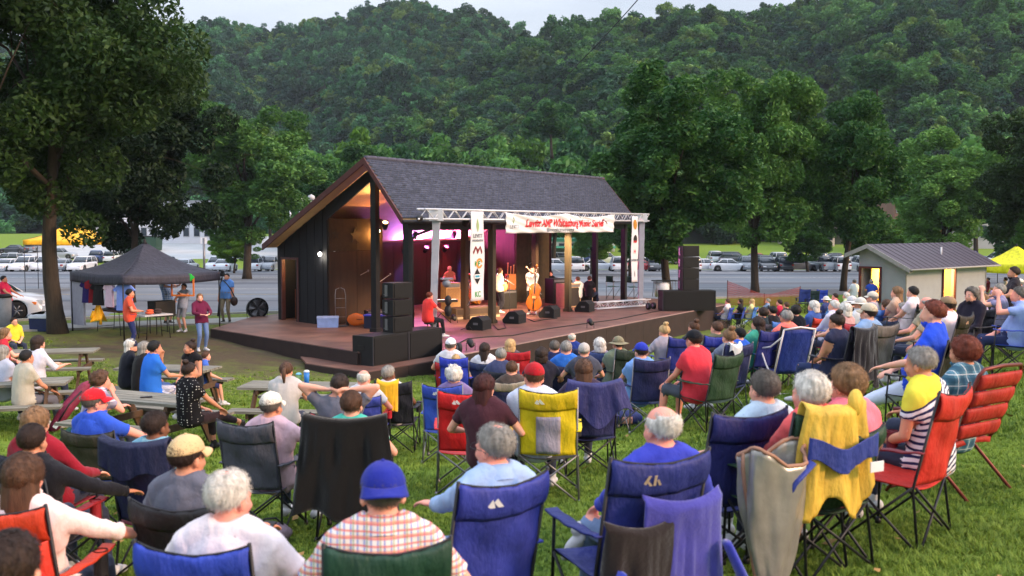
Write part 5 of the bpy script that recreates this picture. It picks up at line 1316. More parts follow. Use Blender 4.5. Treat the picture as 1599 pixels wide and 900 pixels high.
# ---- the nearest row
aud(358, 782, -4, 'white haired balding man in a pale white T-shirt in front of the low blue chair', P_(hy=-22, hp=-3, lean=10), None, None, 'fg', shirt=(226, 214, 218), hair='fringe', hc='w', sk='r', cdx=-.17, cdy=-.03, chyaw=-6, chs=.95)
chair_at(281, 850, -6, 'royal blue camp chair cut by the bottom edge at left', ROY, 'tall', .95)
F2, _ = aud(598, 772, 8, 'man in royal blue cap and multicoloured checked shirt', P_(hy=4, lean=8), None, None, 'fg', hair='buzz', hc='dg', cap='ball', capc=(34, 44, 140), capback=True, smat=pattern('checked_shirt', 'check', (226, 214, 206), (88, 120, 190), (214, 96, 80), 38), sleeve=.22, chyaw=10, cdx=.03, cdy=-.03, chs=.9)
chair_at(603, 862, 12, 'dark green and brown camp chair behind the checked shirt', (30, 64, 50), 'tall', .95, col2=(28, 60, 48))
F3, _ = aud(772, 700, 24, 'grey haired man with glasses and a pale blue shirt looking left', P_(hy=24, lean=8, L='kneeclasp', Rr='knee', legs=('down', 'ankle'), twist=10), None, None, 'fg', shirt=(150, 176, 214), sleeve=.5, pants=(104, 120, 158), hair='fringe', hc='g', glasses=True, sk='r', chyaw=34, cdx=.14, cdy=-.06, chs=1.04)
for o_, c_ in ((F2, MATS['checked_shirt']), (F3, cloth((150, 176, 214)))):
    J_ = [b for b in BODYC.values() if b.me is o_.children[0].data][0].J; ax_ = unit(J_['H']-J_['N']); Q_ = np.array(Vector(ax_).to_track_quat('Z', 'Y').to_matrix())
    mb = MB(); mb.rings([np.array([J_['N']+Q_@np.array((r*math.cos(q), r*math.sin(q)*1.02, h+.012*math.sin(q))) for q in np.linspace(0, 2*PI, 25)[:-1]]) for r, h in ((.078, -.02), (.072, .045), (.076, .048), (.090, -.005), (.096, -.03))], cap=False); part('collar', mb, c_, o_)
chair_at(797, 752, 34, 'blue camp chair with white mountain logo in the middle foreground', (44, 54, 140), logo=(220, 220, 228))
aud(1033, 672, 22, 'bald man with thin white side hair and a blue fleece, hand on knee', P_(hy=6, L='knee', Rr='rest', legs=('down', 'ankle'), lean=11), None, None, 'fg', shirt=(56, 66, 176), sleeve=.52, pants=(104, 124, 158), hair='bald', hc='w', sk='r', chyaw=24, cdx=.07, cdy=-.02)
chair_at(1046, 688, 24, 'wide navy blue camp chair with jackets hung over its back', (36, 44, 112), 'wide', logo=(170, 150, 130))
aud(1193, 610, 26, 'person with thick short grey hair in a pale blue top between two navy chairs', P_(hy=0, lean=10), None, None, 'fg', shirt=(176, 196, 214), hair='short', hc='dg', sk='p', chyaw=26, cdx=.02)
chair_at(1183, 660, 24, 'navy camp chair behind the silver bag, grey piping', (34, 38, 96), 'wide', edge_=(60, 60, 80))
F6, _ = aud(1264, 616, 30, 'woman with a white bob and a coral top', P_(hy=14, lean=10, L='knee', side=-15), None, None, 'fg', shirt=(222, 92, 92), sleeve=.5, hair='fluffy', hc='w', sk='r')
aud(1322, 603, 28, 'woman with fluffy light brown hair and a pink and red top', P_(hy=8, lean=8, L='lap', Rr='rest'), None, None, 'fg', shirt=(236, 120, 140), hair='fluffy', hc='lbr', sk='p', chyaw=20, cdx=-.02, cdy=-.05)
F7 = LASTP[0]; chair_at(1308, 644, 26, 'dark green camp chair hidden under yellow and blue jackets', (34, 60, 44), who=F6)
chair_at(1350, 640, 30, 'dark green camp chair edge right of the yellow jacket', (34, 60, 44), 'low', who=F7)
aud(1437, 570, 42, 'balding grey haired person in a yellow top with navy and white stripes', P_(hy=2, lean=-6, L='lap', Rr='lap', hp=-8), None, None, 'fg', hair='fringe', hc='g', sk='t', smat=pattern('striped_top', 'stripetop', (222, 222, 230), (38, 42, 84), (.86, (216, 206, 70)), 26, .5), chyaw=46, cdx=.06)
chair_at(1442, 592, 46, 'narrow bright red camp chair beside the red padded chair', (186, 44, 36), edge_=(40, 20, 24), armc=MARO)
t, c = aud(1505, 552, 34, 'woman with thick auburn hair and a teal plaid shirt', P_(hy=0, lean=10), None, None, 'fg', hair='puff', hc='au', sk='t', smat=pattern('teal_plaid', 'plaid', (88, 128, 146), (40, 74, 96), (196, 204, 208), 12), sleeve=.5, hs=.95)
AUB = t
aud(293, 716, -16, 'man in khaki cap and grey T-shirt in the black low chair', P_(hy=-14, Rr='rest', lean=12), P_(col=BLK, kind='low'), 'black low camp chair right behind the khaki cap', 'fg', shirt=(96, 98, 112), hair='short', hc='dbr', cap='ball', capc=(206, 176, 130), sk='t', chyaw=-14, cdx=.02, chs=1.0)
aud(424, 636, -14, 'man in white cap and pale pink T-shirt', P_(hy=-8, lean=10, Rr='out'), P_(col=(74, 76, 86), kind='tall'), 'tall black and grey mesh camp chair of the man in white cap', 'fg', shirt=(196, 164, 176), hair='buzz', hc='dg', cap='ball', capc=(222, 214, 200), sk='t', chyaw=-12, cdx=-.12)
aud(549, 634, -2, 'brown haired person in teal whose chair is covered by a black blanket', P_(hy=-3, lean=10), P_(col=BLK, kind='tall'), 'tall camp chair hidden under a long black blanket', 'fg', shirt=(70, 176, 160), hair='short', hc='br', sk='p', cdx=.0)
aud(38, 748, -6, 'woman with long brown hair and white top in the orange red chair', P_(hy=6, Rr='out', lean=12), P_(col=(196, 60, 34), kind='tall', seatc=(120, 20, 24)), 'orange red camp chair at the bottom left corner', 'fg', shirt=(232, 208, 206), sleeve=.4, hair='long', hc='br', sk='r', chyaw=-4, cdx=.0, cdy=-.04)
aud(51, 690, -14, 'short haired man in black jacket with hand on a red armrest', P_(hy=8, Rr='out', lean=10), P_(col=(30, 30, 44), kind='low', armc=(150, 30, 40)), 'black low chair with red armrest at left', 'fg', shirt=(28, 28, 34), sleeve=.56, hair='buzz', hc='dbr', sk='t')
aud(57, 662, -14, 'blond bobbed woman in a dark red jacket behind a black chair', P_(hy=6, lean=10), P_(col=(26, 26, 40), kind='low', seatc=(140, 30, 40)), 'black and dark red low chair left of the blue T-shirt man', 'mid', shirt=(140, 28, 44), sleeve=.56, hair='bob', hc='lbr')
aud(243, 668, -16, 'man with a shaved brown head and light blue T-shirt', P_(hy=-10, lean=10), P_(col=(32, 36, 76), kind='tall', seatc=(110, 24, 40)), 'tall navy camp chair with long side flap at left', 'fg', shirt=(120, 168, 190), hair='buzz', hc='dbr', sk='b', chyaw=-12)
aud(148, 630, -20, 'man in red cap and glasses with a bright blue T-shirt', P_(hy=-30, lean=14, Rr='out', belly=.05), P_(col=(52, 50, 40), kind='low'), 'dark olive low chair of the man in the red cap', 'fg', shirt=(48, 84, 196), hair='buzz', hc='dg', cap='ball', capc=(206, 32, 44), glasses=True, sk='r', chyaw=-10, scale=1.03)
aud(18, 893, 0, 'dark haired person cut by the bottom left corner', P_(lean=10), None, None, 'fg', shirt=(60, 50, 56), hair='short', hc='dbr')
# ---- middle rows
aud(834, 590, -3, 'man in a backward red cap and white T-shirt in the yellow chair', P_(hy=10, lean=10, L='lap', belly=.04), P_(col=(214, 190, 30), col2=(206, 178, 28), kind='tall', frame=steel, logo=(230, 230, 220), seatc=(60, 58, 50)), 'bright yellow camp chair with a grey mesh panel', shirt=(196, 206, 228), hair='short', hc='br', cap='ball', capc=(170, 30, 40), capback=False, scale=1.06, sk='r', chyaw=-2, cdx=.13, chs=1.05)
aud(757, 606, -14, 'woman with long dark wine red hair beside the red chair', P_(hy=-12, lean=6), None, None, shirt=(70, 40, 50), hair='long', hc='bur')
aud(775, 646, -6, 'small child with curly ginger hair between red and yellow chairs', P_(hy=-10, lean=6), None, None, shirt=(220, 190, 60), hair='curly', hc='lbr', scale=.62)
p = onground(727, 762); p.y -= .1; chair((p.x, p.y, gz(p.x, p.y)), R(2), 'bright red tall camp chair with white mountain logo', (196, 30, 34), kind='tall', frame=steel, logo=(240, 240, 240), scale=1.05)
aud(709, 588, -4, 'person with curly white hair above the blue chair with logo', P_(hy=-6, legs=('ankle', 'down')), P_(col=(52, 82, 190), col2=(46, 70, 170), kind='tall', frame=steel, logo=(226, 226, 236)), 'blue camp chair with white logo left of the red chair', shirt=(120, 104, 150), hair='curly', hc='w', cdx=-.12, cdy=-.05)
aud(712, 563, -6, 'child with short blond hair in the taller blue chair', P_(hy=6), P_(col=(48, 66, 190), kind='tall'), 'bright blue camp chair behind the curly white head', shirt=(160, 150, 140), hair='short', hc='bl', scale=.86)
aud(704, 540, -6, 'man in white cap and white T-shirt nearest the subwoofers', P_(hy=-4, belly=.05), P_(col=(160, 30, 40), kind='low', col2=(170, 36, 44)), 'dark red low camp chair near the left subwoofers', shirt=(206, 206, 212), hair='buzz', hc='dg', cap='ball', capc=(232, 232, 236), scale=1.08)
aud(757, 547, -2, 'long haired brunette in a white top near the stage', P_(hy=-8), P_(col=(36, 50, 90), kind='low'), 'dark blue low chair under the long haired brunette', shirt=(206, 208, 214), hair='long', hc='dbr', sleeve=.5)
aud(763, 563, 0, 'blond child just behind the long haired brunette', P_(hy=10), None, None, shirt=(60, 120, 190), hair='bob', hc='bl', scale=.8)
aud(782, 556, -2, 'grey haired man in a navy T-shirt in the middle rows', P_(hy=8, lean=8), P_(col=(28, 30, 44), kind='low'), 'black low chair under the man in navy T-shirt', shirt=(62, 70, 104), hair='short', hc='g', sk='t')
aud(797, 541, 4, 'blond woman beyond the red and white chair', P_(hy=-8), P_(col=(170, 26, 40), kind='tall', col2=(170, 26, 40)), 'red camp chair with a white centre stripe', shirt=(90, 80, 90), hair='bob', hc='bl', cdx=.1)
aud(799, 577, 2, 'brown haired boy in front of the patterned seat back', P_(hy=-6), P_(col=(40, 44, 84), kind='low', col2=(150, 140, 124)), 'navy low chair with a paler patterned head band', shirt=(80, 70, 66), hair='short', hc='br', scale=.94, cdx=-.08)
aud(846, 556, 2, 'dark brown haired woman right of the red cap', P_(hy=-10), None, None, shirt=(40, 40, 56), hair='bob', hc='dbr', sk='t')
aud(866, 543, 4, 'dark haired man in navy closest to the stage middle', P_(hy=4), P_(col=(30, 38, 80), kind='low'), 'dark navy chair closest to the stage middle', shirt=(34, 44, 84), hair='short', hc='dg')
aud(884, 545, 4, 'grey haired man in a bright blue T-shirt in a small navy chair', P_(hy=-4, belly=.05), P_(col=(30, 34, 70), kind='low'), 'small navy low chair of the bright blue T-shirt man', shirt=(46, 106, 196), hair='short', hc='g', scale=1.04)
aud(893, 528, 4, 'bald man in a dark blue shirt against the stage front', P_(hy=-6), P_(col=(34, 44, 90), kind='low'), 'dark blue chair against the stage front under the bald man', shirt=(36, 56, 130), hair='bald', hc='w', sleeve=.5)
aud(912, 549, 8, 'person in a pale grey knitted cap in the middle rows', P_(hy=-10), None, None, shirt=(70, 74, 90), hair='short', hc='g', cap='beanie', capc=(178, 172, 168))
aud(911, 580, 6, 'woman with long straight brown hair in the draped navy chair', P_(hy=6, lean=8), P_(col=(40, 42, 92), kind='tall'), 'navy camp chair with a folded blue flap at its right', shirt=(60, 50, 70), hair='long', hc='br', cdx=.06)
aud(936, 540, 10, 'white haired woman in a slate blue chair', P_(hy=-4), P_(col=(62, 78, 128), kind='tall'), 'slate blue camp chair in the middle rows', shirt=(120, 116, 140), hair='bob', hc='w')
aud(965, 538, 16, 'person in camouflage cap and olive shirt', P_(hy=14, L='knee'), P_(col=(44, 58, 50), kind='tall', frame=steel), 'dark green camp chair of the person in camouflage cap', shirt=(112, 128, 112), hair='buzz', hc='dbr', cap='sunhat', capc=(128, 122, 98), cdx=.12)
aud(1001, 550, 22, 'man in royal blue cap, light blue shirt and jeans', P_(hy=4, L='knee', legs=('down', 'ankle'), lean=12), P_(col=(38, 42, 88), kind='tall', frame=steel), 'dark navy camp chair beside the red shirted man', shirt=(110, 150, 212), pants=(84, 116, 176), hair='buzz', hc='dbr', cap='ball', capc=(40, 56, 168), chyaw=12, cdx=.1)
aud(1037, 519, 22, 'woman with a high blond bun and plaid top', P_(hy=18, hp=-12, lean=4), P_(col=(36, 48, 130), kind='tall'), 'bright navy camp chair beside the blond bun', shirt=(150, 146, 160), hair='bun', hc='bl', sleeve=.2, cdx=.16)
aud(1083, 532, 36, 'man in black cap and red T-shirt leaning forward', P_(hy=4, lean=-4, L='knee', Rr='knee', belly=.06), P_(col=(40, 64, 46), kind='tall', frame=DARKTUBE), 'green camp chair of the man in red T-shirt', shirt=(214, 58, 72), hair='buzz', hc='dbr', cap='ball', capc=(26, 28, 34), scale=1.06, sk='r', cdx=.13, cdy=-.12, pants=(70, 76, 90), leg=.45)
aud(1083, 513, 24, 'brown haired woman with a bun near the stage corner', P_(hy=10), P_(col=(34, 40, 70), kind='low'), 'dark chair near the stage corner', shirt=(70, 60, 60), hair='bun', hc='br')
aud(1119, 514, 26, 'brown haired man in olive T-shirt', P_(hy=10), P_(col=(40, 56, 150), kind='tall'), 'mid blue camp chair of the olive T-shirt man', shirt=(104, 104, 84), hair='short', hc='br', cdx=-.12)
aud(1113, 552, 30, 'dark haired toddler in a small red hooded seat', P_(hy=10), P_(col=(200, 40, 50), kind='low'), 'small red hooded child seat between the green and navy chairs', shirt=(60, 60, 80), hair='short', hc='bk', scale=.7, chs=.72)
aud(1138, 528, 28, 'girl with brown hair bun and white headband', P_(hy=-4), P_(col=(40, 44, 88), kind='tall', frame=steel), 'navy camp chair under the girl with headband', shirt=(100, 110, 130), hair='bun', hc='lbr')
aud(1155, 524, 30, 'boy in black cap and blue T-shirt', P_(hy=12), None, None, shirt=(44, 92, 200), hair='buzz', hc='bk', cap='ball', capc=(28, 30, 34), scale=.9)
aud(1183, 508, 30, 'woman with long dark wavy hair and teal top', P_(hy=10), P_(col=(38, 46, 116), kind='tall', frame=DARKTUBE), 'navy camp chair under the long dark wavy hair', shirt=(60, 150, 130), hair='long', hc='dbr', cdx=.08)
aud(1228, 497, 26, 'grey haired man in coral shirt seen above the black chair', P_(hy=-4, belly=.05), P_(col=(30, 28, 32), col2=(38, 26, 28), kind='wide', logo=(220, 200, 190), edge_=(170, 40, 36)), 'wide black camp chair with red piping and white logo', shirt=(240, 120, 112), hair='fringe', hc='g', sk='t', scale=1.05, sleeve=.25)
aud(1242, 487, 24, 'dark haired person right behind the grey haired man in coral', P_(hy=0), None, None, shirt=(30, 30, 36), hair='fluffy', hc='bk')
aud(1306, 505, 36, 'woman with a dark bun in a sleeveless top, tablet on her lap', P_(hy=14, lean=4, hp=-8, L='lap', Rr='lap'), P_(col=(34, 32, 48), kind='tall'), 'camp chair with a long black jacket hung over it', shirt=(40, 44, 70), sleeve=.04, pants=(40, 52, 88), hair='bun', hc='dbr', sk='t', cdx=.1)
aud(1356, 490, 30, 'man in tan cap and light blue shirt', P_(hy=12, L='lap', belly=.05), P_(col=(104, 100, 100), col2=(104, 98, 96), kind='tall', frame=steel), 'grey camp chair of the man in tan cap', shirt=(130, 160, 200), hair='buzz', hc='dbr', cap='ball', capc=(196, 180, 156), scale=1.06, cdx=.08)
aud(1270, 480, 40, 'white haired woman in blue vest with crossed jeans', P_(hy=10, legs=('down', 'ankle'), L='lap'), P_(col=(206, 60, 44), kind='low'), 'orange red low chair of the white haired woman', shirt=(60, 90, 160), hair='bob', hc='w', pants=JEAN)
aud(1302, 479, 40, 'grey haired man in a striped white shirt with hands in lap', P_(hy=16, L='lap', Rr='lap'), P_(col=(48, 66, 180), kind='tall'), 'bright blue camp chair in the right middle rows', shirt=(206, 200, 220), hair='short', hc='w', sleeve=.5)
aud(1319, 485, 34, 'white haired person between the dark bun and the black and white hat', P_(hy=4), P_(col=(150, 34, 56), kind='low'), 'crimson low chair in the right middle rows', shirt=(190, 150, 150), hair='bob', hc='w')
aud(1330, 473, 30, 'person in a black and white sun hat', P_(hy=4), P_(col=(30, 30, 36), kind='low'), 'black low chair under the black and white sun hat', shirt=(40, 36, 40), hair='short', hc='bk', cap='sunhat', capc=(200, 196, 196))
aud(1343, 476, 32, 'person in a white bucket hat left of the tan cap', P_(hy=10), None, None, shirt=(200, 206, 214), hair='short', hc='g', cap='sunhat', capc=(206, 200, 190))
FL = P_(kind='floor', lean=4, L='knee', Rr='knee', legs='bent', hy=6)
aud(1384, 478, 34, 'brown haired person in an orange T-shirt sitting on the grass', FL, shirt=(240, 98, 40), hair='bob', hc='br')
aud(1388, 494, 34, 'little blond girl in pink on the grass', FL, shirt=(230, 130, 150), hair='long', hc='bl', scale=.7)
aud(1409, 483, 50, 'person in a grey sweater sitting on a blanket', P_(kind='floor', lean=-8, L='knee', Rr='knee', legs='bent', hy=6), shirt=(128, 132, 144), sleeve=.54, hair='short', hc='g', pants=(120, 120, 130))
aud(1424, 479, 40, 'woman with long black hair in purple on the blanket', FL, shirt=(110, 60, 120), sleeve=.04, hair='long', hc='bk', sk='t')
aud(1457, 491, 56, 'brown haired person in royal blue T-shirt and white trousers', P_(hy=4, lean=14, L='rest', Rr='lap', legs=('out', 'out'), belly=.03), P_(col=(30, 28, 26), kind='tall', frame=DARKTUBE), 'black camp chair of the person in white trousers', shirt=(36, 74, 206), pants=(196, 204, 226), hair='short', hc='au', scale=1.16, leg=.8)
aud(1479, 478, 46, 'large man in tan cap and white T-shirt', P_(hy=6, lean=2, L='knee', belly=.06), P_(col=(44, 36, 30), kind='tall', frame=DARKTUBE, logo=(190, 150, 130)), 'dark brown camp chair beside the large man in white', shirt=(228, 206, 212), hair='buzz', hc='dbr', cap='ball', capc=(150, 122, 96), scale=1.0, sk='r', cdx=-.1)
aud(1456, 482, 44, 'greying man in beige behind the royal blue shirt', P_(hy=6), None, None, shirt=(160, 150, 130), hair='short', hc='g')
aud(1446, 476, 44, 'balding man with pink scalp left of the big tan cap', P_(hy=4), None, None, shirt=(150, 140, 120), hair='bald', hc='g', sk='r')
aud(1517, 462, 118, 'grey haired woman in a dark cardigan facing left', P_(hy=0, lean=4, L='lap', Rr='lap'), P_(col=(30, 30, 40), kind='low', frame=DARKTUBE), 'dark chair of the woman in the dark cardigan', shirt=(34, 30, 44), sleeve=.5, hair='bob', hc='dg', eyes=True)
aud(1560, 455, 70, 'grey haired person aiming a phone at the stage', P_(hy=10, Rr='phone', L='phone', lean=4), P_(col=(60, 56, 70), kind='tall', frame=DARKTUBE), 'grey purple chair of the person aiming a phone', shirt=(130, 126, 160), hair='short', hc='g', scale=.97)
aud(1591, 462, 66, 'man in a light blue shirt and jeans at the right edge', P_(hy=0, lean=6, L='phone', Rr='lap', belly=.05), P_(col=(40, 66, 170), kind='tall', frame=DARKTUBE), 'blue camp chair cut by the right edge', shirt=(140, 160, 214), pants=(40, 48, 84), hair='short', hc='dg', sk='r', scale=1.0)
aud(1513, 437, 70, 'blond person in a peach shirt on the slope', P_(kind='floor', lean=10, L='knee', Rr='knee', legs='bent'), shirt=(226, 170, 160), hair='short', hc='w')
aud(1530, 431, 66, 'young man in a navy plaid shirt reclining on the slope', P_(kind='floor', lean=24, L='back', Rr='knee', legs='down'), shirt=(70, 84, 130), sleeve=.5, hair='short', hc='dbr', pants=(60, 84, 150))
aud(1543, 437, 66, 'person in a maroon shirt behind the plaid one', P_(kind='floor', lean=10, L='knee', Rr='knee', legs='bent'), shirt=(120, 44, 60), hair='short', hc='dbr', sk='t')
aud(1570, 437, 72, 'person with round black hair and a pale shirt', FL, shirt=(206, 196, 190), hair='puff', hc='bk', sk='t')
aud(1583, 427, 72, 'dark haired man in black at the top right of the crowd', P_(hy=0), None, None, shirt=(40, 34, 40), hair='short', hc='dbr', sk='t')
aud(1592, 443, 76, 'white capped person at the right edge', FL, shirt=(150, 120, 140), hair='short', hc='g', cap='ball', capc=(226, 214, 196))
aud(1548, 452, 70, 'long haired child in lilac in the right crowd', FL, shirt=(176, 150, 190), hair='long', hc='lbr', scale=.8)
aud(1532, 470, 70, 'sitting woman in floral lilac behind the cardigan', FL, shirt=(150, 140, 170), hair='bob', hc='lbr', sk='p')
# far seats by the orange fence and behind
for (u, v, yaw, lb, kw) in ((1136, 472, 60, 'person in white at the stage corner by the orange fence', P_(shirt=(216, 208, 210), hair='short', hc='br')), (1156, 472, 70, 'person in black T-shirt and jeans by the orange fence', P_(shirt=(30, 30, 38), hair='long', hc='dbr', pants=(60, 90, 150))),
    (1174, 472, 60, 'blond person in a pale yellow top by the orange fence', P_(shirt=(216, 206, 150), hair='long', hc='bl')), (1199, 471, 75, 'grey haired man lying back in pale jeans by the orange fence', P_(shirt=(120, 140, 170), hair='short', hc='g', pants=(160, 180, 206))),
    (1304, 462, 60, 'person in bright pink near the small building', P_(shirt=(230, 70, 110), hair='short', hc='dbr')), (1321, 464, 60, 'person in pale green near the small building', P_(shirt=(200, 214, 160), hair='bob', hc='w')),
    (1228, 478, 40, 'brown haired person behind the coral shirt', P_(shirt=(36, 34, 44), hair='short', hc='br')), (1206, 487, 40, 'dark haired person in black in front of the fence group', P_(shirt=(26, 26, 32), hair='short', hc='bk')),
    (1191, 490, 40, 'curly dark haired woman left of the black group', P_(shirt=(36, 50, 60), hair='puff', hc='dbr')), (1217, 474, 60, 'person in crimson behind the dark group', P_(shirt=(180, 40, 70), hair='short', hc='dbr')),
    (1400, 458, 50, 'woman with long light brown hair by the small building', P_(shirt=(190, 160, 140), hair='long', hc='lbr')), (1425, 458, 50, 'dark haired person in white by the small building corner', P_(shirt=(226, 210, 220), hair='short', hc='bk')),
    (1290, 470, 44, 'person in white sun hat left of the grey haired pair', P_(shirt=(60, 70, 120), hair='short', hc='g', cap='sunhat', capc=(220, 214, 206))), (1362, 466, 50, 'person in pale cap behind the man in tan cap', P_(shirt=(160, 160, 170), hair='short', hc='g', cap='ball', capc=(206, 196, 180)))):
    aud(u, v, yaw, lb, P_(hy=4, L='lap', Rr='lap') if v != 471 else P_(lean=30, legs=('out', 'out'), L='rest', Rr='rest'), P_(col=[(44, 66, 160), (34, 36, 60), (60, 110, 190), (40, 44, 50)][(u*7) % 4], kind='low'), 'far chair of the '+lb, y0=14, **kw)
for (u, v, c_, lb) in ((1254, 488, (36, 52, 120), 'empty navy camp chair at the right end of the orange fence'), (1268, 490, (28, 50, 44), 'empty dark green camp chair between two navy ones'), (1281, 489, (40, 66, 170), 'empty bright blue camp chair right of the orange fence')):
    p = onground(u, v); chair((p.x, p.y, p.z), R(150), lb, c_, scale=1.05)
# standing by the small building and at the tent
ST = P_(kind='stand', lean=0)
def stand(u, v, yaw, lb, spec, **kw): kw.setdefault('y0', 22); return aud(u, v, yaw, lb, spec, None, None, **kw)
stand(1334, 441, 20, 'man in a white shirt standing before the small grey building', P_(kind='stand', lean=-1, belly=.04), shirt=(200, 206, 212), pants=(110, 104, 90), hair='short', hc='dg', y0=38)
stand(1361, 441, -10, 'man in blue overalls bending at the lit serving window', P_(kind='stand', lean=-10, L='reach', Rr='front', belly=.05), shirt=(40, 70, 160), pants=(40, 70, 160), hair='short', hc='g', scale=1.05, y0=38)
stand(1389, 441, 30, 'dark haired man in a pink shirt by the small building', P_(kind='stand', lean=0), shirt=(214, 110, 170), hair='short', hc='bk', sk='t', y0=38)
stand(1423, 441, 175, 'woman with long black hair and black jacket facing the lawn', P_(kind='stand', L='front', Rr='front'), shirt=(24, 22, 30), sleeve=.5, hair='long', hc='bk', eyes=True, pants=(70, 100, 160), y0=38)
stand(203, 459, -70, 'vendor in an orange T-shirt under the black canopy', P_(kind='stand', lean=2, L='front', Rr='front', belly=.04), shirt=(220, 84, 60), pants=(40, 50, 96), hair='short', hc='bk', sk='t', eyes=True, scale=1.04)
stand(312, 466, -140, 'woman with long light brown hair, wine red jacket and jeans', P_(kind='stand', L='front', Rr='front', hy=-20), shirt=(96, 30, 60), sleeve=.52, pants=(100, 124, 170), hair='long', hc='lbr', eyes=True, off=.02, scale=.98)
CAMM, _ = stand(354, 433, 172, 'cameraman in blue shirt and khaki trousers with a shoulder bag', P_(kind='stand', L='down', Rr='down', belly=.05), shirt=(96, 140, 206), pants=(128, 116, 96), shoe=(30, 28, 30), hair='buzz', hc='bk', sk='t', eyes=True, scale=1.04)
stand(258, 436, -120, 'person in blue plaid shirt and khaki shorts behind the tent', P_(kind='stand', L='up', Rr='reach', belly=.05), smat=pattern('blue_plaid', 'plaid', (150, 176, 214), (90, 120, 180), (230, 230, 236), 16), pants=(116, 112, 90), leg=.44, shoe=(60, 56, 56), hair='short', hc='br')
stand(287, 449, 160, 'person in striped top behind the orange and green frame', P_(kind='stand', L='up', Rr='front'), shirt=(180, 186, 206), pants=(150, 150, 160), leg=.4, hair='short', hc='bk', eyes=True, scale=.94)
stand(6, 437, -90, 'person in pink red shirt beyond the grey bin at the left edge', P_(kind='stand'), shirt=(220, 40, 80), hair='short', hc='bk', sk='t')
# ================================================================ PICNIC TABLES, BENCHES, TENT, PROPS
wood = mat('weathered_grey_wood', (108, 106, 98), .85, .25, 3, .6, 25, stretch=(.6, 5, 5), col2=(138, 134, 122)); wood2 = mat('dark_table_leg_wood', (82, 62, 46), .85, .25, 3, .5, 20, stretch=(3, 3, .6))
def picnic_table(u, v, rz, label, L=1.83, z0=None, loc=None):
    # u,v: pixel of the centre of the table top
    if loc is None:
        p = onground(u, v, .74); loc = (p.x, p.y, p.z)
    t = thing('picnic_table', label, 'picnic table', loc, R(rz), 'wooden picnic tables left of the stage')
    for i in range(5):
        mb = MB(); mb.box((0, (i-2)*.148, .735+.002*(i % 2)), (L+.01*(i % 3), .138, .04)); part('plank', mb, wood, t)
    for s in (-1, 1):
        for k in range(2):
            mb = MB(); mb.box((.008*k, s*(.62+.15*k), .44), (L, .138, .04)); part('bench_plank', mb, wood, t)
        x = s*(L/2-.28)
        for q in (-1, 1): part('leg', bar([(x, q*.62, 0), (x, q*.25, .71)], .0), wood2, t) if 0 else None
        for q in (-1, 1):
            mb = MB(); mb.smooth = False; P = [(x+dx, q*yy, z) for dx in (-.02, .02) for yy, z in ((.60, 0), (.74, 0), (.32, .71), (.20, .71))]
            mb.add(P, [(0, 1, 2, 3), (7, 6, 5, 4), (0, 4, 5, 1), (1, 5, 6, 2), (2, 6, 7, 3), (3, 7, 4, 0)]); part('leg', mb, wood2, t)
        mb = MB(); mb.box((x+.045, 0, .385), (.04, 1.62, .1)); part('bench_support', mb, wood2, t)
        mb = MB(); mb.box((x+.045, 0, .68), (.04, .72, .08)); part('top_support', mb, wood2, t)
    return t
tA = picnic_table(80, 549, 12, 'grey picnic table at the far left under the big tree')
tB = picnic_table(12, 598, 14, 'picnic table cut by the left edge of the photo')
tC = picnic_table(262, 575, -12, 'picnic table where the boy kneels on the bench, nearest the stage left side')
tD = picnic_table(228, 622, -22, 'picnic table with a water bottle in front of the polka dot woman')
tE = picnic_table(468, 603, -6, 'picnic table with two drink cups near the lower platform')
def tpos(t, x, y, z): 
    m = Matrix.Translation(t.location)@Matrix.Rotation(t.rotation_euler.z, 4, 'Z'); return m@Vector((x, y, z))
BN = P_(kind='bench', seat=.46, lean=2, L='table', Rr='table', legs='table'); 
def sit(u, v, yaw, lb, spec=None, **kw):
    sp = dict(seat=.46, lean=0, L='lap', Rr='lap', legs='down'); sp.update(spec or {}); return aud(u, v, yaw, lb, sp, None, None, y0=8, **kw)
sit(205, 541, -55, 'grey bearded man in black cap and black printed shirt', P_(hy=-10, lean=-6, L='lean', Rr='lean'), shirt=(28, 30, 40), hair='long', hc='w', cap='ball', capc=(30, 34, 60), pants=(100, 124, 160))
sit(226, 545, -50, 'woman with long grey hair and black vest beside the bearded man', P_(lean=-4), shirt=(30, 28, 30), hair='long', hc='g', pants=(60, 80, 130))
sit(242, 545, -48, 'dark haired man in a blue and white T-shirt with plaid shorts', P_(lean=-8, L='chin', Rr='lean', legs=('down', 'out')), smat=pattern('blue_white_shirt', 'twotone', (206, 212, 228), (44, 108, 206), (.72,)), pmat=pattern('plaid_shorts', 'plaid', (206, 206, 216), (120, 130, 160), (90, 90, 140), 16), leg=.44, hair='short', hc='bk', sk='t', scale=1.08)
sit(296, 544, 150, 'dark haired woman in black with shoulder bag at the far bench', P_(hy=-40, lean=-4), shirt=(26, 26, 30), sleeve=.04, hair='bun', hc='dbr', sk='t', eyes=True)
sit(322, 557, -60, 'boy in a blue shirt perched on the end of the bench', P_(lean=-12, L='knee', Rr='knee', seat=.52), shirt=(70, 104, 190), pants=(50, 56, 100), leg=.42, hair='short', hc='br', scale=.78)
sit(297, 581, -40, 'woman in a black polka dot blouse on the near bench', P_(lean=-2, L='lap', Rr='knee', legs=('down', 'crossed'), hy=-8), smat=pattern('polka_dots', 'dots', (22, 22, 26), (206, 206, 206), None, 26), pants=(46, 34, 38), hair='bun', hc='dbr', sk='t', shoe=(30, 28, 30), leg=.72)
sit(158, 596, -40, 'brown curly haired woman in tie dye top leaning on her hand', P_(lean=-14, Rr='chin', L='table', hy=-14), smat=pattern('tie_dye', 'plaid', (196, 190, 206), (96, 84, 120), (220, 214, 226), 5), hair='curly', hc='br', sk='r')
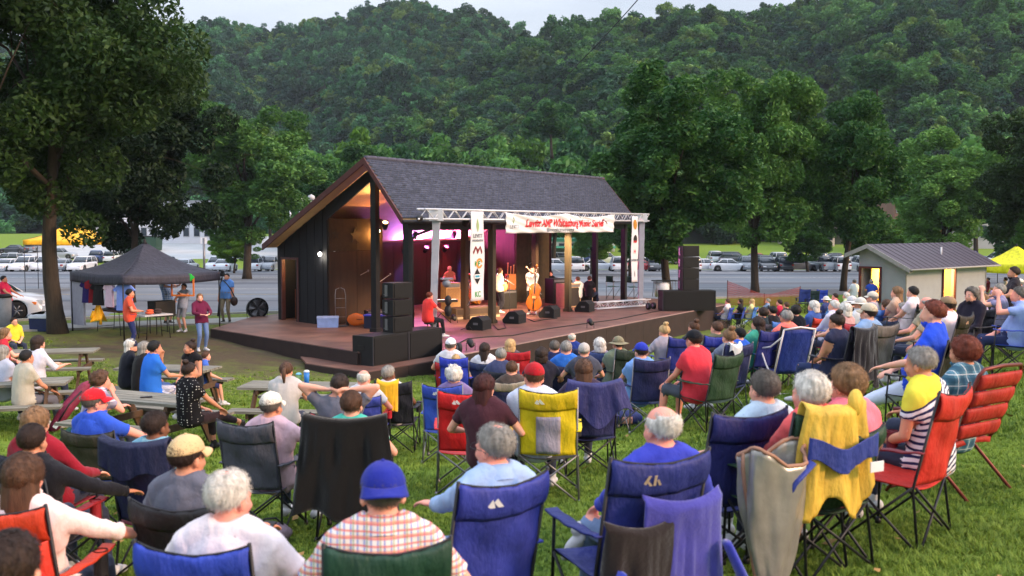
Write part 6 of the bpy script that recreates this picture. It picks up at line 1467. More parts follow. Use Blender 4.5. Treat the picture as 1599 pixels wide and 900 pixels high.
sit(60, 537, -30, 'woman with dark hair and white blouse at the left table', P_(lean=-8, L='table', Rr='table'), shirt=(206, 206, 220), sleeve=.3, hair='bob', hc='dbr', scale=1.05)
sit(42, 560, -35, 'dark haired man in beige shirt at the left table', P_(lean=-4, Rr='knee', L='lap'), shirt=(176, 170, 156), hair='short', hc='bk', sk='t', pants=(96, 96, 106))
sit(5, 553, -20, 'grey haired person in pale shirt at the left edge', P_(lean=0), shirt=(170, 176, 196), hair='bob', hc='g')
sit(9, 523, -60, 'grey blond woman in red patterned shirt at the left edge', P_(lean=-6, Rr='table'), shirt=(196, 40, 56), hair='bob', hc='lbr')
sit(22, 503, -130, 'child with glasses and a yellow scarf at the left edge', P_(lean=-4, hy=10), shirt=(214, 200, 60), sleeve=.3, hair='short', hc='dbr', glasses=True, eyes=True, scale=.86)
sit(447, 580, 0, 'woman with brown ponytail and pale blouse at the table with cups', P_(lean=-4, L='table', Rr='table'), shirt=(186, 180, 178), hair='pony', hc='br', sleeve=.12)
aud(531, 604, -6, 'man in grey T-shirt with hands clasped behind his head', P_(L='behind', Rr='behind', lean=12), P_(col=(28, 28, 36), kind='low', armc=(150, 30, 40), col2=(150, 34, 40)), 'red and black low chair of the man with raised elbows', shirt=(104, 106, 120), hair='short', hc='dbr', scale=1.05, pants=(80, 84, 92), leg=.45)
aud(568, 592, -4, 'bald white haired man in white with a dark collar strap', P_(hy=-6), P_(col=(60, 70, 160), kind='low', armc=(180, 30, 50)), 'blue chair with red armrest of the bald white haired man', shirt=(206, 204, 210), hair='bald', hc='w', sk='r')
aud(607, 585, -4, 'woman with short grey hair in the chair with a yellow towel', P_(hy=-30, legs=('down', 'ankle'), Rr='rest'), P_(col=(26, 28, 40), kind='tall'), 'black camp chair with a yellow towel over it', shirt=(206, 204, 212), hair='short', hc='g', sk='b', cdx=.1)
# --- small things on the tables
def cup(t, x, y, lb, c1, c2, h=.17):
    p = tpos(t, x, y, .757); o = thing('drink_cup', lb, 'cup', p); mb = MB(); mb.lathe([(.0, 0), (.036, 0), (.046, h), (.0, h)], 14); part('cup', mb, mat('cup_'+hx(c1), c1, .4), o)
    mb = MB(); mb.lathe([(.048, h), (.048, h+.012), (.03, h+.03), (0, h+.032)], 14); part('lid', mb, mat('cup_'+hx(c2), c2, .4), o)
cup(tE, .10, .05, 'tall blue cup with white lid on the table by the platform', (40, 120, 200), (230, 230, 236), .2); cup(tE, -.04, .08, 'shorter green and blue cup on the table by the platform', (110, 150, 90), (120, 190, 220), .15)
p = tpos(tD, .62, .12, .757); o = thing('water_bottle', 'clear plastic water bottle on the table before the polka dot woman', 'bottle', p)
mb = MB(); mb.lathe([(0, 0), (.034, 0), (.036, .02), (.034, .10), (.036, .15), (.014, .2), (.014, .215)], 14); part('bottle', mb, mat('clear_plastic', (200, 214, 224), .1, .02, trans=.7, bump=0), o); mb = MB(); mb.lathe([(.016, .212), (.016, .23), (0, .231)], 12); part('lid', mb, whitep, o)
p = tpos(tD, .05, -.05, .760); o = thing('phone', 'black phone lying on the table of the water bottle', 'phone', p, .5); mb = MB(); mb.box((0, 0, .006), (.16, .08, .012)); mb.box((0, 0, .0125), (.14, .07, .002)); part('body', mb, blackp, o)
p = tpos(tD, .80, .0, .757); o = thing('paper_bag', 'crumpled pale bag by the polka dot woman', 'bag', p); mb = MB(); mb.ell((0, 0, .03), (.12, .09, .05)); part('bag', mb, mat('pale_paper', (196, 196, 196), .8, .1, 20, .8, 30), o)
# --- folded maroon and green chairs on the grass at the left
def folded_bag(u, v, rz, c, lb, tilt=.7, L=.95):
    p = onground(u, v, .05); o = thing('chair_bag', lb, 'bag', (p.x, p.y, p.z+.02), R(rz)); o.rotation_euler.y = -tilt
    mb = MB(); mb.tube([(0, 0, .0), (.1, 0, .01), (L*.5, .01, .02), (L*.9, 0, .0), (L, 0, 0)], [.05, .085, .10, .085, .03], 14); part('sleeve', mb, nylon(c), o)
    mb = MB(); mb.tube([(.15, -.09, .03), (L*.5, -.14, .08), (L*.8, -.09, .03)], .012, 6); part('strap', mb, blackp, o); mb = MB(); mb.box((.12, -.085, .03), (.1, .005, .07)); part('tag', mb, whitep, o)
folded_bag(80, 672, 40, (120, 34, 62), 'maroon folded chair sleeve leaning near the left table', .9, .95)
folded_bag(97, 688, 30, (20, 74, 66), 'dark green folded chair sleeve next to the maroon one', .7, .9)
# --- bags on the grass
def duffel(u, v, rz, c, lb, s=1.0, acc=(200, 150, 140)):
    p = onground(u, v, .1); o = thing('bag', lb, 'bag', (p.x, p.y, p.z), R(rz), None, s); mb = MB(); mb.ell((0, 0, .11), (.28, .15, .12)); mb.ell((.1, .03, .14), (.14, .12, .09)); part('body', mb, nylon(c), o)
    mb = MB(); mb.grid(lambda a, b: ((a-.5)*.16, -.151+.0*b+.02*abs(a-.5), .06+.1*b), 4, 3, .006); part('pocket', mb, nylon(acc), o); mb = MB(); mb.tube([(-.15, 0, .2), (-.05, 0, .3), (.08, 0, .3), (.17, 0, .21)], .012, 6); part('handle', mb, blackp, o)
duffel(975, 655, 10, (34, 44, 104), 'navy bag with a pink label lying on the grass behind the jeans man'); duffel(850, 632, 0, (206, 186, 50), 'yellow bag hanging beside the yellow chair', .6)
duffel(420, 832, 20, (120, 104, 118), 'mauve flat cushion on the grass behind the black chair', .7); duffel(232, 560+140, -20, (30, 30, 36), 'black tote in the grass left of the brown shaved head', .6)
p = onground(931, 660); o = thing('paper_cup', 'orange paper cup standing on the grass by a chair leg', 'cup', (p.x, p.y, p.z)); mb = MB(); mb.lathe([(0, 0), (.035, 0), (.045, .15), (.04, .15), (0, .14)], 12); part('cup', mb, mat('orange_cup', (220, 140, 90), .6), o); mb = MB(); mb.lathe([(.047, .146), (.047, .156), (0, .157)], 12); part('lid', mb, whitep, o)
# --- the padded red chair with a bent tube frame
p = AUB.location.copy(); t = thing('padded_chair', 'red padded lawn chair with dark red tube frame at the right', 'lawn chair', (p.x+.02, p.y, gz(p.x, p.y)), R(34), None, 1.05)
fm = mat('dark_red_tube', (104, 44, 40), .4, .1, metal=.4); pm = nylon((164, 38, 34))
def pb(v, x=0): return (x, -.20-.22*v, .44+.56*v)
mb = MB(); pts = [(-.27, -.16, .40)]+[pb(v, -.27) for v in (.1, .5, .92)]+[pb(1.0, -.23), pb(1.02, 0), pb(1.0, .23)]+[pb(v, .27) for v in (.92, .5, .1)]+[(.27, -.16, .40)]; mb.tube(pts, .014, 8); part('back_frame', mb, fm, t)
for i in range(4):
    a, b = .04+i*.225, .04+(i+1)*.225-.012
    mb = MB(); mb.grid(lambda s, q: (pb(a+(b-a)*q, (s-.5)*.5)[0], pb(a+(b-a)*q)[1]-.012-.022*math.sin(PI*q)**.6, pb(a+(b-a)*q)[2]), 8, 6, .035); part('cushion', mb, pm, t)
mb = MB(); mb.grid(lambda s, q: ((s-.5)*.5, -.2+.46*q, .435+.02*math.sin(PI*s)), 8, 8, .04); part('seat', mb, pm, t)
for s in (-1, 1):
    part('leg', bar([(s*.28, .30, 0), (s*.29, -.02, .42), (s*.29, -.12, .5)], .013, 8), fm, t); part('leg', bar([(s*.28, -.42, 0), (s*.29, .05, .44), (s*.29, .22, .62)], .013, 8), fm, t)
    part('armrest', bar([(s*.29, -.24, .64), (s*.295, 0, .655), (s*.29, .24, .63)], .018, 8), fm, t)
part('stretcher', bar([(-.28, -.40, .03), (.28, -.40, .03)], .012), fm, t); part('stretcher', bar([(-.28, .28, .03), (.28, .28, .03)], .012), fm, t)
# --- blue sling chair with white tube frame
p = onground(1228, 612); t = thing('sling_chair', 'empty blue sling chair with white bent tube frame', 'lawn chair', (p.x, p.y+.05, gz(p.x, p.y+.05)), R(14), None, 1.0)
wt = mat('white_tube', (222, 214, 214), .35)
mb = MB(); mb.grid(lambda s, q: ((s-.5)*.5, -.12-.26*q-.03*math.sin(PI*s), .3+.72*q), 8, 10, .006); part('back', mb, nylon((36, 56, 140)), t)
mb = MB(); mb.grid(lambda s, q: ((s-.5)*.5, -.12+.46*q, .34-.04*math.sin(PI*q)), 8, 8, .006); part('seat', mb, nylon((30, 44, 110)), t)
for s in (-1, 1):
    part('frame_side', bar([(s*.27, -.40, 1.02), (s*.27, -.12, .3), (s*.27, .36, .34), (s*.27, .40, .02)], .014, 8), wt, t)
    part('armrest', bar([(s*.28, -.36, .90), (s*.30, -.05, .72), (s*.30, .30, .66), (s*.28, .36, .34)], .014, 8), wt, t); part('leg', bar([(s*.28, -.34, .02), (s*.29, .10, .42), (s*.30, .28, .66)], .014, 8), wt, t)
part('top_bar', bar([(-.27, -.40, 1.02), (0, -.42, 1.06), (.27, -.40, 1.02)], .014, 8), wt, t); part('foot_bar', bar([(-.28, -.34, .02), (.28, -.34, .02)], .014, 8), wt, t)
# --- cloths, jackets and bags hung on chairs: each a thing, placed on its chair
CH = {o['label']: o for o in COL.objects if o.get('category') == 'camp chair'}
def hang(chair_label, mb, m, name, label, cat, extra=None):
    c = CH[chair_label]; t = thing(name, label, cat, c.location, c.rotation_euler.z, None, c.scale.x); part('cloth', mb, m, t)
    for nm, e, em in (extra or []): part(nm, e, em, t)
    return t
fl = lambda c: mat('fleece_'+hx(c), c, .95, .15, 10, .5, 60, spec=.1, sheen=.4)
hang('tall camp chair hidden under a long black blanket', drape(.34, .12, .82, 1.03, 1.2, .022, .28, .05, y0=-.37), fl((9, 9, 11)), 'blanket', 'long black blanket covering a whole camp chair back', 'blanket')
hang('black camp chair with a yellow towel over it', drape(.15, .10, .44, 1.0, 2.2, .012, -.1, .03, cx=-.07, y0=-.36), fl((226, 176, 36)), 'towel', 'yellow towel hung over a black camp chair', 'towel')
hang('wide navy blue camp chair with jackets hung over its back', drape(.22, -.01, .60, .80, 4.2, .016, .12, .12, cx=.10, y0=-.36), fl((66, 64, 150)), 'jacket', 'violet blue fleece jacket hung on the back of the wide navy chair', 'jacket',
     [('sleeve', (lambda: (lambda m_: (m_.tube([(.30, -.48, .62), (.38, -.5, .45), (.40, -.47, .25), (.38, -.44, .1)], [.05, .06, .055, .045], 12, .4), m_)[1])(MB()))(), fl((50, 56, 150)))])
hang('wide navy blue camp chair with jackets hung over its back', drape(.20, -.01, .44, .70, 7.1, .018, .1, .12, cx=-.14, y0=-.38), fl((34, 26, 26)), 'jacket', 'dark brown jacket bunched low on the back of the wide navy chair', 'jacket',
     [('sleeve', (lambda: (lambda m_: (m_.tube([(-.28, -.46, .55), (-.34, -.44, .38), (-.30, -.4, .2)], [.045, .055, .045], 12, .4), m_)[1])(MB()))(), fl((44, 58, 160)))])
hang('dark green camp chair hidden under yellow and blue jackets', drape(.22, .10, .60, 1.04, 5.5, .03, .35, .08, y0=-.37, cx=.0), nylon((206, 170, 66)), 'rain_jacket', 'yellow rain jacket hung over the back of a chair at right', 'jacket',
     [('hood', (lambda: (lambda m_: (m_.ell((-.02, -.40, 1.06), (.13, .03, .035)), m_.ell((.13, -.43, 1.10), (.05, .04, .08)), m_)[2])(MB()))(), nylon((206, 170, 66)))])
hang('dark green camp chair hidden under yellow and blue jackets', drape(.25, -.13, .26, .97, 8.5, .014, .1, .03, y0=-.42, cx=.02, sag=.02), nylon((42, 56, 130)), 'jacket', 'blue jacket wrapped across the yellow rain jacket', 'jacket',
     [('sleeve', (lambda: (lambda m_: (m_.tube([(-.24, -.48, .80), (-.36, -.46, .70), (-.40, -.40, .52)], [.045, .055, .045], 12, .4), m_)[1])(MB()))(), nylon((42, 56, 130))), ('tag', (lambda: (lambda m_: (m_.box((.20, -.535, .74), (.10, .006, .06)), m_)[1])(MB()))(), whitep)])
hang('camp chair with a long black jacket hung over it', drape(.25, .08, .78, 1.02, 3.3, .03, .25, .08, y0=-.36), fl((28, 26, 34)), 'jacket', 'long black jacket with pink trim over the dark bun woman’s chair', 'jacket')
hang('navy camp chair with a folded blue flap at its right', drape(.28, .04, .40, 1.0, 1.1, .02, .5, .10, y0=-.37), nylon((48, 50, 104)), 'jacket', 'dark blue jacket flared over the long brown haired woman’s chair', 'jacket')
hang('orange red camp chair at the bottom left corner', drape(.30, -.16, .40, .96, 6.1, .03, .1, .05, y0=-.41), nylon((216, 60, 44)), 'jacket', 'bright red orange jacket tied low over the orange red chair', 'jacket',
     [('sleeve', (lambda: (lambda m_: (m_.tube([(.26, -.47, .78), (.33, -.47, .66), (.34, -.44, .5), (.36, -.43, .44)], [.04, .05, .045, .03], 12, .5), m_)[1])(MB()))(), nylon((216, 50, 40)))])
hang('navy camp chair under the girl with headband', drape(.10, .06, .16, 1.0, 2.1, .01, .1, .06, y0=-.37, cx=-.1), whitep, 'kerchief', 'small white kerchief over the chair of the girl with headband', 'kerchief')
hang('tall navy camp chair with long side flap at left', drape(.27, .08, .26, 1.03, 9.1, .012, .05, .03, y0=-.37), nylon((30, 34, 66)), 'jacket', 'dark navy jacket over the shaved head man’s chair', 'jacket')
# silver bag hung from the navy chair
foil = mat('silver_lining', (150, 146, 140), .28, .15, 6, .6, 10, metal=.35)
def bagfn(s, q):
    a = s*2*PI; w_ = .21*(1-.72*q**2.2)+.01; fl_ = 1+.12*math.sin(a*5+q*4)+.05*math.sin(a*11-q*9); return (-.44+w_*math.cos(a)*fl_, -.40+.10*(1-q*.7)*math.sin(a)*fl_, .80-.74*q+.05*math.sin(a*2)*(1-q)+.08*abs(math.cos(a))*(1-q))
mb = MB(); mb.grid(bagfn, 44, 20, .004)
hang('dark green camp chair hidden under yellow and blue jackets', mb, foil, 'chair_bag', 'long silver lined bag hanging open between the navy and yellow chairs', 'bag', [('trim', (lambda: (lambda m_: (m_.tube([bagfn(s, 0) for s in np.linspace(0, 1, 30)], .012, 6), m_.tube([bagfn(.5, q) for q in np.linspace(0, 1, 10)], .012, 6), m_.tube([bagfn(0, q) for q in np.linspace(0, 1, 10)], .012, 6), m_)[3])(MB()))(), mat('tan_trim', (150, 110, 90), .7))])
# grey mesh panel on the yellow chair, white stripe on the red one, and an armrest book
def back_panel(lbl, m, u0, u1, v0, v1, nm):
    c = CH[lbl]; fn = backfn(.98, .44, .255); mb = MB(); mb.grid(lambda s, q: (lambda P: (P[0], P[1]-.010, P[2]))(fn(u0+(u1-u0)*s, (v0+(v1-v0)*q))), 8, 10, .003); part(nm, mb, m, c)
back_panel('bright yellow camp chair with a grey mesh panel', nylon((150, 144, 162)), -.42, .42, .03, .70, 'mesh_panel'); back_panel('red camp chair with a white centre stripe', nylon((206, 200, 196)), -.2, .2, .03, .72, 'stripe_panel')
back_panel('dark green and brown camp chair behind the checked shirt', nylon((206, 206, 200)), -.35, .0, .1, .8, 'white_panel') if 0 else None
# --- canopy tents
def canopy(cx_, cy_, g, w_, eave, peak, rz, label, c, back=None, valance=.28, legs=True, d_=None):
    t = thing('canopy_tent', label, 'canopy tent', (cx_, cy_, g), rz, None); d_ = d_ or w_; cm = nylon(c); h = w_/2; hd = d_/2
    cor = [(-h, -hd), (h, -hd), (h, hd), (-h, hd)]
    for i in range(4):
        a, b = np.array(cor[i]), np.array(cor[(i+1) % 4])
        def pf(s, q):
            e = a+(b-a)*s; p = e*(1-q); sag = -.16*math.sin(PI*q)*(1-.3*abs(s-.5)) - .10*math.sin(PI*s)*(1-q)**2*.6; return (p[0], p[1], eave+(peak-eave)*q**1.08+sag)
        mb = MB(); mb.grid(pf, 12, 10, .006); part('roof_panel', mb, cm, t)
        mb = MB(); mb.grid(lambda s, q: (*(a+(b-a)*s)*(1.004+.006*math.sin(s*30)*(1-q)), eave-valance*(1-q)-.10*math.sin(PI*s)*.6), 16, 3, .004); part('valance', mb, cm, t)
        if legs: part('leg', bar([(a[0]*.985, a[1]*.985, -.05), (a[0]*.985, a[1]*.985, eave)], .022, 6), DARKTUBE, t)
        part('roof_rib', bar([(a[0]*.98, a[1]*.98, eave-.02), (a[0]*.5, a[1]*.5, (eave+peak)/2-.22), (0, 0, peak-.05)], .016, 6), DARKTUBE, t)
    mb = MB(); mb.lathe([(0, peak+.10), (.03, peak+.09), (.05, peak), (.09, peak-.06)], 10); part('peak_cap', mb, blackp, t)
    return t
tc_ = onground(222, 524, 0, 20); TENT = canopy(tc_.x-.15, tc_.y+.8, gz(tc_.x, tc_.y), 3.35, 1.98, 2.95, .86, 'black canopy tent over the merchandise tables at left', (52, 52, 66))
yt = at(116, 388, 62); canopy(yt.x, 62, gz(yt.x, 62), 5.0, 3.15, 4.3, .3, 'golden yellow canopy tent in the car park behind the big tree', (226, 170, 30))
y2 = at(1585, 470, 57); canopy(y2.x, 57, gz(y2.x, 57), 3.3, 1.9, 2.9, .75, 'bright yellow canopy tent behind the small grey building', (222, 216, 30), valance=.5)
# clothing and goods under the black tent
TX = Matrix.Translation(TENT.location)@Matrix.Rotation(TENT.rotation_euler.z, 4, 'Z')
def tp(x, y, z): return TX@Vector((x, y, z))
def garment_hung(x, y, z, rz, c, lb, wide=.46, long_=.7, name='hanging_shirt', cat='shirt', sleeves=True, m=None):
    p = tp(x, y, z); t = thing(name, lb, cat, p, TENT.rotation_euler.z+rz, 'clothes hung under the black tent'); mm = m or cloth(c)
    prof = [(0, .02), (.07, .03), (.20, -.05), (wide/2+.10, -.22), (wide/2+.02, -.27), (wide/2-.03, -.22), (wide/2, -long_)] if sleeves else [(0, 0), (wide/2, 0), (wide/2, -long_)]
    pts = prof+[(-a, b) for a, b in prof[::-1][:-1]]
    mb = MB(); n = len(pts); mb.smooth = False
    P = [(x_, yy+.02*math.sin(x_*20+z_*5), z_) for yy in (-.035, .035) for x_, z_ in pts]; mb.add(P, [tuple(range(n)), tuple(range(n, 2*n))[::-1]]+[(i, i+n, (i+1) % n+n, (i+1) % n) for i in range(n)]); part('fabric', mb, mm, t)
    if sleeves:
        part('hanger', bar([(-.18, 0, -.03), (0, 0, .05), (.18, 0, -.03)], .006, 5), DARKTUBE, t); part('hook', bar([(0, 0, .05), (.0, 0, .10), (.03, 0, .13)], .005, 5), DARKTUBE, t)
H_ = -PI/2
garment_hung(-1.6, 1.35, 1.74, H_, (160, 160, 176), 'long white sheet hung as a side curtain by the tree trunk', .8, 1.45, 'curtain', 'curtain', False)
garment_hung(-1.6, .72, 1.78, H_+.3, (44, 36, 96), 'dark violet shirt hung beside the white sheet', .36, .75)
garment_hung(-1.6, .42, 1.74, H_+1, (120, 30, 40), 'thin dark red garment hung in the tent', .2, .7)
garment_hung(-1.6, .0, 1.74, H_+.2, (26, 26, 30), 'black T-shirt hung in the middle of the tent', .44, .75)
garment_hung(-1.62, -.75, 1.76, H_, (206, 176, 196), 'pale pink T-shirt hung left of the blue one', .42, .78)
garment_hung(-1.5, -1.45, 1.74, H_+.5, (110, 136, 210), 'light blue T-shirt hung at the front of the tent', .54, .84)
p = tp(-1.5, .25, .78); t = thing('rain_jacket', 'yellow jacket hung low on a rack under the black tent', 'jacket', p, TENT.rotation_euler.z); mb = MB()
mb.grid(lambda s, q: ((s-.5)*(.16+.42*q), -.05+.05*math.sin(s*9), .22-.5*q-.1*abs(s-.5)), 14, 10, .02); part('body', mb, nylon((222, 170, 30)), t)
mb = MB(); mb.tube([(-.16, -.05, .02), (-.26, -.06, -.2)], [.05, .04]); mb.tube([(.05, -.08, -.1), (.04, -.08, -.42)], [.06, .045]); part('sleeve', mb, nylon((222, 170, 30)), t)
def ftable(x, y, rz, w_, d_, lb, z=.74, top=(190, 190, 196)):
    p = tp(x, y, 0); g = gz(p.x, p.y); t = thing('folding_table', lb, 'table', (p.x, p.y, g), TENT.rotation_euler.z+rz); mb = MB(); mb.box((0, 0, z), (w_, d_, .04)); part('top', mb, mat('table_'+hx(top), top, .5), t)
    for s in (-1, 1):
        part('leg', bar([(s*w_*.42, -d_*.4, 0), (s*w_*.36, -d_*.38, z-.02)], .013), DARKTUBE, t); part('leg', bar([(s*w_*.42, d_*.4, 0), (s*w_*.36, d_*.38, z-.02)], .013), DARKTUBE, t); part('brace', bar([(s*w_*.41, -d_*.4, .2), (s*w_*.41, d_*.4, .2)], .01), DARKTUBE, t)
    return t
ftable(-.55, -1.45, .0, .95, .6, 'small white folding table beside the orange T-shirt vendor'); ftable(-.9, .2, 1.57, 1.8, .7, 'dark merchandise table under the black tent', top=(52, 40, 44)); 
for i, (x, y, c, lb) in enumerate(((-.7, -1.45, (200, 90, 60), 'orange bundle on the white folding table'), (-.4, -1.4, (60, 50, 50), 'dark folded bundle on the white folding table'), (-.9, .6, (130, 40, 60), 'folded maroon cloth on the merchandise table'), (-.9, .1, (60, 80, 150), 'folded blue cloth on the merchandise table'), (-.9, -.4, (180, 60, 50), 'folded red cloth on the merchandise table'))):
    p = tp(x, y, 0); t = thing('folded_cloth', lb, 'cloth bundle', (p.x, p.y, gz(p.x, p.y)+.762), TENT.rotation_euler.z); mb = MB(); mb.ell((0, 0, .05), (.14, .11, .06)); part('layer', mb, cloth(c), t); mb = MB(); mb.ell((0.01, 0, .12), (.12, .10, .035)); part('layer', mb, cloth(tuple(min(255, k*1.15) for k in c)), t)
p = tp(.2, -.6, 0); t = thing('crate', 'black crate on legs at the back of the tent', 'crate', (p.x, p.y, gz(p.x, p.y)), TENT.rotation_euler.z); mb = MB(); mb.box((0, 0, .8), (.7, .5, .5)); part('box', mb, blackpaint, t)
for s in (-1, 1):
    for q in (-1, 1): part('leg', bar([(s*.3, q*.2, 0), (s*.3, q*.2, .56)], .015), DARKTUBE, t)
# picture frame prop
P0 = at(285, 448, 31.6); t = thing('photo_frame', 'large hand held photo frame, orange below and green on top', 'picture frame', P0, -.1)
for nm, c_, cx1, cz1, sx, sz in (('frame_side', (224, 120, 50), -.36, 0, .05, .58), ('frame_side', (224, 120, 50), .36, 0, .05, .58), ('frame_bottom', (224, 120, 50), 0, -.28, .76, .05), ('frame_top', (120, 200, 60), 0, .28, .76, .06)):
    mb = MB(); mb.box((cx1, 0 if nm != 'frame_side' else .003, cz1), (sx, .03, sz)); part(nm, mb, mat('frame_'+hx(c_), c_, .6, bump=0), t)
mb = MB(); mb.smooth = False; ring = [(.22+.17*math.cos(q)*(1+.12*math.cos(5*q)), .30+.11*math.sin(q)*(1+.12*math.cos(5*q))) for q in np.linspace(0, 2*PI, 21)[:-1]]; mb.prism(ring, -.035, -.018, 'y'); part('green_sign', mb, mat('bright_green_card', (50, 206, 70), .6, bump=0), t)
# cooler, bin, big fan
p = onground(66, 517, 0, 18); t = thing('cooler', 'dark blue cooler with white lid beside the big tree trunk', 'cooler', (p.x, p.y, p.z), -.1); mb = MB(); mb.box((0, 0, .21), (.62, .4, .42), taper=1.06); part('body', mb, mat('cooler_blue', (24, 34, 74), .4), t); mb = MB(); mb.box((0, 0, .455), (.68, .46, .07)); mb.box((0, 0, .5), (.6, .38, .03)); part('lid', mb, mat('cooler_white', (200, 204, 214), .4), t)
part('handle', bar([(-.35, -.1, .36), (-.38, 0, .32), (-.35, .1, .36)], .014), blackp, t)
p = onground(-22, 517, 0, 14); t = thing('trash_bin', 'tall grey bin cut by the left edge', 'bin', (p.x, p.y+1, gz(p.x, p.y+1))); mb = MB(); mb.lathe([(0, 0), (.27, 0), (.32, 1.0), (.30, 1.0), (0, .96)], 20); part('body', mb, mat('bin_grey', (130, 134, 140), .6), t); mb = MB(); mb.lathe([(.34, .98), (.34, 1.05), (.28, 1.1), (.2, 1.1), (.2, 1.02)], 20); part('rim', mb, blackpaint, t)
p = onground(402, 500, 0, 20); t = thing('drum_fan', 'round black drum fan on the ground by the stage back door', 'fan', (p.x, p.y, p.z+.02), R(25)); rx = Matrix.Rotation(PI/2-.15, 3, 'X')
mb = MB(); mb.lathe([(.36, -.14), (.38, -.14), (.38, .14), (.36, .14), (.36, -.14)], 28, (0, 0, .40), rx); part('housing', mb, blackpaint, t)
for i in range(5):
    q = 2*PI*i/5; mb = MB(); mb.grid(lambda s, r_: tuple(np.array((0, 0, .4))+np.array(rx)@np.array(((.06+.26*r_)*math.cos(q+s*.8), (.06+.26*r_)*math.sin(q+s*.8), (s-.5)*.09))), 4, 4, .004); part('blade', mb, STEEL, t)
mb = MB()
for k in range(1, 6): mb.tube([tuple(np.array((0, 0, .4))+np.array(rx)@np.array((.06*k*math.cos(a), .06*k*math.sin(a), .15))) for a in np.linspace(0, 2*PI, 25)], .004, 4)
for k in range(10): a = 2*PI*k/10; mb.tube([tuple(np.array((0, 0, .4))+np.array(rx)@np.array((.0*math.cos(a), 0, .152))), tuple(np.array((0, 0, .4))+np.array(rx)@np.array((.37*math.cos(a), .37*math.sin(a), .15)))], .004, 4)
part('grille', mb, STEEL, t); part('stand', bar([(-.34, .1, 0), (-.40, 0, .4), (.0, .0, -.0), (.40, 0, .4), (.34, .1, 0)][:2]), DARKTUBE, t); part('stand', bar([(.34, .1, 0), (.40, 0, .4)]), DARKTUBE, t)
# cameraman's tripod on the shoulder, bag
cl = CAMM.location; t = thing('tripod', 'folded black tripod resting on the cameraman’s shoulder', 'tripod', cl, CAMM.rotation_euler.z)
part('leg', bar([(.20, .18, .25), (.17, -.10, 1.62)], .018), blackp, t); part('leg', bar([(.23, .20, .25), (.20, -.08, 1.60)], .018), blackp, t); mb = MB(); mb.box((.18, -.12, 1.70), (.12, .16, .14)); mb.ell((.18, -.14, 1.80), (.06, .09, .06)); part('head', mb, blackp, t)
t = thing('shoulder_bag', 'dark brown camera bag hanging at the cameraman’s side', 'bag', cl, CAMM.rotation_euler.z); mb = MB(); mb.ell((-.32, .05, .78), (.12, .16, .17)); part('body', mb, mat('brown_leather', (50, 32, 30), .6), t); part('strap', bar([(-.32, .0, .92), (-.24, .12, 1.2), (-.10, .16, 1.40), (.08, .02, 1.50)], .02), blackp, t)
# orange net fence
def net_mat():
    m = bpy.data.materials.new('orange_net'); m.use_nodes = True; nt = m.node_tree; b = nt.nodes['Principled BSDF']; b.inputs['Base Color'].default_value = rgb((150, 48, 34)); b.inputs['Roughness'].default_value = .6; return m
q0, q1 = onground(1136, 478, 0, 26), onground(1249, 480, 0, 26); n_ = 30; t = thing('mesh_fence', 'sagging orange plastic mesh fence behind the seats right of the stage', 'fence', (0, 0, 0)); nm_ = net_mat()
def nf(s, z_):
    x = q0.x+(q1.x-q0.x)*s; y = q0.y+(q1.y-q0.y)*s; h0 = .70*(1-s)**2.5+.5*s**3+.42+.06*math.sin(s*9); return (x, y+.1*math.sin(s*12), gz(x, y)+h0*z_+.05)
for i in range(7):
    mb = MB(); a, b = i/7, (i+1)/7
    for k in range(11): mb.tube([nf(a+(b-a)*s, k/10) for s in np.linspace(0, 1, 5)], .007, 4)
    for k in range(14): mb.tube([nf(a+(b-a)*k/13.0, z_) for z_ in (0, .5, 1)], .007, 4)
    part('net_panel', mb, nm_, t)
for s in (0.0, .5, 1.0):
    p_ = nf(s, 0); h_ = nf(s, 1)[2]; part('stake', bar([(p_[0], p_[1]+.04, p_[2]-.2), (p_[0], p_[1]+.04, h_+.05)], .02), DARKTUBE, t)
# blanket under the group on the grass
p = onground(1400, 520, 0, 6); t = thing('picnic_blanket', 'pale blue picnic blanket under the group on the grass at right', 'blanket', (0, 0, 0)); mb = MB(); mb.grid(lambda s, q: (p.x-1.2+2.6*s, p.y+.2+1.8*q, gz(p.x-1.2+2.6*s, p.y+.2+1.8*q)+.035+.01*math.sin(s*17+q*9)), 24, 16, .01); part('cloth', mb, cloth((150, 176, 190)), t)
# ================================================================ ON THE STAGE
def onstage(u, v, yaw, lb, spec, **kw): return aud(u, v, yaw, lb, spec, None, None, plane=.01, group='musicians and crew on the stage', **kw)
gt, _ = onstage(781, 424, -62, 'singer with long brown hair playing guitar in white', P_(kind='stand', lean=1, L='neckhold', Rr='strum', hy=0), shirt=(222, 214, 200), sleeve=.3, pants=(40, 40, 50), hair='long', hc='br', eyes=True, lod='mid')
bs, _ = onstage(831, 422, 172, 'bass player in a pale shirt behind the upright bass', P_(kind='stand', lean=0, L='basshigh', Rr='basslow', hy=10), shirt=(176, 176, 184), pants=(30, 30, 36), hair='short', hc='dbr', eyes=True, scale=1.05)
onstage(671, 463, -50, 'keyboard player in a red T-shirt seated at the left of the stage', P_(seat=.5, lean=-6, L='keys', Rr='keys', hp=-10), shirt=(226, 60, 56), pants=(30, 30, 38), hair='short', hc='au', sk='r')
onstage(702, 421, 170, 'drummer in a pale cap seated behind the drum kit', P_(seat=.75, lean=0, L='drum', Rr='drum'), shirt=(196, 150, 110), sleeve=.1, hair='short', hc='dbr', cap='ball', capc=(216, 190, 160), eyes=True)
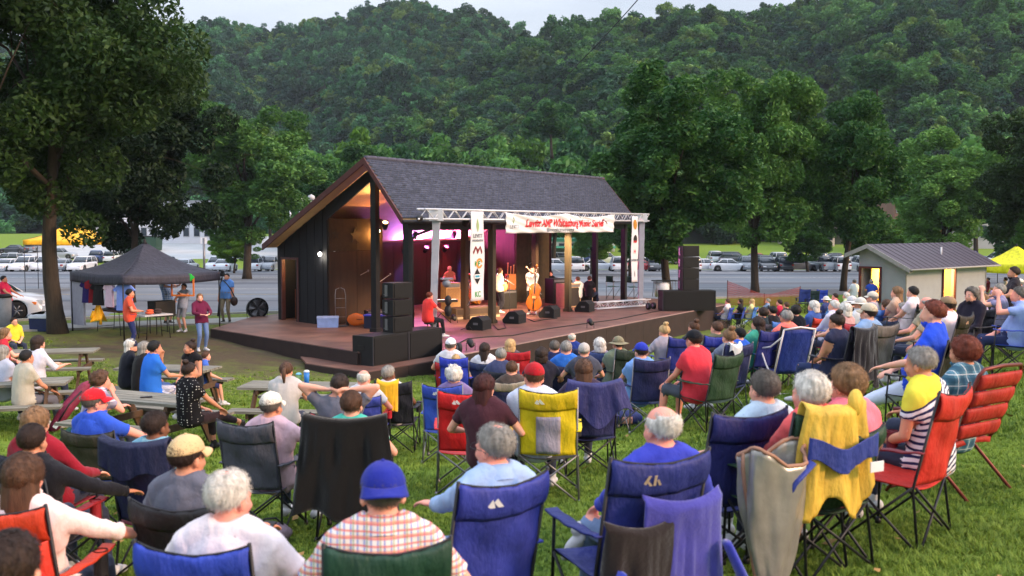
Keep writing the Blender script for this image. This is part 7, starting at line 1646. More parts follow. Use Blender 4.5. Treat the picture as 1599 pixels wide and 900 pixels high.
for (u, v, yaw, lb, c, h, hc) in ((860, 428, 150, 'crew member in black behind the left rack', (30, 30, 36), 'short', 'dbr'), (885, 432, 160, 'crew member in dark blue at the mixing rack', (30, 36, 60), 'short', 'bk'), (902, 437, 30, 'crew member in white with both arms on the case', (214, 210, 206), 'short', 'br'), (921, 436, -30, 'crew member half hidden behind the brown post', (40, 36, 40), 'short', 'br')):
    onstage(u, v, yaw, lb, P_(kind='bench', seat=.36, lean=0, L='lap', Rr='lap'), shirt=c, hair=h, hc=hc, eyes=True, sk='r')
honey = mat('honey_lacquer', (160, 84, 26), .3, .2, 3, .1, 20, stretch=(4, 4, .5), coat=.4)
def outline_body(pts, th, m, parent, name='body', axis='y'):
    mb = MB(); n = len(pts); c = np.mean(pts, 0); rs = []
    for k, (sc_, d) in enumerate(((.0, -th*.62), (.6, -th*.60), (.94, -th*.5), (1, -th*.42), (1, th*.42), (.94, th*.5), (.6, th*.60), (.0, th*.62))): rs.append(np.array([(c[0]+(x-c[0])*max(sc_, .01), d, c[1]+(z-c[1])*max(sc_, .01)) for x, z in pts]))
    mb.rings(rs); return part(name, mb, m, parent)
def guitar_outline(L, wl, ww, wu):
    pts = []; 
    for t_ in np.linspace(0, 1, 19):
        z = L*t_; w_ = np.interp(t_, [0, .06, .25, .42, .58, .8, .94, 1], [0.02, wl*.62, wl, wl*.86, ww, wu, wu*.62, .03]); pts.append((w_, z))
    return pts+[(-x, z) for x, z in pts[::-1]]
# upright bass
bl = bs.location; dirb = Matrix.Rotation(bs.rotation_euler.z, 4, 'Z'); o = Matrix.Translation(bl)@dirb@Vector((.05, .36, 0))
t = thing('upright_bass', 'honey coloured upright bass held by the player', 'double bass', (o.x+.12, o.y, .02), bs.rotation_euler.z+PI, None, .92); t.rotation_euler.y = .08
bd = outline_body([(x, z+.16) for x, z in guitar_outline(1.12, .33, .19, .25)], .19, honey, t)
part('neck', bar([(0, -.14, 1.2), (0, -.15, 1.5), (0, -.10, 1.80)], .028, 8), mat('ebony', (30, 24, 22), .4), t); part('fingerboard', bar([(0, -.16, .88), (0, -.17, 1.76)], .022, 6), mat('ebony', (30, 24, 22), .4), t)
mb = MB(); mb.tube([(0, -.10, 1.78), (0, -.09, 1.92), (0, -.12, 1.99), (0, -.17, 1.98), (0, -.17, 1.94)], [.03, .035, .045, .05, .03], 10); part('scroll', mb, honey, t)
mb = MB(); mb.box((0, -.15, .72), (.14, .05, .10)); part('bridge', mb, mat('maple', (190, 150, 100), .5), t); part('tailpiece', bar([(0, -.15, .62), (0, -.145, .26)], .03, 6), mat('ebony', (30, 24, 22), .4), t); part('endpin', bar([(0, 0, -.01), (0, 0, .2)], .01), STEEL, t)
for s in (-1, 1):
    part('f_hole', bar([(s*.10, -.128, .86), (s*.12, -.13, .76), (s*.11, -.13, .66)], .008, 4), blackp, t); part('tuning_peg', bar([(0, -.1, 1.86+.03*s), (s*.09, -.1, 1.88+.03*s)], .010, 6), STEEL, t)
for k in range(4): part('string', bar([((k-1.5)*.022, -.19, .5), ((k-1.5)*.024, -.205, .74), ((k-1.5)*.012, -.15, 1.86)], .003, 4), STEEL, t)
# acoustic guitar
gl_ = gt.location; o = Matrix.Translation(gl_)@Matrix.Rotation(gt.rotation_euler.z, 4, 'Z')@Vector((.02, .17, 1.0))
t = thing('guitar', 'pale acoustic guitar held by the singer', 'guitar', o, gt.rotation_euler.z+PI); M_ = Matrix.Rotation(R(72), 3, 'Y')
sp_ = mat('spruce_top', (222, 186, 120), .35, .1, coat=.3)
def gbar(p, r, n=6): mb = MB(); mb.tube([tuple(M_@Vector(q)) for q in p], r, n); return mb
ob = outline_body([(x, z-.22) for x, z in guitar_outline(.49, .20, .12, .145)], .11, sp_, t); ob.rotation_euler.y = R(72)
mb = MB(); mb.ell(tuple(M_@Vector((0, .066, .10))), (.045, .006, .045)); part('sound_hole', mb, blackp, t)
part('neck', gbar([(0, .05, .2), (0, .05, .68)], .024), mat('mahogany', (96, 54, 34), .5), t); part('headstock', gbar([(0, .05, .66), (0, .03, .82)], [.028, .035]), mat('mahogany', (96, 54, 34), .5), t)
part('strap', bar([(.2, .0, -.05), (.12, -.18, .35), (-.1, -.15, .42), (-.28, 0, .1)], .018), blackp, t)
# drum kit
dk = onz(738, 476, 0); t = thing('drum_kit', 'drum kit with amber bass drum behind the tall logo banner', 'drum kit', (dk.x, dk.y, 0), BANG+.2)
chrome = mat('chrome', (200, 200, 205), .2, metal=.9); amber = mat('amber_drum_shell', (206, 130, 40), .35, .2, coat=.4); hd_ = mat('drum_head', (222, 206, 176), .5)
def drum(c, r, h, rx_, name):
    rot = Matrix.Rotation(rx_, 3, 'X'); mb = MB(); mb.lathe([(r, -h/2), (r, h/2)], 24, c, rot); mb.lathe([(r*.99, -h/2+.01), (r*.99, -h/2+.011), (0, -h/2+.012)], 24, c, rot); p_ = part(name, mb, amber, t)
    mb = MB(); mb.lathe([(0, h/2), (r*.97, h/2-.002)], 24, c, rot); part('head', mb, hd_, p_); mb = MB(); mb.tube([tuple(Vector(c)+rot@Vector(((r+.008)*math.cos(a), (r+.008)*math.sin(a), h/2))) for a in np.linspace(0, 2*PI, 25)], .010, 5); part('hoop', mb, chrome, p_)
drum((0, -.1, .32), .29, .4, PI/2, 'bass_drum'); drum((.22, -.1, .80), .16, .22, .35, 'tom'); drum((-.2, -.1, .80), .15, .2, .35, 'tom'); drum((-.6, .3, .45), .22, .4, 0, 'floor_tom'); drum((.5, .4, .62), .18, .14, 0, 'snare')
for (x, y, z, r_) in ((.65, .0, 1.25, .22), (-.6, -.1, 1.3, .25), (.75, .45, .98, .18)):
    c_ = part('cymbal', (lambda m_: (m_.lathe([(0, .03), (.04, .025), (r_, 0), (r_, -.004), (0, .02)], 24, (x, y, z), Matrix.Rotation(.3, 3, 'X')), m_)[1])(MB()), mat('brass', (190, 150, 70), .25, metal=.9), t)
    part('cymbal_stand', bar([(x, y, z), (x, y, .1)], .010), chrome, t); part('cymbal_foot', bar([(x-.2, y, 0), (x, y, .2), (x+.2, y, 0)], .009), chrome, t)
rb_ = onz(737, 498, 0); t = thing('stage_riser', 'low dark wooden riser with a pale edge in front of the drums', 'riser', (rb_.x, rb_.y+.4, 0), BANG-.35); mb = MB(); mb.box((0, 0, .2), (1.9, .7, .38)); part('box', mb, mat('riser_wood', (84, 66, 48), .8), t); mb = MB(); mb.box((0, -.36, .05), (1.92, .02, .08)); part('edge_strip', mb, mat('pale_strip', (170, 150, 120), .7), t); mb = MB(); mb.box((0, -.353, .26), (1.8, .012, .18)); part('front_panel', mb, mat('riser_panel', (60, 46, 36), .8), t)
# amplifiers, cases, keyboard
def amp(u, v, w_, h, d_, c, lb, ang=0, grc=(120, 90, 60), z=0, name='amplifier', cat='amplifier'):
    p = onz(u, v, z); t = thing(name, lb, cat, (p.x, p.y+.25, z), BANG-PI/2*0+ang); mb = MB(); mb.box((0, 0, h/2), (w_, d_, h)); part('cabinet', mb, mat('case_'+hx(c), c, .6, .15), t)
    mb = MB(); mb.box((0, -d_/2-.006, h*.44), (w_*.88, .014, h*.76)); part('grille', mb, mat('grille_'+hx(grc), grc, .8, .3, 60), t); mb = MB(); mb.box((0, -d_/2-.006, h*.91), (w_*.88, .013, h*.1)); part('control_panel', mb, STEEL, t)
    part('handle', bar([(-.1, 0, h), (-.08, 0, h+.03), (.08, 0, h+.03), (.1, 0, h)], .008), blackp, t); return t
amp(703, 493, .6, 1.2, .4, (176, 140, 96), 'tall beige amplifier cabinet left of the drum riser', -.4, (150, 114, 74)); amp(792, 483, .66, .74, .4, (20, 20, 22), 'black amplifier right of the singer with items on top', -.4, (26, 24, 24))
amp(868, 474, .7, 1.05, .6, (24, 24, 28), 'black gear rack right of the bass player', -.4, (40, 36, 36), name='gear_rack', cat='rack'); amp(888, 480, .8, .95, .6, (150, 120, 90), 'wood edged mixing rack with reddish top and round parts', -.4, (36, 30, 30), name='gear_rack', cat='rack'); amp(909, 476, .7, .85, .6, (170, 150, 120), 'pale framed road case under the white shirted crew member', -.4, (26, 26, 30), name='gear_rack', cat='rack')
amp(590, 509, .9, .5, .5, (20, 20, 26), 'black road case by the ridge post', -.7, (28, 28, 34), name='road_case', cat='case'); amp(610, 500, .5, .95, .5, (60, 40, 28), 'brown speaker cabinet in the dark left corner of the stage', -.7, (70, 50, 36))
k0 = onz(688, 505, 0); t = thing('keyboard', 'electric keyboard on a crossed stand before the red shirted player', 'keyboard', (k0.x-.0, k0.y+.2, 0), BANG+.9-PI/2); mb = MB(); mb.box((0, 0, .74), (1.1, .3, .09)); part('case', mb, blackpaint, t); mb = MB(); mb.box((0, -.04, .788), (1.02, .17, .012)); part('keys', mb, whitep, t)
for s in (-1, 1): part('stand_leg', bar([(-.35*s, -.1*s, 0), (.35*s, -.1*s, .69)], .014), DARKTUBE, t)
t = thing('stool', 'black stool under the keyboard player', 'stool', (0, 0, 0)); kp = [o for o in COL.objects if o.get('label', '').startswith('keyboard player')][0].location; t.location = (kp.x, kp.y, 0); mb = MB(); mb.lathe([(0, .42), (.17, .42), (.18, .45), (.16, .47), (0, .47)], 18); part('seat', mb, blackp, t)
for k in range(4): a = PI/4+k*PI/2; part('leg', bar([(.2*math.cos(a), .2*math.sin(a), 0), (.08*math.cos(a), .08*math.sin(a), .42)], .012), DARKTUBE, t)
# microphone stands
def mic(u, v, h, ang, lb, boom=.4):
    p = onz(u, v, 0); t = thing('microphone_stand', lb, 'mic stand', (p.x, p.y, 0), ang, 'microphone stands on the stage'); part('pole', bar([(0, 0, 0), (0, 0, h)], .010), DARKTUBE, t)
    for k in range(3): a = k*2.1; part('foot', bar([(0, 0, .12), (.28*math.cos(a), .28*math.sin(a), .01)], .008), DARKTUBE, t)
    b_ = part('boom', bar([(-boom*.4, 0, h-.12), (boom, 0, h+.22)], .008), mat('pale_boom', (170, 170, 176), .4, metal=.4), t); mb = MB(); mb.ell((boom+.03, 0, h+.24), (.03, .03, .04)); part('microphone', mb, STEEL, t)
mic(796, 500, 1.35, PI-.3, 'boom stand in front of the singer’s face', .42); mic(733, 516, .9, 1.0, 'thin stand under the tall logo banner', .2); mic(842, 493, .9, 2.2, 'low stand right of the upright bass', .3); mic(552, 503, 1.5, .4, 'empty boom stand in the dark left bay', .5); mic(592, 505, 1.4, .6, 'empty boom stand by the ridge post', .4); mic(818, 470, 1.5, .5, 'thin stand behind the bass player', .5)
# tall lit basket with wooden things behind the singer
p = onz(797, 478, 0); t = thing('guitar_rack', 'wooden rack holding upright instrument necks behind the singer', 'rack', (p.x, p.y+1.2, 0), .3); mb = MB(); mb.box((0, 0, .95), (.4, .3, .6)); mb.box((0, 0, .35), (.36, .26, .6)); part('box', mb, mat('lit_wood', (176, 106, 52), .6), t)
for k, (x, h) in enumerate(((-.13, .45), (.0, .3), (.13, .36))): part('neck', bar([(x, 0, 1.2), (x+.02, 0, 1.2+h), (x+.02, 0, 1.28+h)], [.02, .02, .04]), mat('maple', (190, 150, 100), .5), t)
# left bay things: cooler box, hand truck, orange case, blue crates
p = onz(512, 511, 0); t = thing('storage_box', 'pale blue plastic cooler on the deck by the black gable', 'cooler', (p.x, p.y, 0), .15); mb = MB(); mb.box((0, 0, .15), (.66, .36, .3), taper=1.04); part('body', mb, mat('pale_blue_plastic', (120, 144, 196), .4), t); mb = MB(); mb.box((0, 0, .325), (.7, .4, .05)); part('lid', mb, mat('paler_blue_plastic', (150, 170, 214), .4), t)
p = onz(530, 511, 0); t = thing('hand_truck', 'silver hand truck standing against the stage wall', 'hand truck', (p.x, p.y+.3, 0), .3)
for s in (-1, 1):
    part('rail', bar([(s*.17, 0, .1), (s*.17, .1, 1.0), (s*.14, .14, 1.2), (s*.02, .15, 1.25)], .014), STEEL, t); mb = MB(); mb.lathe([(0, -.03), (.12, -.03), (.12, .03), (0, .03)], 16, (s*.22, .05, .12), Matrix.Rotation(PI/2, 3, 'Y')); part('wheel', mb, blackp, t)
for z in (.3, .6, .9): part('crossbar', bar([(-.17, .03+.1*z, z), (.17, .03+.1*z, z)], .010), STEEL, t)
mb = MB(); mb.box((0, -.12, .03), (.36, .24, .02)); part('toe_plate', mb, STEEL, t)
p = onz(556, 510, 0); t = thing('guitar_case', 'orange rounded instrument case lying on the deck', 'case', (p.x, p.y+.1, 0), -.2); ob = outline_body([(x*1.0, z) for x, z in guitar_outline(.95, .21, .14, .17)], .2, mat('orange_case', (206, 96, 26), .5), t); ob.rotation_euler = (0, PI/2, 0); ob.location = (-.3, 0, .22); part('handle', bar([(.05, -.13, .24), (.15, -.15, .24), (.25, -.13, .24)], .01), blackp, t)
p = onz(575, 513, 0); t = thing('crate', 'navy blue crate with a bright rim beside the orange case', 'crate', (p.x+.2, p.y+.1, 0), -.2); mb = MB(); mb.box((0, 0, .2), (.6, .4, .4)); part('box', mb, mat('navy_crate', (22, 24, 50), .6), t); mb = MB(); mb.box((0, 0, .42), (.64, .44, .04)); part('lid', mb, mat('blue_lid', (60, 70, 190), .5), t)
# chairs and table on the right back of the deck
for (u, v, lb) in ((958, 480, 'dark green director chair left of the right black post'), (990, 481, 'dark green director chair behind the right truss leg')):
    p = onz(u, v-12, 0); t = thing('director_chair', lb, 'director chair', (p.x, p.y, 0), R(-60), 'director chairs at the deck back', 1.0); mb = MB(); mb.grid(lambda s, q: ((s-.5)*.5, -.22-.05*math.sin(PI*s), .78+.28*q), 8, 4, .01); part('back', mb, nylon((24, 74, 58)), t); mb = MB(); mb.grid(lambda s, q: ((s-.5)*.5, -.2+.4*q, .6-.03*math.sin(PI*s)), 8, 4, .01); part('seat', mb, nylon((24, 74, 58)), t)
    for s in (-1, 1):
        part('leg', bar([(s*.26, -.2, 0), (s*.26, -.22, 1.06)], .012), STEEL, t); part('leg', bar([(s*.26, .2, 0), (s*.26, .2, .78)], .012), STEEL, t); part('armrest', bar([(s*.26, -.24, .8), (s*.26, .24, .8)], .02), DARKTUBE, t); part('cross_brace', bar([(-.26, s*.2, .05), (.26, s*.2, .56)], .01), STEEL, t)
p = onz(1050, 466, 0); t = thing('folding_table', 'small white folding table behind the right truss leg', 'table', (p.x-.2, p.y+1.0, 0), .2); mb = MB(); mb.box((0, 0, .74), (1.1, .6, .04)); part('top', mb, blackpaint, t); mb = MB(); mb.lathe([(0, 0), (.32, 0), (.36, .66), (.0, .66)], 18, (-.1, .1, 0)); part('bin_under', mb, mat('white_tub', (200, 204, 210), .5), t)
for s in (-1, 1): part('leg', bar([(s*.5, -.25, 0), (s*.45, -.2, .72)], .014), STEEL, t); part('leg', bar([(s*.5, .25, 0), (s*.45, .2, .72)], .014), STEEL, t)
# truss pieces with wheels lying on the right deck, cable runs, small floor lights
p0 = np.array(onz(928, 485, 0)[:2]); p1 = np.array(onz(1012, 479, 0)[:2]); t = thing('truss_section', 'spare aluminium truss section lying on the right of the deck', 'truss', (0, 0, 0)); nn = np.array((-(p1-p0)[1], (p1-p0)[0])); nn /= np.linalg.norm(nn)
for o_, z in ((-.15, .06), (.15, .06), (-.15, .3), (.15, .3)): part('chord', bar([(*(p0+nn*o_), z), (*(p1+nn*o_), z)], .022), alu, t)
mb = MB()
for i in range(14): a, b = p0+(p1-p0)*i/14, p0+(p1-p0)*(i+1)/14; mb.tube([(*(a+nn*.15*(-1)**i), .06), (*(b-nn*.15*(-1)**i), .3)], .010, 4); mb.tube([(*(a-nn*.15), .06+.24*(i % 2)), (*(b-nn*.15), .3-.24*(i % 2))], .010, 4)
part('lattice', mb, alu, t)
for i, (u, v) in enumerate(((1013, 484), (1021, 483), (700, 548), (716, 552))):
    p = onz(u, v, 0); t = thing('trolley_wheel', ['inner black wheel beside the spare truss', 'outer black wheel beside the spare truss', 'left wheel of the truss base near the stage front', 'right wheel of the truss base near the stage front'][i], 'wheel', (p.x, p.y+.1, .13), .4); mb = MB(); mb.lathe([(.07, -.04), (.13, -.05), (.135, 0), (.13, .05), (.07, .04)], 18, rot=Matrix.Rotation(PI/2, 3, 'Y')); part('tyre', mb, blackp, t); mb = MB(); mb.lathe([(0, -.045), (.075, -.04), (.075, .04), (0, .045)], 14, rot=Matrix.Rotation(PI/2, 3, 'Y')); part('rim', mb, STEEL, t)
for (pts, lb) in (([(700, 545), (730, 530), (760, 527), (800, 525), (850, 515), (900, 508), (960, 500), (1010, 490), (1050, 482)], 'long black cable snaking along the stage front'), ([(770, 508), (778, 516), (790, 513), (786, 505), (800, 503)], 'tangle of cables behind the first two wedges'), ([(820, 497), (834, 503), (850, 500), (870, 498)], 'black cable looping below the upright bass')):
    mb = MB(); mb.tube([(*onz(u, v, 0)[:2], .014+.004*(i % 2)) for i, (u, v) in enumerate(pts)], .016, 6); o = part('cable', mb, blackp); tag(o, lb, 'cable', 'cables on the stage floor')
def parcan(u, v, lb, rz=.3, z=0):
    p = onz(u, v, z); t = thing('floor_light', lb, 'floor light', (p.x, p.y, z), rz, 'small lights on the deck edge'); rot = Matrix.Rotation(-1.2, 3, 'X'); mb = MB(); mb.lathe([(0, -.14), (.07, -.13), (.09, .1), (.08, .1), (0, .08)], 14, (0, 0, .2), rot); part('housing', mb, blackpaint, t); mb = MB(); mb.lathe([(0, .085), (.078, .09)], 14, (0, 0, .2), rot); part('lens', mb, mat('dull_lens', (120, 124, 136), .2), t); part('bracket', bar([(-.12, 0, .01), (-.12, 0, .2), (.12, 0, .2), (.12, 0, .01)], .010), blackpaint, t)
parcan(735, 548, 'round floor light at the stage edge near the white cap'); parcan(922, 513, 'small black light at the deck edge below the centre'); parcan(709, 505, 'grey moving light at the foot of the left truss leg')
# work light and gear hanging on the left truss leg
p = TP(.012, .28, 1.6); t = thing('stage_light', 'grey work light clamped half way up the left truss leg', 'stage light', p, .4); mb = MB(); mb.ell((0, 0, 0), (.12, .16, .12)); mb.box((0, 0, .14), (.34, .2, .05)); part('housing', mb, mat('grey_enamel', (120, 124, 134), .5), t); mb = MB(); mb.ell((.02, -.08, -.5), (.1, .1, .16)); mb.ell((.05, 0, -.8), (.11, .1, .18)); part('cable_bundle', mb, blackp, t)
# stage lighting
ctr = K(7, 1.8, 1.0)
fixture(TP(.30, -.1, 3.42), K(6.2, .6, 1.0), 'warm lamp under the truss aimed at the singer', (1, .72, .42), 1400, 48, (255, 220, 160))
fixture(TP(.48, -.1, 3.42), K(8.2, 1.2, 1.0), 'warm lamp under the truss aimed at the upright bass', (1, .66, .36), 700, 46, (255, 214, 150))
fixture(TP(.62, -.1, 3.42), K(10.2, 1.6, .6), 'warm lamp under the truss right of the banner middle', (1, .68, .36), 1100, 60, (255, 214, 150))
fixture(TP(.12, -.1, 3.42), K(3.0, 1.6, .6), 'warm lamp under the truss behind the tall logo banner', (1, .66, .36), 800, 60, (255, 214, 150))
for a_, col_, en_, lb_ in ((6.6, (.5, .2, 1), 90, 'violet'), (8.0, (1, .2, .8), 150, 'first pink'), (9.4, (1, .12, .55), 150, 'second pink'), (10.7, (1, .16, .6), 130, 'third pink'), (12.6, (1, .12, .2), 60, 'red')):
    fixture(K(a_, 6.75, 2.3), K(a_, 5.3, 4.4), lb_+' uplight along the stage back wall', col_, en_, 100, tuple(int(80+175*x) for x in col_), .7, 'AREA')
fixture(K(11.0, 6.3, 2.9), K(11.1, 7.1, 1.0), 'blue lamp washing a stripe of the back wall', (.10, .12, 1), 420, 30, (90, 90, 255))
fixture(K(6.7, 6.2, 2.9), K(6.8, 7.1, 1.0), 'blue lamp washing the wall behind the left posts', (.12, .16, 1), 300, 36, (90, 90, 255))
fixture(K(9.4, 6.2, 2.9), K(9.6, 7.1, 1.2), 'red lamp washing the dark back wall', (1, .06, .05), 120, 60, (255, 60, 60))
fixture(K(1.8, 3.0, 3.3), K(1.2, 2.0, 5.2), 'amber lamp lighting the cream gable ceiling', (1, .62, .22), 150, 120, (255, 200, 120))
lamp('doorway_light', 'POINT', K(.5, 6.5, 2.2), (1, .68, .3), 16, .1); t = thing('wall_lamp', 'small amber lamp inside the back door', 'lamp', K(.35, 6.4, 1.75)); mb = MB(); mb.ell((0, 0, 0), (.04, .04, .07)); part('bulb', mb, bulb, t); mb = MB(); mb.lathe([(0, -.12), (.05, -.1), (.03, -.05)], 10); part('socket', mb, blackp, t)
# ================================================================ SMALL GREY BUILDING
hz = -1.3; HW = mat('grey_block_wall', (150, 152, 158), .85, .06, 2, .3, 30); HR_ = mat('purple_brown_metal_roof', (62, 54, 66), .5, .1, 3, .15, 10)
HT = thing('utility_building', 'small grey block building with brown roof and two lit openings', 'building', (18.6, 47.0, hz), math.atan2(.63, .78))
EV, PK, EB = 1.35-hz, 2.25-hz, 1.80-hz; LW_ = 8.0; GD = 2.45; wth = .15     # eave, peak and back eave heights above the base
def hbox(name, c, d, m, par=None): mb = MB(); mb.box(c, d); return part(name, mb, m, par or HT)
d0, d1, dz = 3.5, 4.62, 1.12-hz
hbox('wall', (d0/2, wth/2, EV/2), (d0, wth, EV), HW); hbox('wall', ((d1+LW_)/2, wth/2, EV/2), (LW_-d1, wth, EV), HW); hbox('wall', ((d0+d1)/2, wth/2, (dz+EV)/2), (d1-d0, wth, EV-dz), HW)
g0, g1, gzb, gzt = 1.32, 2.32, .95, 1.2-hz
def gpoly(pts, nm, m, x0=0.0, th=.15): mb = MB(); mb.prism(pts, x0, x0+th, 'x'); return part(nm, mb, m, HT)
def gtop(y): return EV+(PK-EV)*y/1.8 if y < 1.8 else PK-(PK-EB)*(y-1.8)/1.1
gpoly([(wth+.002, 0), (g0, 0), (g0, gtop(g0)), (wth+.002, gtop(.1))], 'wall', HW); gpoly([(g0, 0), (g1, 0), (g1, gzb), (g0, gzb)], 'wall', HW); gpoly([(g0, gzt), (g1, gzt), (g1, gtop(g1)), (1.8, PK), (g0, gtop(g0))], 'wall', HW); gpoly([(g1, 0), (GD, 0), (GD, gtop(GD)), (g1, gtop(g1))], 'wall', HW)
gpoly([(0, 0), (GD, 0), (GD, gtop(GD)), (1.8, PK), (0, EV)], 'wall', HW, LW_-.15); hbox('wall', (LW_/2, GD-.07, gtop(GD)/2), (LW_-.32, .14, gtop(GD)-.03), HW)
room = mat('lit_room_wall', (250, 214, 120), .8, .06)
hbox('inner_wall', (LW_/2, 1.9, 1.6), (LW_-.4, .06, 2.6), room); hbox('inner_wall', (2.2, 1.0, 1.6), (.06, 1.7, 2.4), room); hbox('inner_wall', (5.4, 1.0, 1.6), (.06, 1.7, 2.4), room); hbox('ceiling', (LW_/2, 1.0, EV-.12), (LW_-.4, 1.8, .05), room)
fr_m = mat('dark_red_frame', (88, 40, 38), .6)
for (nm, a, b) in (('door_frame', (d0-.05, -.03, dz/2), (.1, .1, dz)), ('door_frame', (d1+.05, -.03, dz/2), (.1, .1, dz)), ('door_frame', ((d0+d1)/2, -.03, dz+.05), (d1-d0+.2, .1, .1)), ('window_frame', (-.03, g0-.05, (gzb+gzt)/2), (.1, .1, gzt-gzb)), ('window_frame', (-.03, g1+.05, (gzb+gzt)/2), (.1, .1, gzt-gzb)), ('window_frame', (-.03, (g0+g1)/2, gzt+.05), (.1, g1-g0+.2, .1)), ('window_sill', (-.05, (g0+g1)/2, gzb-.04), (.16, g1-g0+.2, .08))): hbox(nm, a, b, fr_m)
for (y0_, z0_, y1_, z1_) in ((-.45, EV-.20, 1.8, PK+.02), (1.8, PK+.02, 3.0, EB-.02)):
    mb = MB(); mb.smooth = False; P = [(x, y, z+t_) for x in (-.4, LW_+.45) for t_ in (.02, .12) for y, z in ((y0_, z0_), (y1_, z1_))]; mb.add(P, [(0, 1, 5, 4), (2, 6, 7, 3), (0, 2, 3, 1), (4, 5, 7, 6), (0, 4, 6, 2), (1, 3, 7, 5)]); rf = part('roof', mb, HR_, HT)
    mb = MB(); mb.smooth = False; P = [(x, y, z+t_) for x in (-.44, -.402) for t_ in (-.08, .13) for y, z in ((y0_, z0_), (y1_, z1_))]; mb.add(P, [(0, 1, 5, 4), (2, 6, 7, 3), (0, 2, 3, 1), (4, 5, 7, 6), (0, 4, 6, 2), (1, 3, 7, 5)]); part('rake_board', mb, mat('pale_trim', (150, 146, 144), .7), HT)
    for k in range(1, 17):
        if y0_ < 0: x = -.4+k*.52; mb = MB(); mb.tube([(x, y0_, z0_+.13), (x, y1_, z1_+.13)], .012, 4); part('roof_seam', mb, HR_, rf)
part('gutter', bar([(-.42, -.5, EV-.14), (LW_+.45, -.5, EV-.14)], .05), mat('pale_trim', (150, 146, 144), .7), HT); part('downspout', bar([(-.05, -.48, EV-.16), (-.05, -.06, EV-.4), (-.05, -.06, .1)], .035), mat('pale_trim', (150, 146, 144), .7), HT)
part('roof_vent', bar([(4.6, .7, EV+.25), (4.6, .7, EV+.85)], .05), mat('vent_white', (200, 200, 206), .5), HT)
for (x, y, nm) in ((1.0, .9, 'warm ceiling lamp inside the serving window of the small grey building'), (4.0, .9, 'warm ceiling lamp inside the doorway of the small grey building')):
    M_ = Matrix.Translation((18.6, 47.0, hz))@Matrix.Rotation(math.atan2(.63, .78), 4, 'Z'); p = M_@Vector((x, y, EV-.25)); t = thing('ceiling_lamp', nm, 'lamp', p); mb = MB(); mb.ell((0, 0, 0), (.16, .16, .05)); part('diffuser', mb, bulb, t); mb = MB(); mb.lathe([(.17, .0), (.17, .08), (0, .08)], 14); part('base', mb, whitep, t)
    lamp('room_light', 'POINT', (p.x, p.y, p.z-.2), (1, .72, .32), 150, .12)

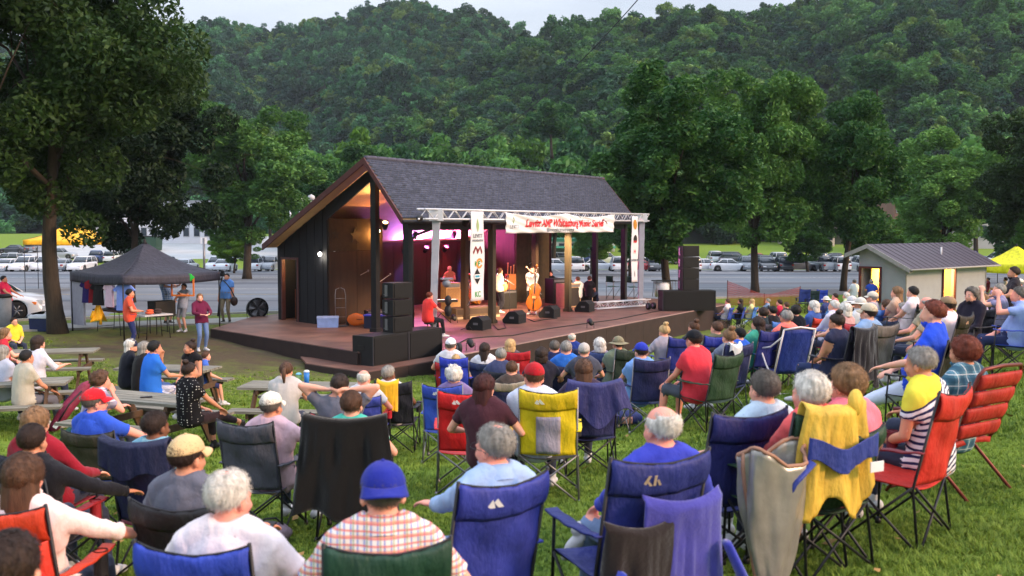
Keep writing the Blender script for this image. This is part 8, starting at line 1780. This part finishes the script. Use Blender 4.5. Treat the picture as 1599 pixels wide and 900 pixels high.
# ================================================================ CARS
def car_meshes(kind):
    def mk():
        D = {}; L = {'sedan': 4.7, 'suv': 4.6, 'pickup': 5.4, 'van': 4.9}[kind]; W = .90; H = {'sedan': 1.43, 'suv': 1.72, 'pickup': 1.78, 'van': 1.8}[kind]
        belt = {'sedan': .92, 'suv': 1.05, 'pickup': 1.10, 'van': 1.05}[kind]; xw = (-L/2+.85, L/2-.92); wr = {'sedan': .33, 'suv': .36, 'pickup': .39, 'van': .34}[kind]
        hood = {'sedan': [(-L/2, .62), (-L/2+.12, .86), (-L*.34, .95), (-L*.1, .94), (L*.16, .92), (L*.30, .86), (L*.42, .74), (L/2-.05, .60), (L/2, .48)],
                'suv': [(-L/2, .6), (-L/2+.06, 1.0), (-L*.4, 1.06), (L*.14, 1.05), (L*.2, 1.02), (L*.42, .92), (L/2-.05, .76), (L/2, .5)],
                'pickup': [(-L/2, .6), (-L/2+.03, 1.06), (-L*.12, 1.08), (L*.16, 1.10), (L*.22, 1.08), (L*.43, 1.0), (L/2-.04, .84), (L/2, .5)],
                'van': [(-L/2, .6), (-L/2+.06, 1.0), (L*.2, 1.06), (L*.3, 1.0), (L*.43, .86), (L/2-.04, .7), (L/2, .5)]}[kind]
        xs = np.unique(np.round(np.r_[np.linspace(-L/2, L/2, 46), [x+wr*1.18*math.cos(a) for x in xw for a in np.linspace(0, PI, 13)]], 3))
        rs = []
        for x in xs:
            top = np.interp(x, [p[0] for p in hood], [p[1] for p in hood]); e = min(1, (L/2-abs(x))/.45); w_ = W*(.80+.20*math.sin(e*PI/2)); bot = .22+.10*(1-e)
            for wx in xw:
                d = abs(x-wx)
                if d < wr*1.18: bot = max(bot, wr+math.sqrt((wr*1.18)**2-d*d)-.0)
            bot = min(bot, top-.06); mid = (bot*.35+top*.65); shd = max(bot+.01, top-.10)
            rs.append(np.array([(x, -w_*.97, bot), (x, -w_, max(bot, min(mid, .6))), (x, -w_*.985, shd), (x, -w_*.90, top), (x, -w_*.45, top+.035*e), (x, 0, top+.045*e), (x, w_*.45, top+.035*e), (x, w_*.90, top), (x, w_*.985, shd), (x, w_, max(bot, min(mid, .6))), (x, w_*.97, bot)]))
        mb = MB(); mb.rings(rs, close=False, cap=False); n = len(rs[0])
        for r_ in (rs[0], rs[-1]): mb.add(r_, [tuple(range(n))])
        D['body'] = mb.mesh('body')
        mb = MB(); mb.box((0, 0, .42), (L-.5, W*1.62, .32)); D['chassis'] = mb.mesh('chassis')
        gh = {'sedan': [(-L*.36, -L*.22, L*.05, L*.20)], 'suv': [(-L*.48, -L*.44, L*.04, L*.19)], 'pickup': [(-L*.12, -L*.07, L*.07, L*.18)], 'van': [(-L*.47, -L*.44, L*.10, L*.30)]}[kind][0]
        def gring(z, f): 
            b0, t0, t1, b1 = gh; x0 = b0+(t0-b0)*f; x1 = b1+(t1-b1)*f; w_ = W*(.90-.20*f); r_ = .14
            return np.array([(x0, -w_+r_, z), (x0+r_, -w_, z), (x1-r_, -w_, z), (x1, -w_+r_, z), (x1+.04, 0, z), (x1, w_-r_, z), (x1-r_, w_, z), (x0+r_, w_, z), (x0, w_-r_, z), (x0-.03, 0, z)])
        mb = MB(); mb.rings([gring(belt-.03, 0), gring(belt+(H-belt)*.5, .5), gring(H-.09, .88)]); D['glass'] = mb.mesh('glass')
        mb = MB(); mb.rings([gring(H-.10, .86)*np.array((1.0, 1.02, 1)), gring(H-.04, .97), gring(H, 1.05)*np.array((1, .93, 1))]); 
        D['roof'] = mb.mesh('roof'); pil = MB()
        b0, t0, t1, b1 = gh
        for s in (-1, 1):
            for (xa, xb) in ((b0+.06, t0+.06), ((b0+b1)/2, (t0+t1)/2), (b1-.06, t1-.04)): pil.tube([(xa, s*W*.905, belt-.03), (xb, s*W*.72, H-.08)], .035, 5)
        D['pillars'] = pil.mesh('pillars')
        mb = MB(); rot = Matrix.Rotation(PI/2, 3, 'X'); mb.lathe([(wr*.62, -.10), (wr*.97, -.105), (wr, -.05), (wr, .05), (wr*.97, .105), (wr*.62, .10)], 22, rot=rot); D['tyre'] = mb.mesh('tyre')
        mb = MB(); mb.lathe([(0, -.085), (wr*.2, -.09), (wr*.64, -.07), (wr*.64, .07), (wr*.2, .09), (0, .085)], 18, rot=rot)
        for k in range(6): a = k*PI/3; 
        for k in range(6):
            a = k*PI/3
            for s in (-1, 1): mb.tube([(0, s*.098, 0), (wr*.62*math.cos(a), s*.09, wr*.62*math.sin(a))], .028, 5)
        D['rim'] = mb.mesh('rim'); D['xw'] = xw; D['wr'] = wr; D['L'] = L; D['belt'] = belt; D['W'] = W
        return D
    return cached(('car', kind), mk)
paintm = lambda c: mat('car_paint_'+hx(c), c, .3, .02, 1, .0, 1, coat=.6, spec=.5)
cglass = mat('car_glass', (40, 50, 62), .08, .05, bump=0, spec=.8); tyre_m = mat('tyre', (22, 22, 24), .85); rim_m = mat('alloy_rim', (120, 122, 128), .35, .1, metal=.7); lens_a = mat('amber_lens', (220, 120, 50), .25, bump=0); lens_w = mat('clear_lens', (200, 206, 214), .15, bump=0); lens_r = mat('red_lens', (150, 24, 24), .25, bump=0)
def car(loc, rz, kind, c, label, group='cars parked in the car park'):
    D = car_meshes(kind); t = thing('parked_car', label, 'car', loc, rz, group); pm_ = paintm(c); L, W = D['L'], D['W']
    b_ = part('body', D['body'], pm_, t); part('chassis', D['chassis'], tyre_m, t); part('window_glass', D['glass'], cglass, t); part('roof', D['roof'], pm_, t); part('pillars', D['pillars'], pm_, t)
    for x in D['xw']:
        for s in (-1, 1): w_ = part('wheel', D['tyre'], tyre_m, t, loc=(x, s*(W-.13), D['wr'])); part('rim', D['rim'], rim_m, w_)
    def lt(nm, key, c_, d_, m): part(nm, cached((kind, key), lambda: MB().box(c_, d_).mesh(nm)), m, t)
    for s, k in ((-1, 'a'), (1, 'b')):
        lt('headlight', 'h'+k, (L/2-.17, s*.60, .64), (.26, .34, .13), lens_w); lt('tail_light', 't'+k, (-L/2+.06, s*.66, .78), (.12, .24, .16), lens_r); lt('turn_signal', 'a'+k, (L/2-.34, s*(W-.055), .60), (.22, .06, .10), lens_a)
    lt('bumper', 'bf', (L/2-.03, 0, .40), (.16, 1.5, .20), pm_); lt('bumper', 'br', (-L/2+.03, 0, .42), (.16, 1.5, .20), pm_)
    return t
# the silver car whose front shows at the left edge
p = onz(38, 497, -.13); car((p.x-1.35, p.y+.1, gz(p.x-1.35, p.y)), .02, 'sedan', (190, 196, 206), 'silver sedan whose front half shows left of the big tree trunk')
WC, SC_, GC, DC, BC_, RC, CC = (198, 203, 212), (140, 148, 160), (110, 118, 128), (40, 46, 56), (36, 60, 120), (150, 34, 44), (190, 196, 180)
names = {WC: 'white', SC_: 'silver', GC: 'grey', DC: 'dark', BC_: 'blue', RC: 'red', CC: 'cream'}
rr = random.Random(12)
row = [(10,'sedan',WC),(38,'suv',WC),(70,'suv',WC),(100,'sedan',SC_),(128,'suv',WC),(262,'suv',SC_),(290,'sedan',WC),(338,'suv',WC),(352,'sedan',WC),(402,'van',WC),(420,'suv',SC_),(870,'sedan',WC),(898,'suv',WC),(935,'sedan',WC),(965,'suv',WC),(1000,'sedan',RC),(1022,'suv',DC),(1078,'suv',WC),(1102,'sedan',WC),(1140,'sedan',WC),(1168,'suv',GC),(1195,'van',DC),(1222,'suv',DC),(1250,'sedan',GC),(1285,'pickup',SC_),(1308,'suv',WC),(1345,'van',WC),(1500,'suv',SC_),(1545,'sedan',WC)]
place_words = {}
for i, (u, k, c) in enumerate(row):
    Y = 113+rr.uniform(-1, 1); x = (u-799.5)/F*Y; a = rr.choice((PI/2, -PI/2))+rr.uniform(-.05, .05) if k != 'sedan' or u < 800 else rr.uniform(-.2, .2)
    land = 'left of the big tree' if u < 90 else 'left of the tent peak' if u < 200 else 'right of the tent peak' if u < 300 else 'by the round tree' if u < 430 else 'seen through the stage' if u < 1040 else 'behind the right speakers' if u < 1160 else 'behind the stout trunk' if u < 1240 else 'left of the small building' if u < 1340 else 'behind the small building'
    key = (names[c], k, land); place_words[key] = place_words.get(key, 0)+1; n_ = place_words[key]
    lb = '%s%s %s %s in the front car row' % ({1: '', 2: 'second ', 3: 'third '}[n_], names[c], k, land)
    car((x, Y, gz(x, Y)), a, k, c, lb)
row2 = [(8,132,'suv',SC_),(40,134,'sedan',BC_),(75,131,'sedan',WC),(150,140,'pickup',BC_),(180,141,'suv',WC),(880,135,'suv',GC),(915,138,'sedan',BC_),(950,136,'suv',CC),(990,139,'sedan',WC),(1070,136,'sedan',SC_),(1115,140,'suv',WC),(1150,137,'suv',DC),(1185,139,'sedan',RC),(1212,136,'suv',WC),(1240,139,'sedan',BC_),(1275,137,'suv',WC),(1300,140,'sedan',DC),(1335,137,'suv',SC_),(1365,142,'sedan',WC),(1400,146,'suv',WC),(1440,140,'suv',GC),(1475,137,'sedan',WC),(1520,140,'suv',BC_),(1560,134,'van',WC),(1590,138,'suv',DC),(20,165,'sedan',DC),(55,168,'suv',GC),(95,150,'suv',SC_)]
place_words = {}
for i, (u, Y, k, c) in enumerate(row2):
    x = (u-799.5)/F*Y; land = 'at the far left' if u < 120 else 'under the yellow tent edge' if u < 200 else 'seen over the stage deck' if u < 1040 else 'behind the dense right tree' if u < 1250 else 'left of the small building roof' if u < 1370 else 'above the small building roof' if u < 1490 else 'above the yellow tent at right'
    key = (names[c], k, land); place_words[key] = place_words.get(key, 0)+1; n_ = place_words[key]
    car((x, Y, gz(x, Y)), rr.choice((0, PI/2, PI))+rr.uniform(-.1, .1), k, c, '%s%s %s %s in the back car row' % ({1: '', 2: 'another ', 3: 'one more '}[n_], names[c], k, land))
# ================================================================ TOWN BEYOND
def building(u0, u1, Y, v_top, rz, depth, c, roofc, label, floors=2, n=8, pitched=True, awn=None, zoff=0):
    xa, xb = (u0-799.5)/F*Y, (u1-799.5)/F*Y; w_ = xb-xa; g = gz((xa+xb)/2, Y); H = CAMZ+(352-v_top)/F*Y-g; t = thing('town_building', label, 'building', ((xa+xb)/2, Y+depth/2, g), rz, None); wm = mat('wall_'+hx(c), c, .85, .06, .6, .15, 10)
    Hw = H*.84 if pitched else H
    mb = MB(); mb.box((0, 0, Hw/2-.3), (w_, depth, Hw+.6)); wl = part('wall', mb, wm, t)
    if pitched: mb = MB(); mb.prism([(-depth/2-.5, Hw-.1), (0, H), (depth/2+.5, Hw-.1), (depth/2+.5, Hw+.15), (0, H+.25), (-depth/2-.5, Hw+.15)], -w_/2-.5, w_/2+.5, 'x'); part('roof', mb, mat('roof_'+hx(roofc), roofc, .8), t)
    else: mb = MB(); mb.box((0, 0, H+.1), (w_+.3, depth+.3, .5)); part('roof', mb, mat('roof_'+hx(roofc), roofc, .8), t)
    for f in range(floors):
        for i in range(n):
            x = -w_/2+w_*(i+.5)/n; z = Hw*(f+.55)/floors; mb = MB(); mb.box((0, 0, 0), (min(1.4, w_/n*.6), .10, Hw/floors*.48)); fr = part('window', mb, mat('window_frame_grey', (160, 160, 164), .6), t, loc=(x, -depth/2-.03, z)); mb = MB(); mb.box((0, -.06, 0), (min(1.2, w_/n*.5), .02, Hw/floors*.4)); part('pane', mb, cglass, fr)
    if awn: mb = MB(); mb.prism([(-depth/2-2.2, Hw*.38), (-depth/2-.05, Hw*.52), (-depth/2-.05, Hw*.44), (-depth/2-2.2, Hw*.33)], -w_/2, w_/2, 'x'); part('awning', mb, mat('awning_'+hx(awn), awn, .7), t)
    return t
building(150, 345, 195, 316, .05, 14, (206, 208, 216), (150, 150, 156), 'long white two storey building behind the trees at left', 2, 12, False)
building(1402, 1470, 165, 300, -.1, 12, (128, 96, 86), (110, 104, 104), 'brown brick building above the small grey building', 2, 5, False, (176, 44, 50))
building(850, 960, 170, 376, 0, 12, (190, 196, 190), (60, 130, 110), 'low building with green roof edge seen through the stage', 1, 6, False, (60, 140, 116))
building(560, 620, 190, 300, .2, 10, (196, 190, 184), (120, 116, 120), 'pale house tucked behind the valley trees left of the roof', 2, 3)
building(975, 1010, 180, 355, .1, 8, (216, 206, 176), (110, 100, 96), 'cream house behind the right truss leg', 1, 3)
building(1240, 1300, 185, 352, .1, 10, (186, 176, 170), (96, 90, 92), 'pale house behind the slim trunks at right', 1, 4)
building(1480, 1600, 178, 340, -.1, 12, (160, 160, 166), (100, 96, 100), 'grey warehouse at the right edge behind the trees', 1, 7, False)
Yh = next(y for y in np.arange(195, 400, 1.) if hill_z('near', np.array([935.]), np.array([y]))[0] > CAMZ+ray(935, 207).z*y-3.5)
p = at(935, 205, Yh-4); t = thing('hill_house', 'tiny house with a lit orange porch lamp on the wooded slope', 'house', (p.x, Yh-4, p.z-2.6)); mb = MB(); mb.box((0, 0, 1.3), (6, 5, 3)); part('wall', mb, mat('wall_tan', (150, 120, 90), .8), t); mb = MB(); mb.prism([(-3, 2.8), (0, 4.2), (3, 2.8)], -3.4, 3.4, 'x'); part('roof', mb, mat('roof_dark', (60, 50, 50), .8), t); mb = MB(); mb.ell((1, -2.7, 2.3), (.35, .3, .3)); part('porch_lamp', mb, mat('orange_lamp', (255, 150, 60), emit=12), t)
# lamp posts, sign posts, bin container, power line
for (u, v0, v1, Y, lb) in ((453, 312, 420, 96, 'left of three globe lamp posts behind the barn eave'), (468, 316, 420, 99, 'middle of three globe lamp posts behind the barn eave'), (486, 312, 420, 93, 'right of three globe lamp posts behind the barn eave')):
    b_ = at(u, v0, Y); g = gz(b_.x, Y); t = thing('lamp_post', lb, 'lamp post', (b_.x, Y, g), 0, 'globe lamp posts'); part('pole', bar([(0, 0, 0), (0, 0, b_.z-g)], .09), alu, t); mb = MB(); mb.lathe([(0, .5), (.30, .35), (.36, .1), (.2, -.05), (0, -.05)], 14, (0, 0, b_.z-g)); part('globe', mb, mat('globe_cap', (190, 190, 196), .4), t)
b_ = at(318, 372, 80); g = gz(b_.x, 80); t = thing('sign_post', 'thin grey post between the tent and the parked white cars', 'post', (b_.x, 80, g)); part('pole', bar([(0, 0, 0), (0, 0, b_.z-g)], .09), STEEL, t); mb = MB(); mb.box((0, 0, b_.z-g-.2), (.5, .06, .5)); part('plate', mb, whitep, t)
b_ = at(246, 369, 180); g = gz(b_.x, 180); t = thing('dumpster', 'dark green dumpster before the white building', 'dumpster', (b_.x, 172, gz(b_.x, 172))); mb = MB(); mb.box((0, 0, 1.2), (6, 3, 2.4), taper=1.06); part('body', mb, mat('dumpster_green', (36, 66, 50), .6), t); mb = MB(); mb.box((0, 0, 2.5), (6.3, 3.3, .2)); part('lid', mb, blackpaint, t)
a_, b_ = at(1022, -30, 60), at(700, 228, 150); mb = MB(); mb.tube([tuple(a_.lerp(b_, s)-Vector((0, 0, 5.5*4*s*(1-s)*.5))) for s in np.linspace(-.15, 1.15, 40)], .035, 5); o = part('power_line', mb, mat('cable_black', (24, 26, 28), .7)); tag(o, 'thin black power line sagging across the wooded hill', 'power line')
# ================================================================ GRASS
def tuft(seed, n, h, w_, c0, c1):
    r = np.random.default_rng(seed); V = []; Fc = []
    for i in range(n):
        a = r.uniform(0, 6.28); d = r.uniform(0, .045); b0 = np.array((d*math.cos(a), d*math.sin(a), -.005)); t_ = r.uniform(0, 6.28); lean = r.uniform(.1, .9)*h; hh = h*r.uniform(.5, 1.1); s = np.array((math.cos(t_+1.57), math.sin(t_+1.57), 0))*w_
        m_ = b0+np.array((math.cos(t_)*lean*.35, math.sin(t_)*lean*.35, hh*.6)); e = b0+np.array((math.cos(t_)*lean, math.sin(t_)*lean, hh*.95)); k = len(V)
        V += [b0-s, b0+s, m_+s*.7, m_-s*.7, e]; Fc += [(k, k+1, k+2, k+3), (k+3, k+2, k+4)]
    mb = MB(); mb.add(V, Fc); me = mb.mesh('grass_tuft', [leaf_material('grass_blades', c0, c1)]); return bpy.data.objects.new('grass_tuft', me)
gp = [tuft(i, 16, [.034, .045, .03][i], .0034, (66, 98, 30), (136, 160, 62)) for i in range(3)]; gp.append(tuft(9, 8, .02, .012, (84, 128, 40), (150, 170, 90)))
def grass_field(name, label, n, y0, y1, protos, smin, smax, seed, fan=True):
    rng = np.random.default_rng(seed); Y = y0+(y1-y0)*rng.uniform(0, 1, n)**(.9); X = rng.uniform(-.56, .56, n)*Y+rng.normal(size=n)*.2
    d = dirt_amount(X, Y); keep = rng.uniform(0, 1, n) > d*1.25; keep &= rng.uniform(0, 1, n) > .75*(np.sin(X*1.9+1.7*np.sin(Y*1.3))*np.sin(Y*1.6+X*.8)+.35*np.sin(X*7+Y*5) > .62); e = edge(X, Y); keep &= e < -.3
    X, Y = X[keep], Y[keep]
    # nothing grows through the deck
    inside = (Y > 24) & (X > -10)
    def inpoly(x, y, P):
        c = np.zeros(len(x), bool)
        for i in range(len(P)):
            x0, y0_ = P[i]; x1, y1_ = P[i-1]; q = ((y0_ > y) != (y1_ > y)) & (x < (x1-x0)*(y-y0_)/(y1_-y0_+1e-9)+x0); c ^= q
        return c
    k = ~(inpoly(X, Y, mainp) | inpoly(X, Y, app)); X, Y = X[k], Y[k]; Z = GZ(X, Y)+.02*np.sin(X*2.1+Y*.7)*np.cos(Y*1.7-X*.6)-.004; m = len(X)
    patch = .75+.5*np.sin(X*1.3+2*np.sin(Y*.9))*np.sin(Y*1.1+X*.4); s = rng.uniform(smin, smax, m)*(.8+.35*patch)
    scatter(name, np.stack([X, Y, Z], 1), np.stack([s, s, s*rng.uniform(.7, 1.2, m)], 1), np.stack([0*s, 0*s, rng.uniform(0, 6.28, m)], 1), protos, label, 'grass')
grass_field('grass', 'short green lawn grass in the foreground', 85000, 2.6, 10, gp, .8, 1.3, 31)
grass_field('grass', 'lawn grass between the middle rows and the stage', 80000, 9.5, 30, gp, 1.2, 2.0, 32)
lv = MB(); lv.add([(-.05, 0, .004), (0, -.022, .0), (.055, 0, .012), (0, .022, .006), (.0, 0, .010)], [(0, 1, 4), (1, 2, 4), (2, 3, 4), (3, 0, 4)]); lo = bpy.data.objects.new('fallen_leaf', lv.mesh('fallen_leaf', [mat('dry_leaf', (150, 120, 70), .8, .3)]))
n_ = 260; Y = RNG.uniform(3, 24, n_); X = RNG.uniform(-.55, .55, n_)*Y; s = RNG.uniform(.5, 1.3, n_)
scatter('fallen_leaves', np.stack([X, Y, GZ(X, Y)+.03], 1), np.stack([s, s, s], 1), RNG.uniform(-.5, .5, (n_, 3))*np.array((1, 1, 6)), [lo], 'small dry leaves and scraps scattered on the lawn', 'leaves')
# ================================================================ HAZE
mb = MB(); mb.smooth = False; mb.box((0, 345, 95), (2400, 740, 212)); hz_ = part('haze', mb); hz_['kind'] = 'stuff'
m = bpy.data.materials.new('valley_haze'); m.use_nodes = True; nt = m.node_tree; nt.nodes.remove(nt.nodes['Principled BSDF']); v_ = N(nt, 'VolumePrincipled'); v_.inputs['Color'].default_value = (.72, .86, 1, 1); v_.inputs['Density'].default_value = .00014; v_.inputs['Anisotropy'].default_value = .1
nt.links.new(v_.outputs[0], nt.nodes['Material Output'].inputs['Volume']); hz_.data.materials.append(m)
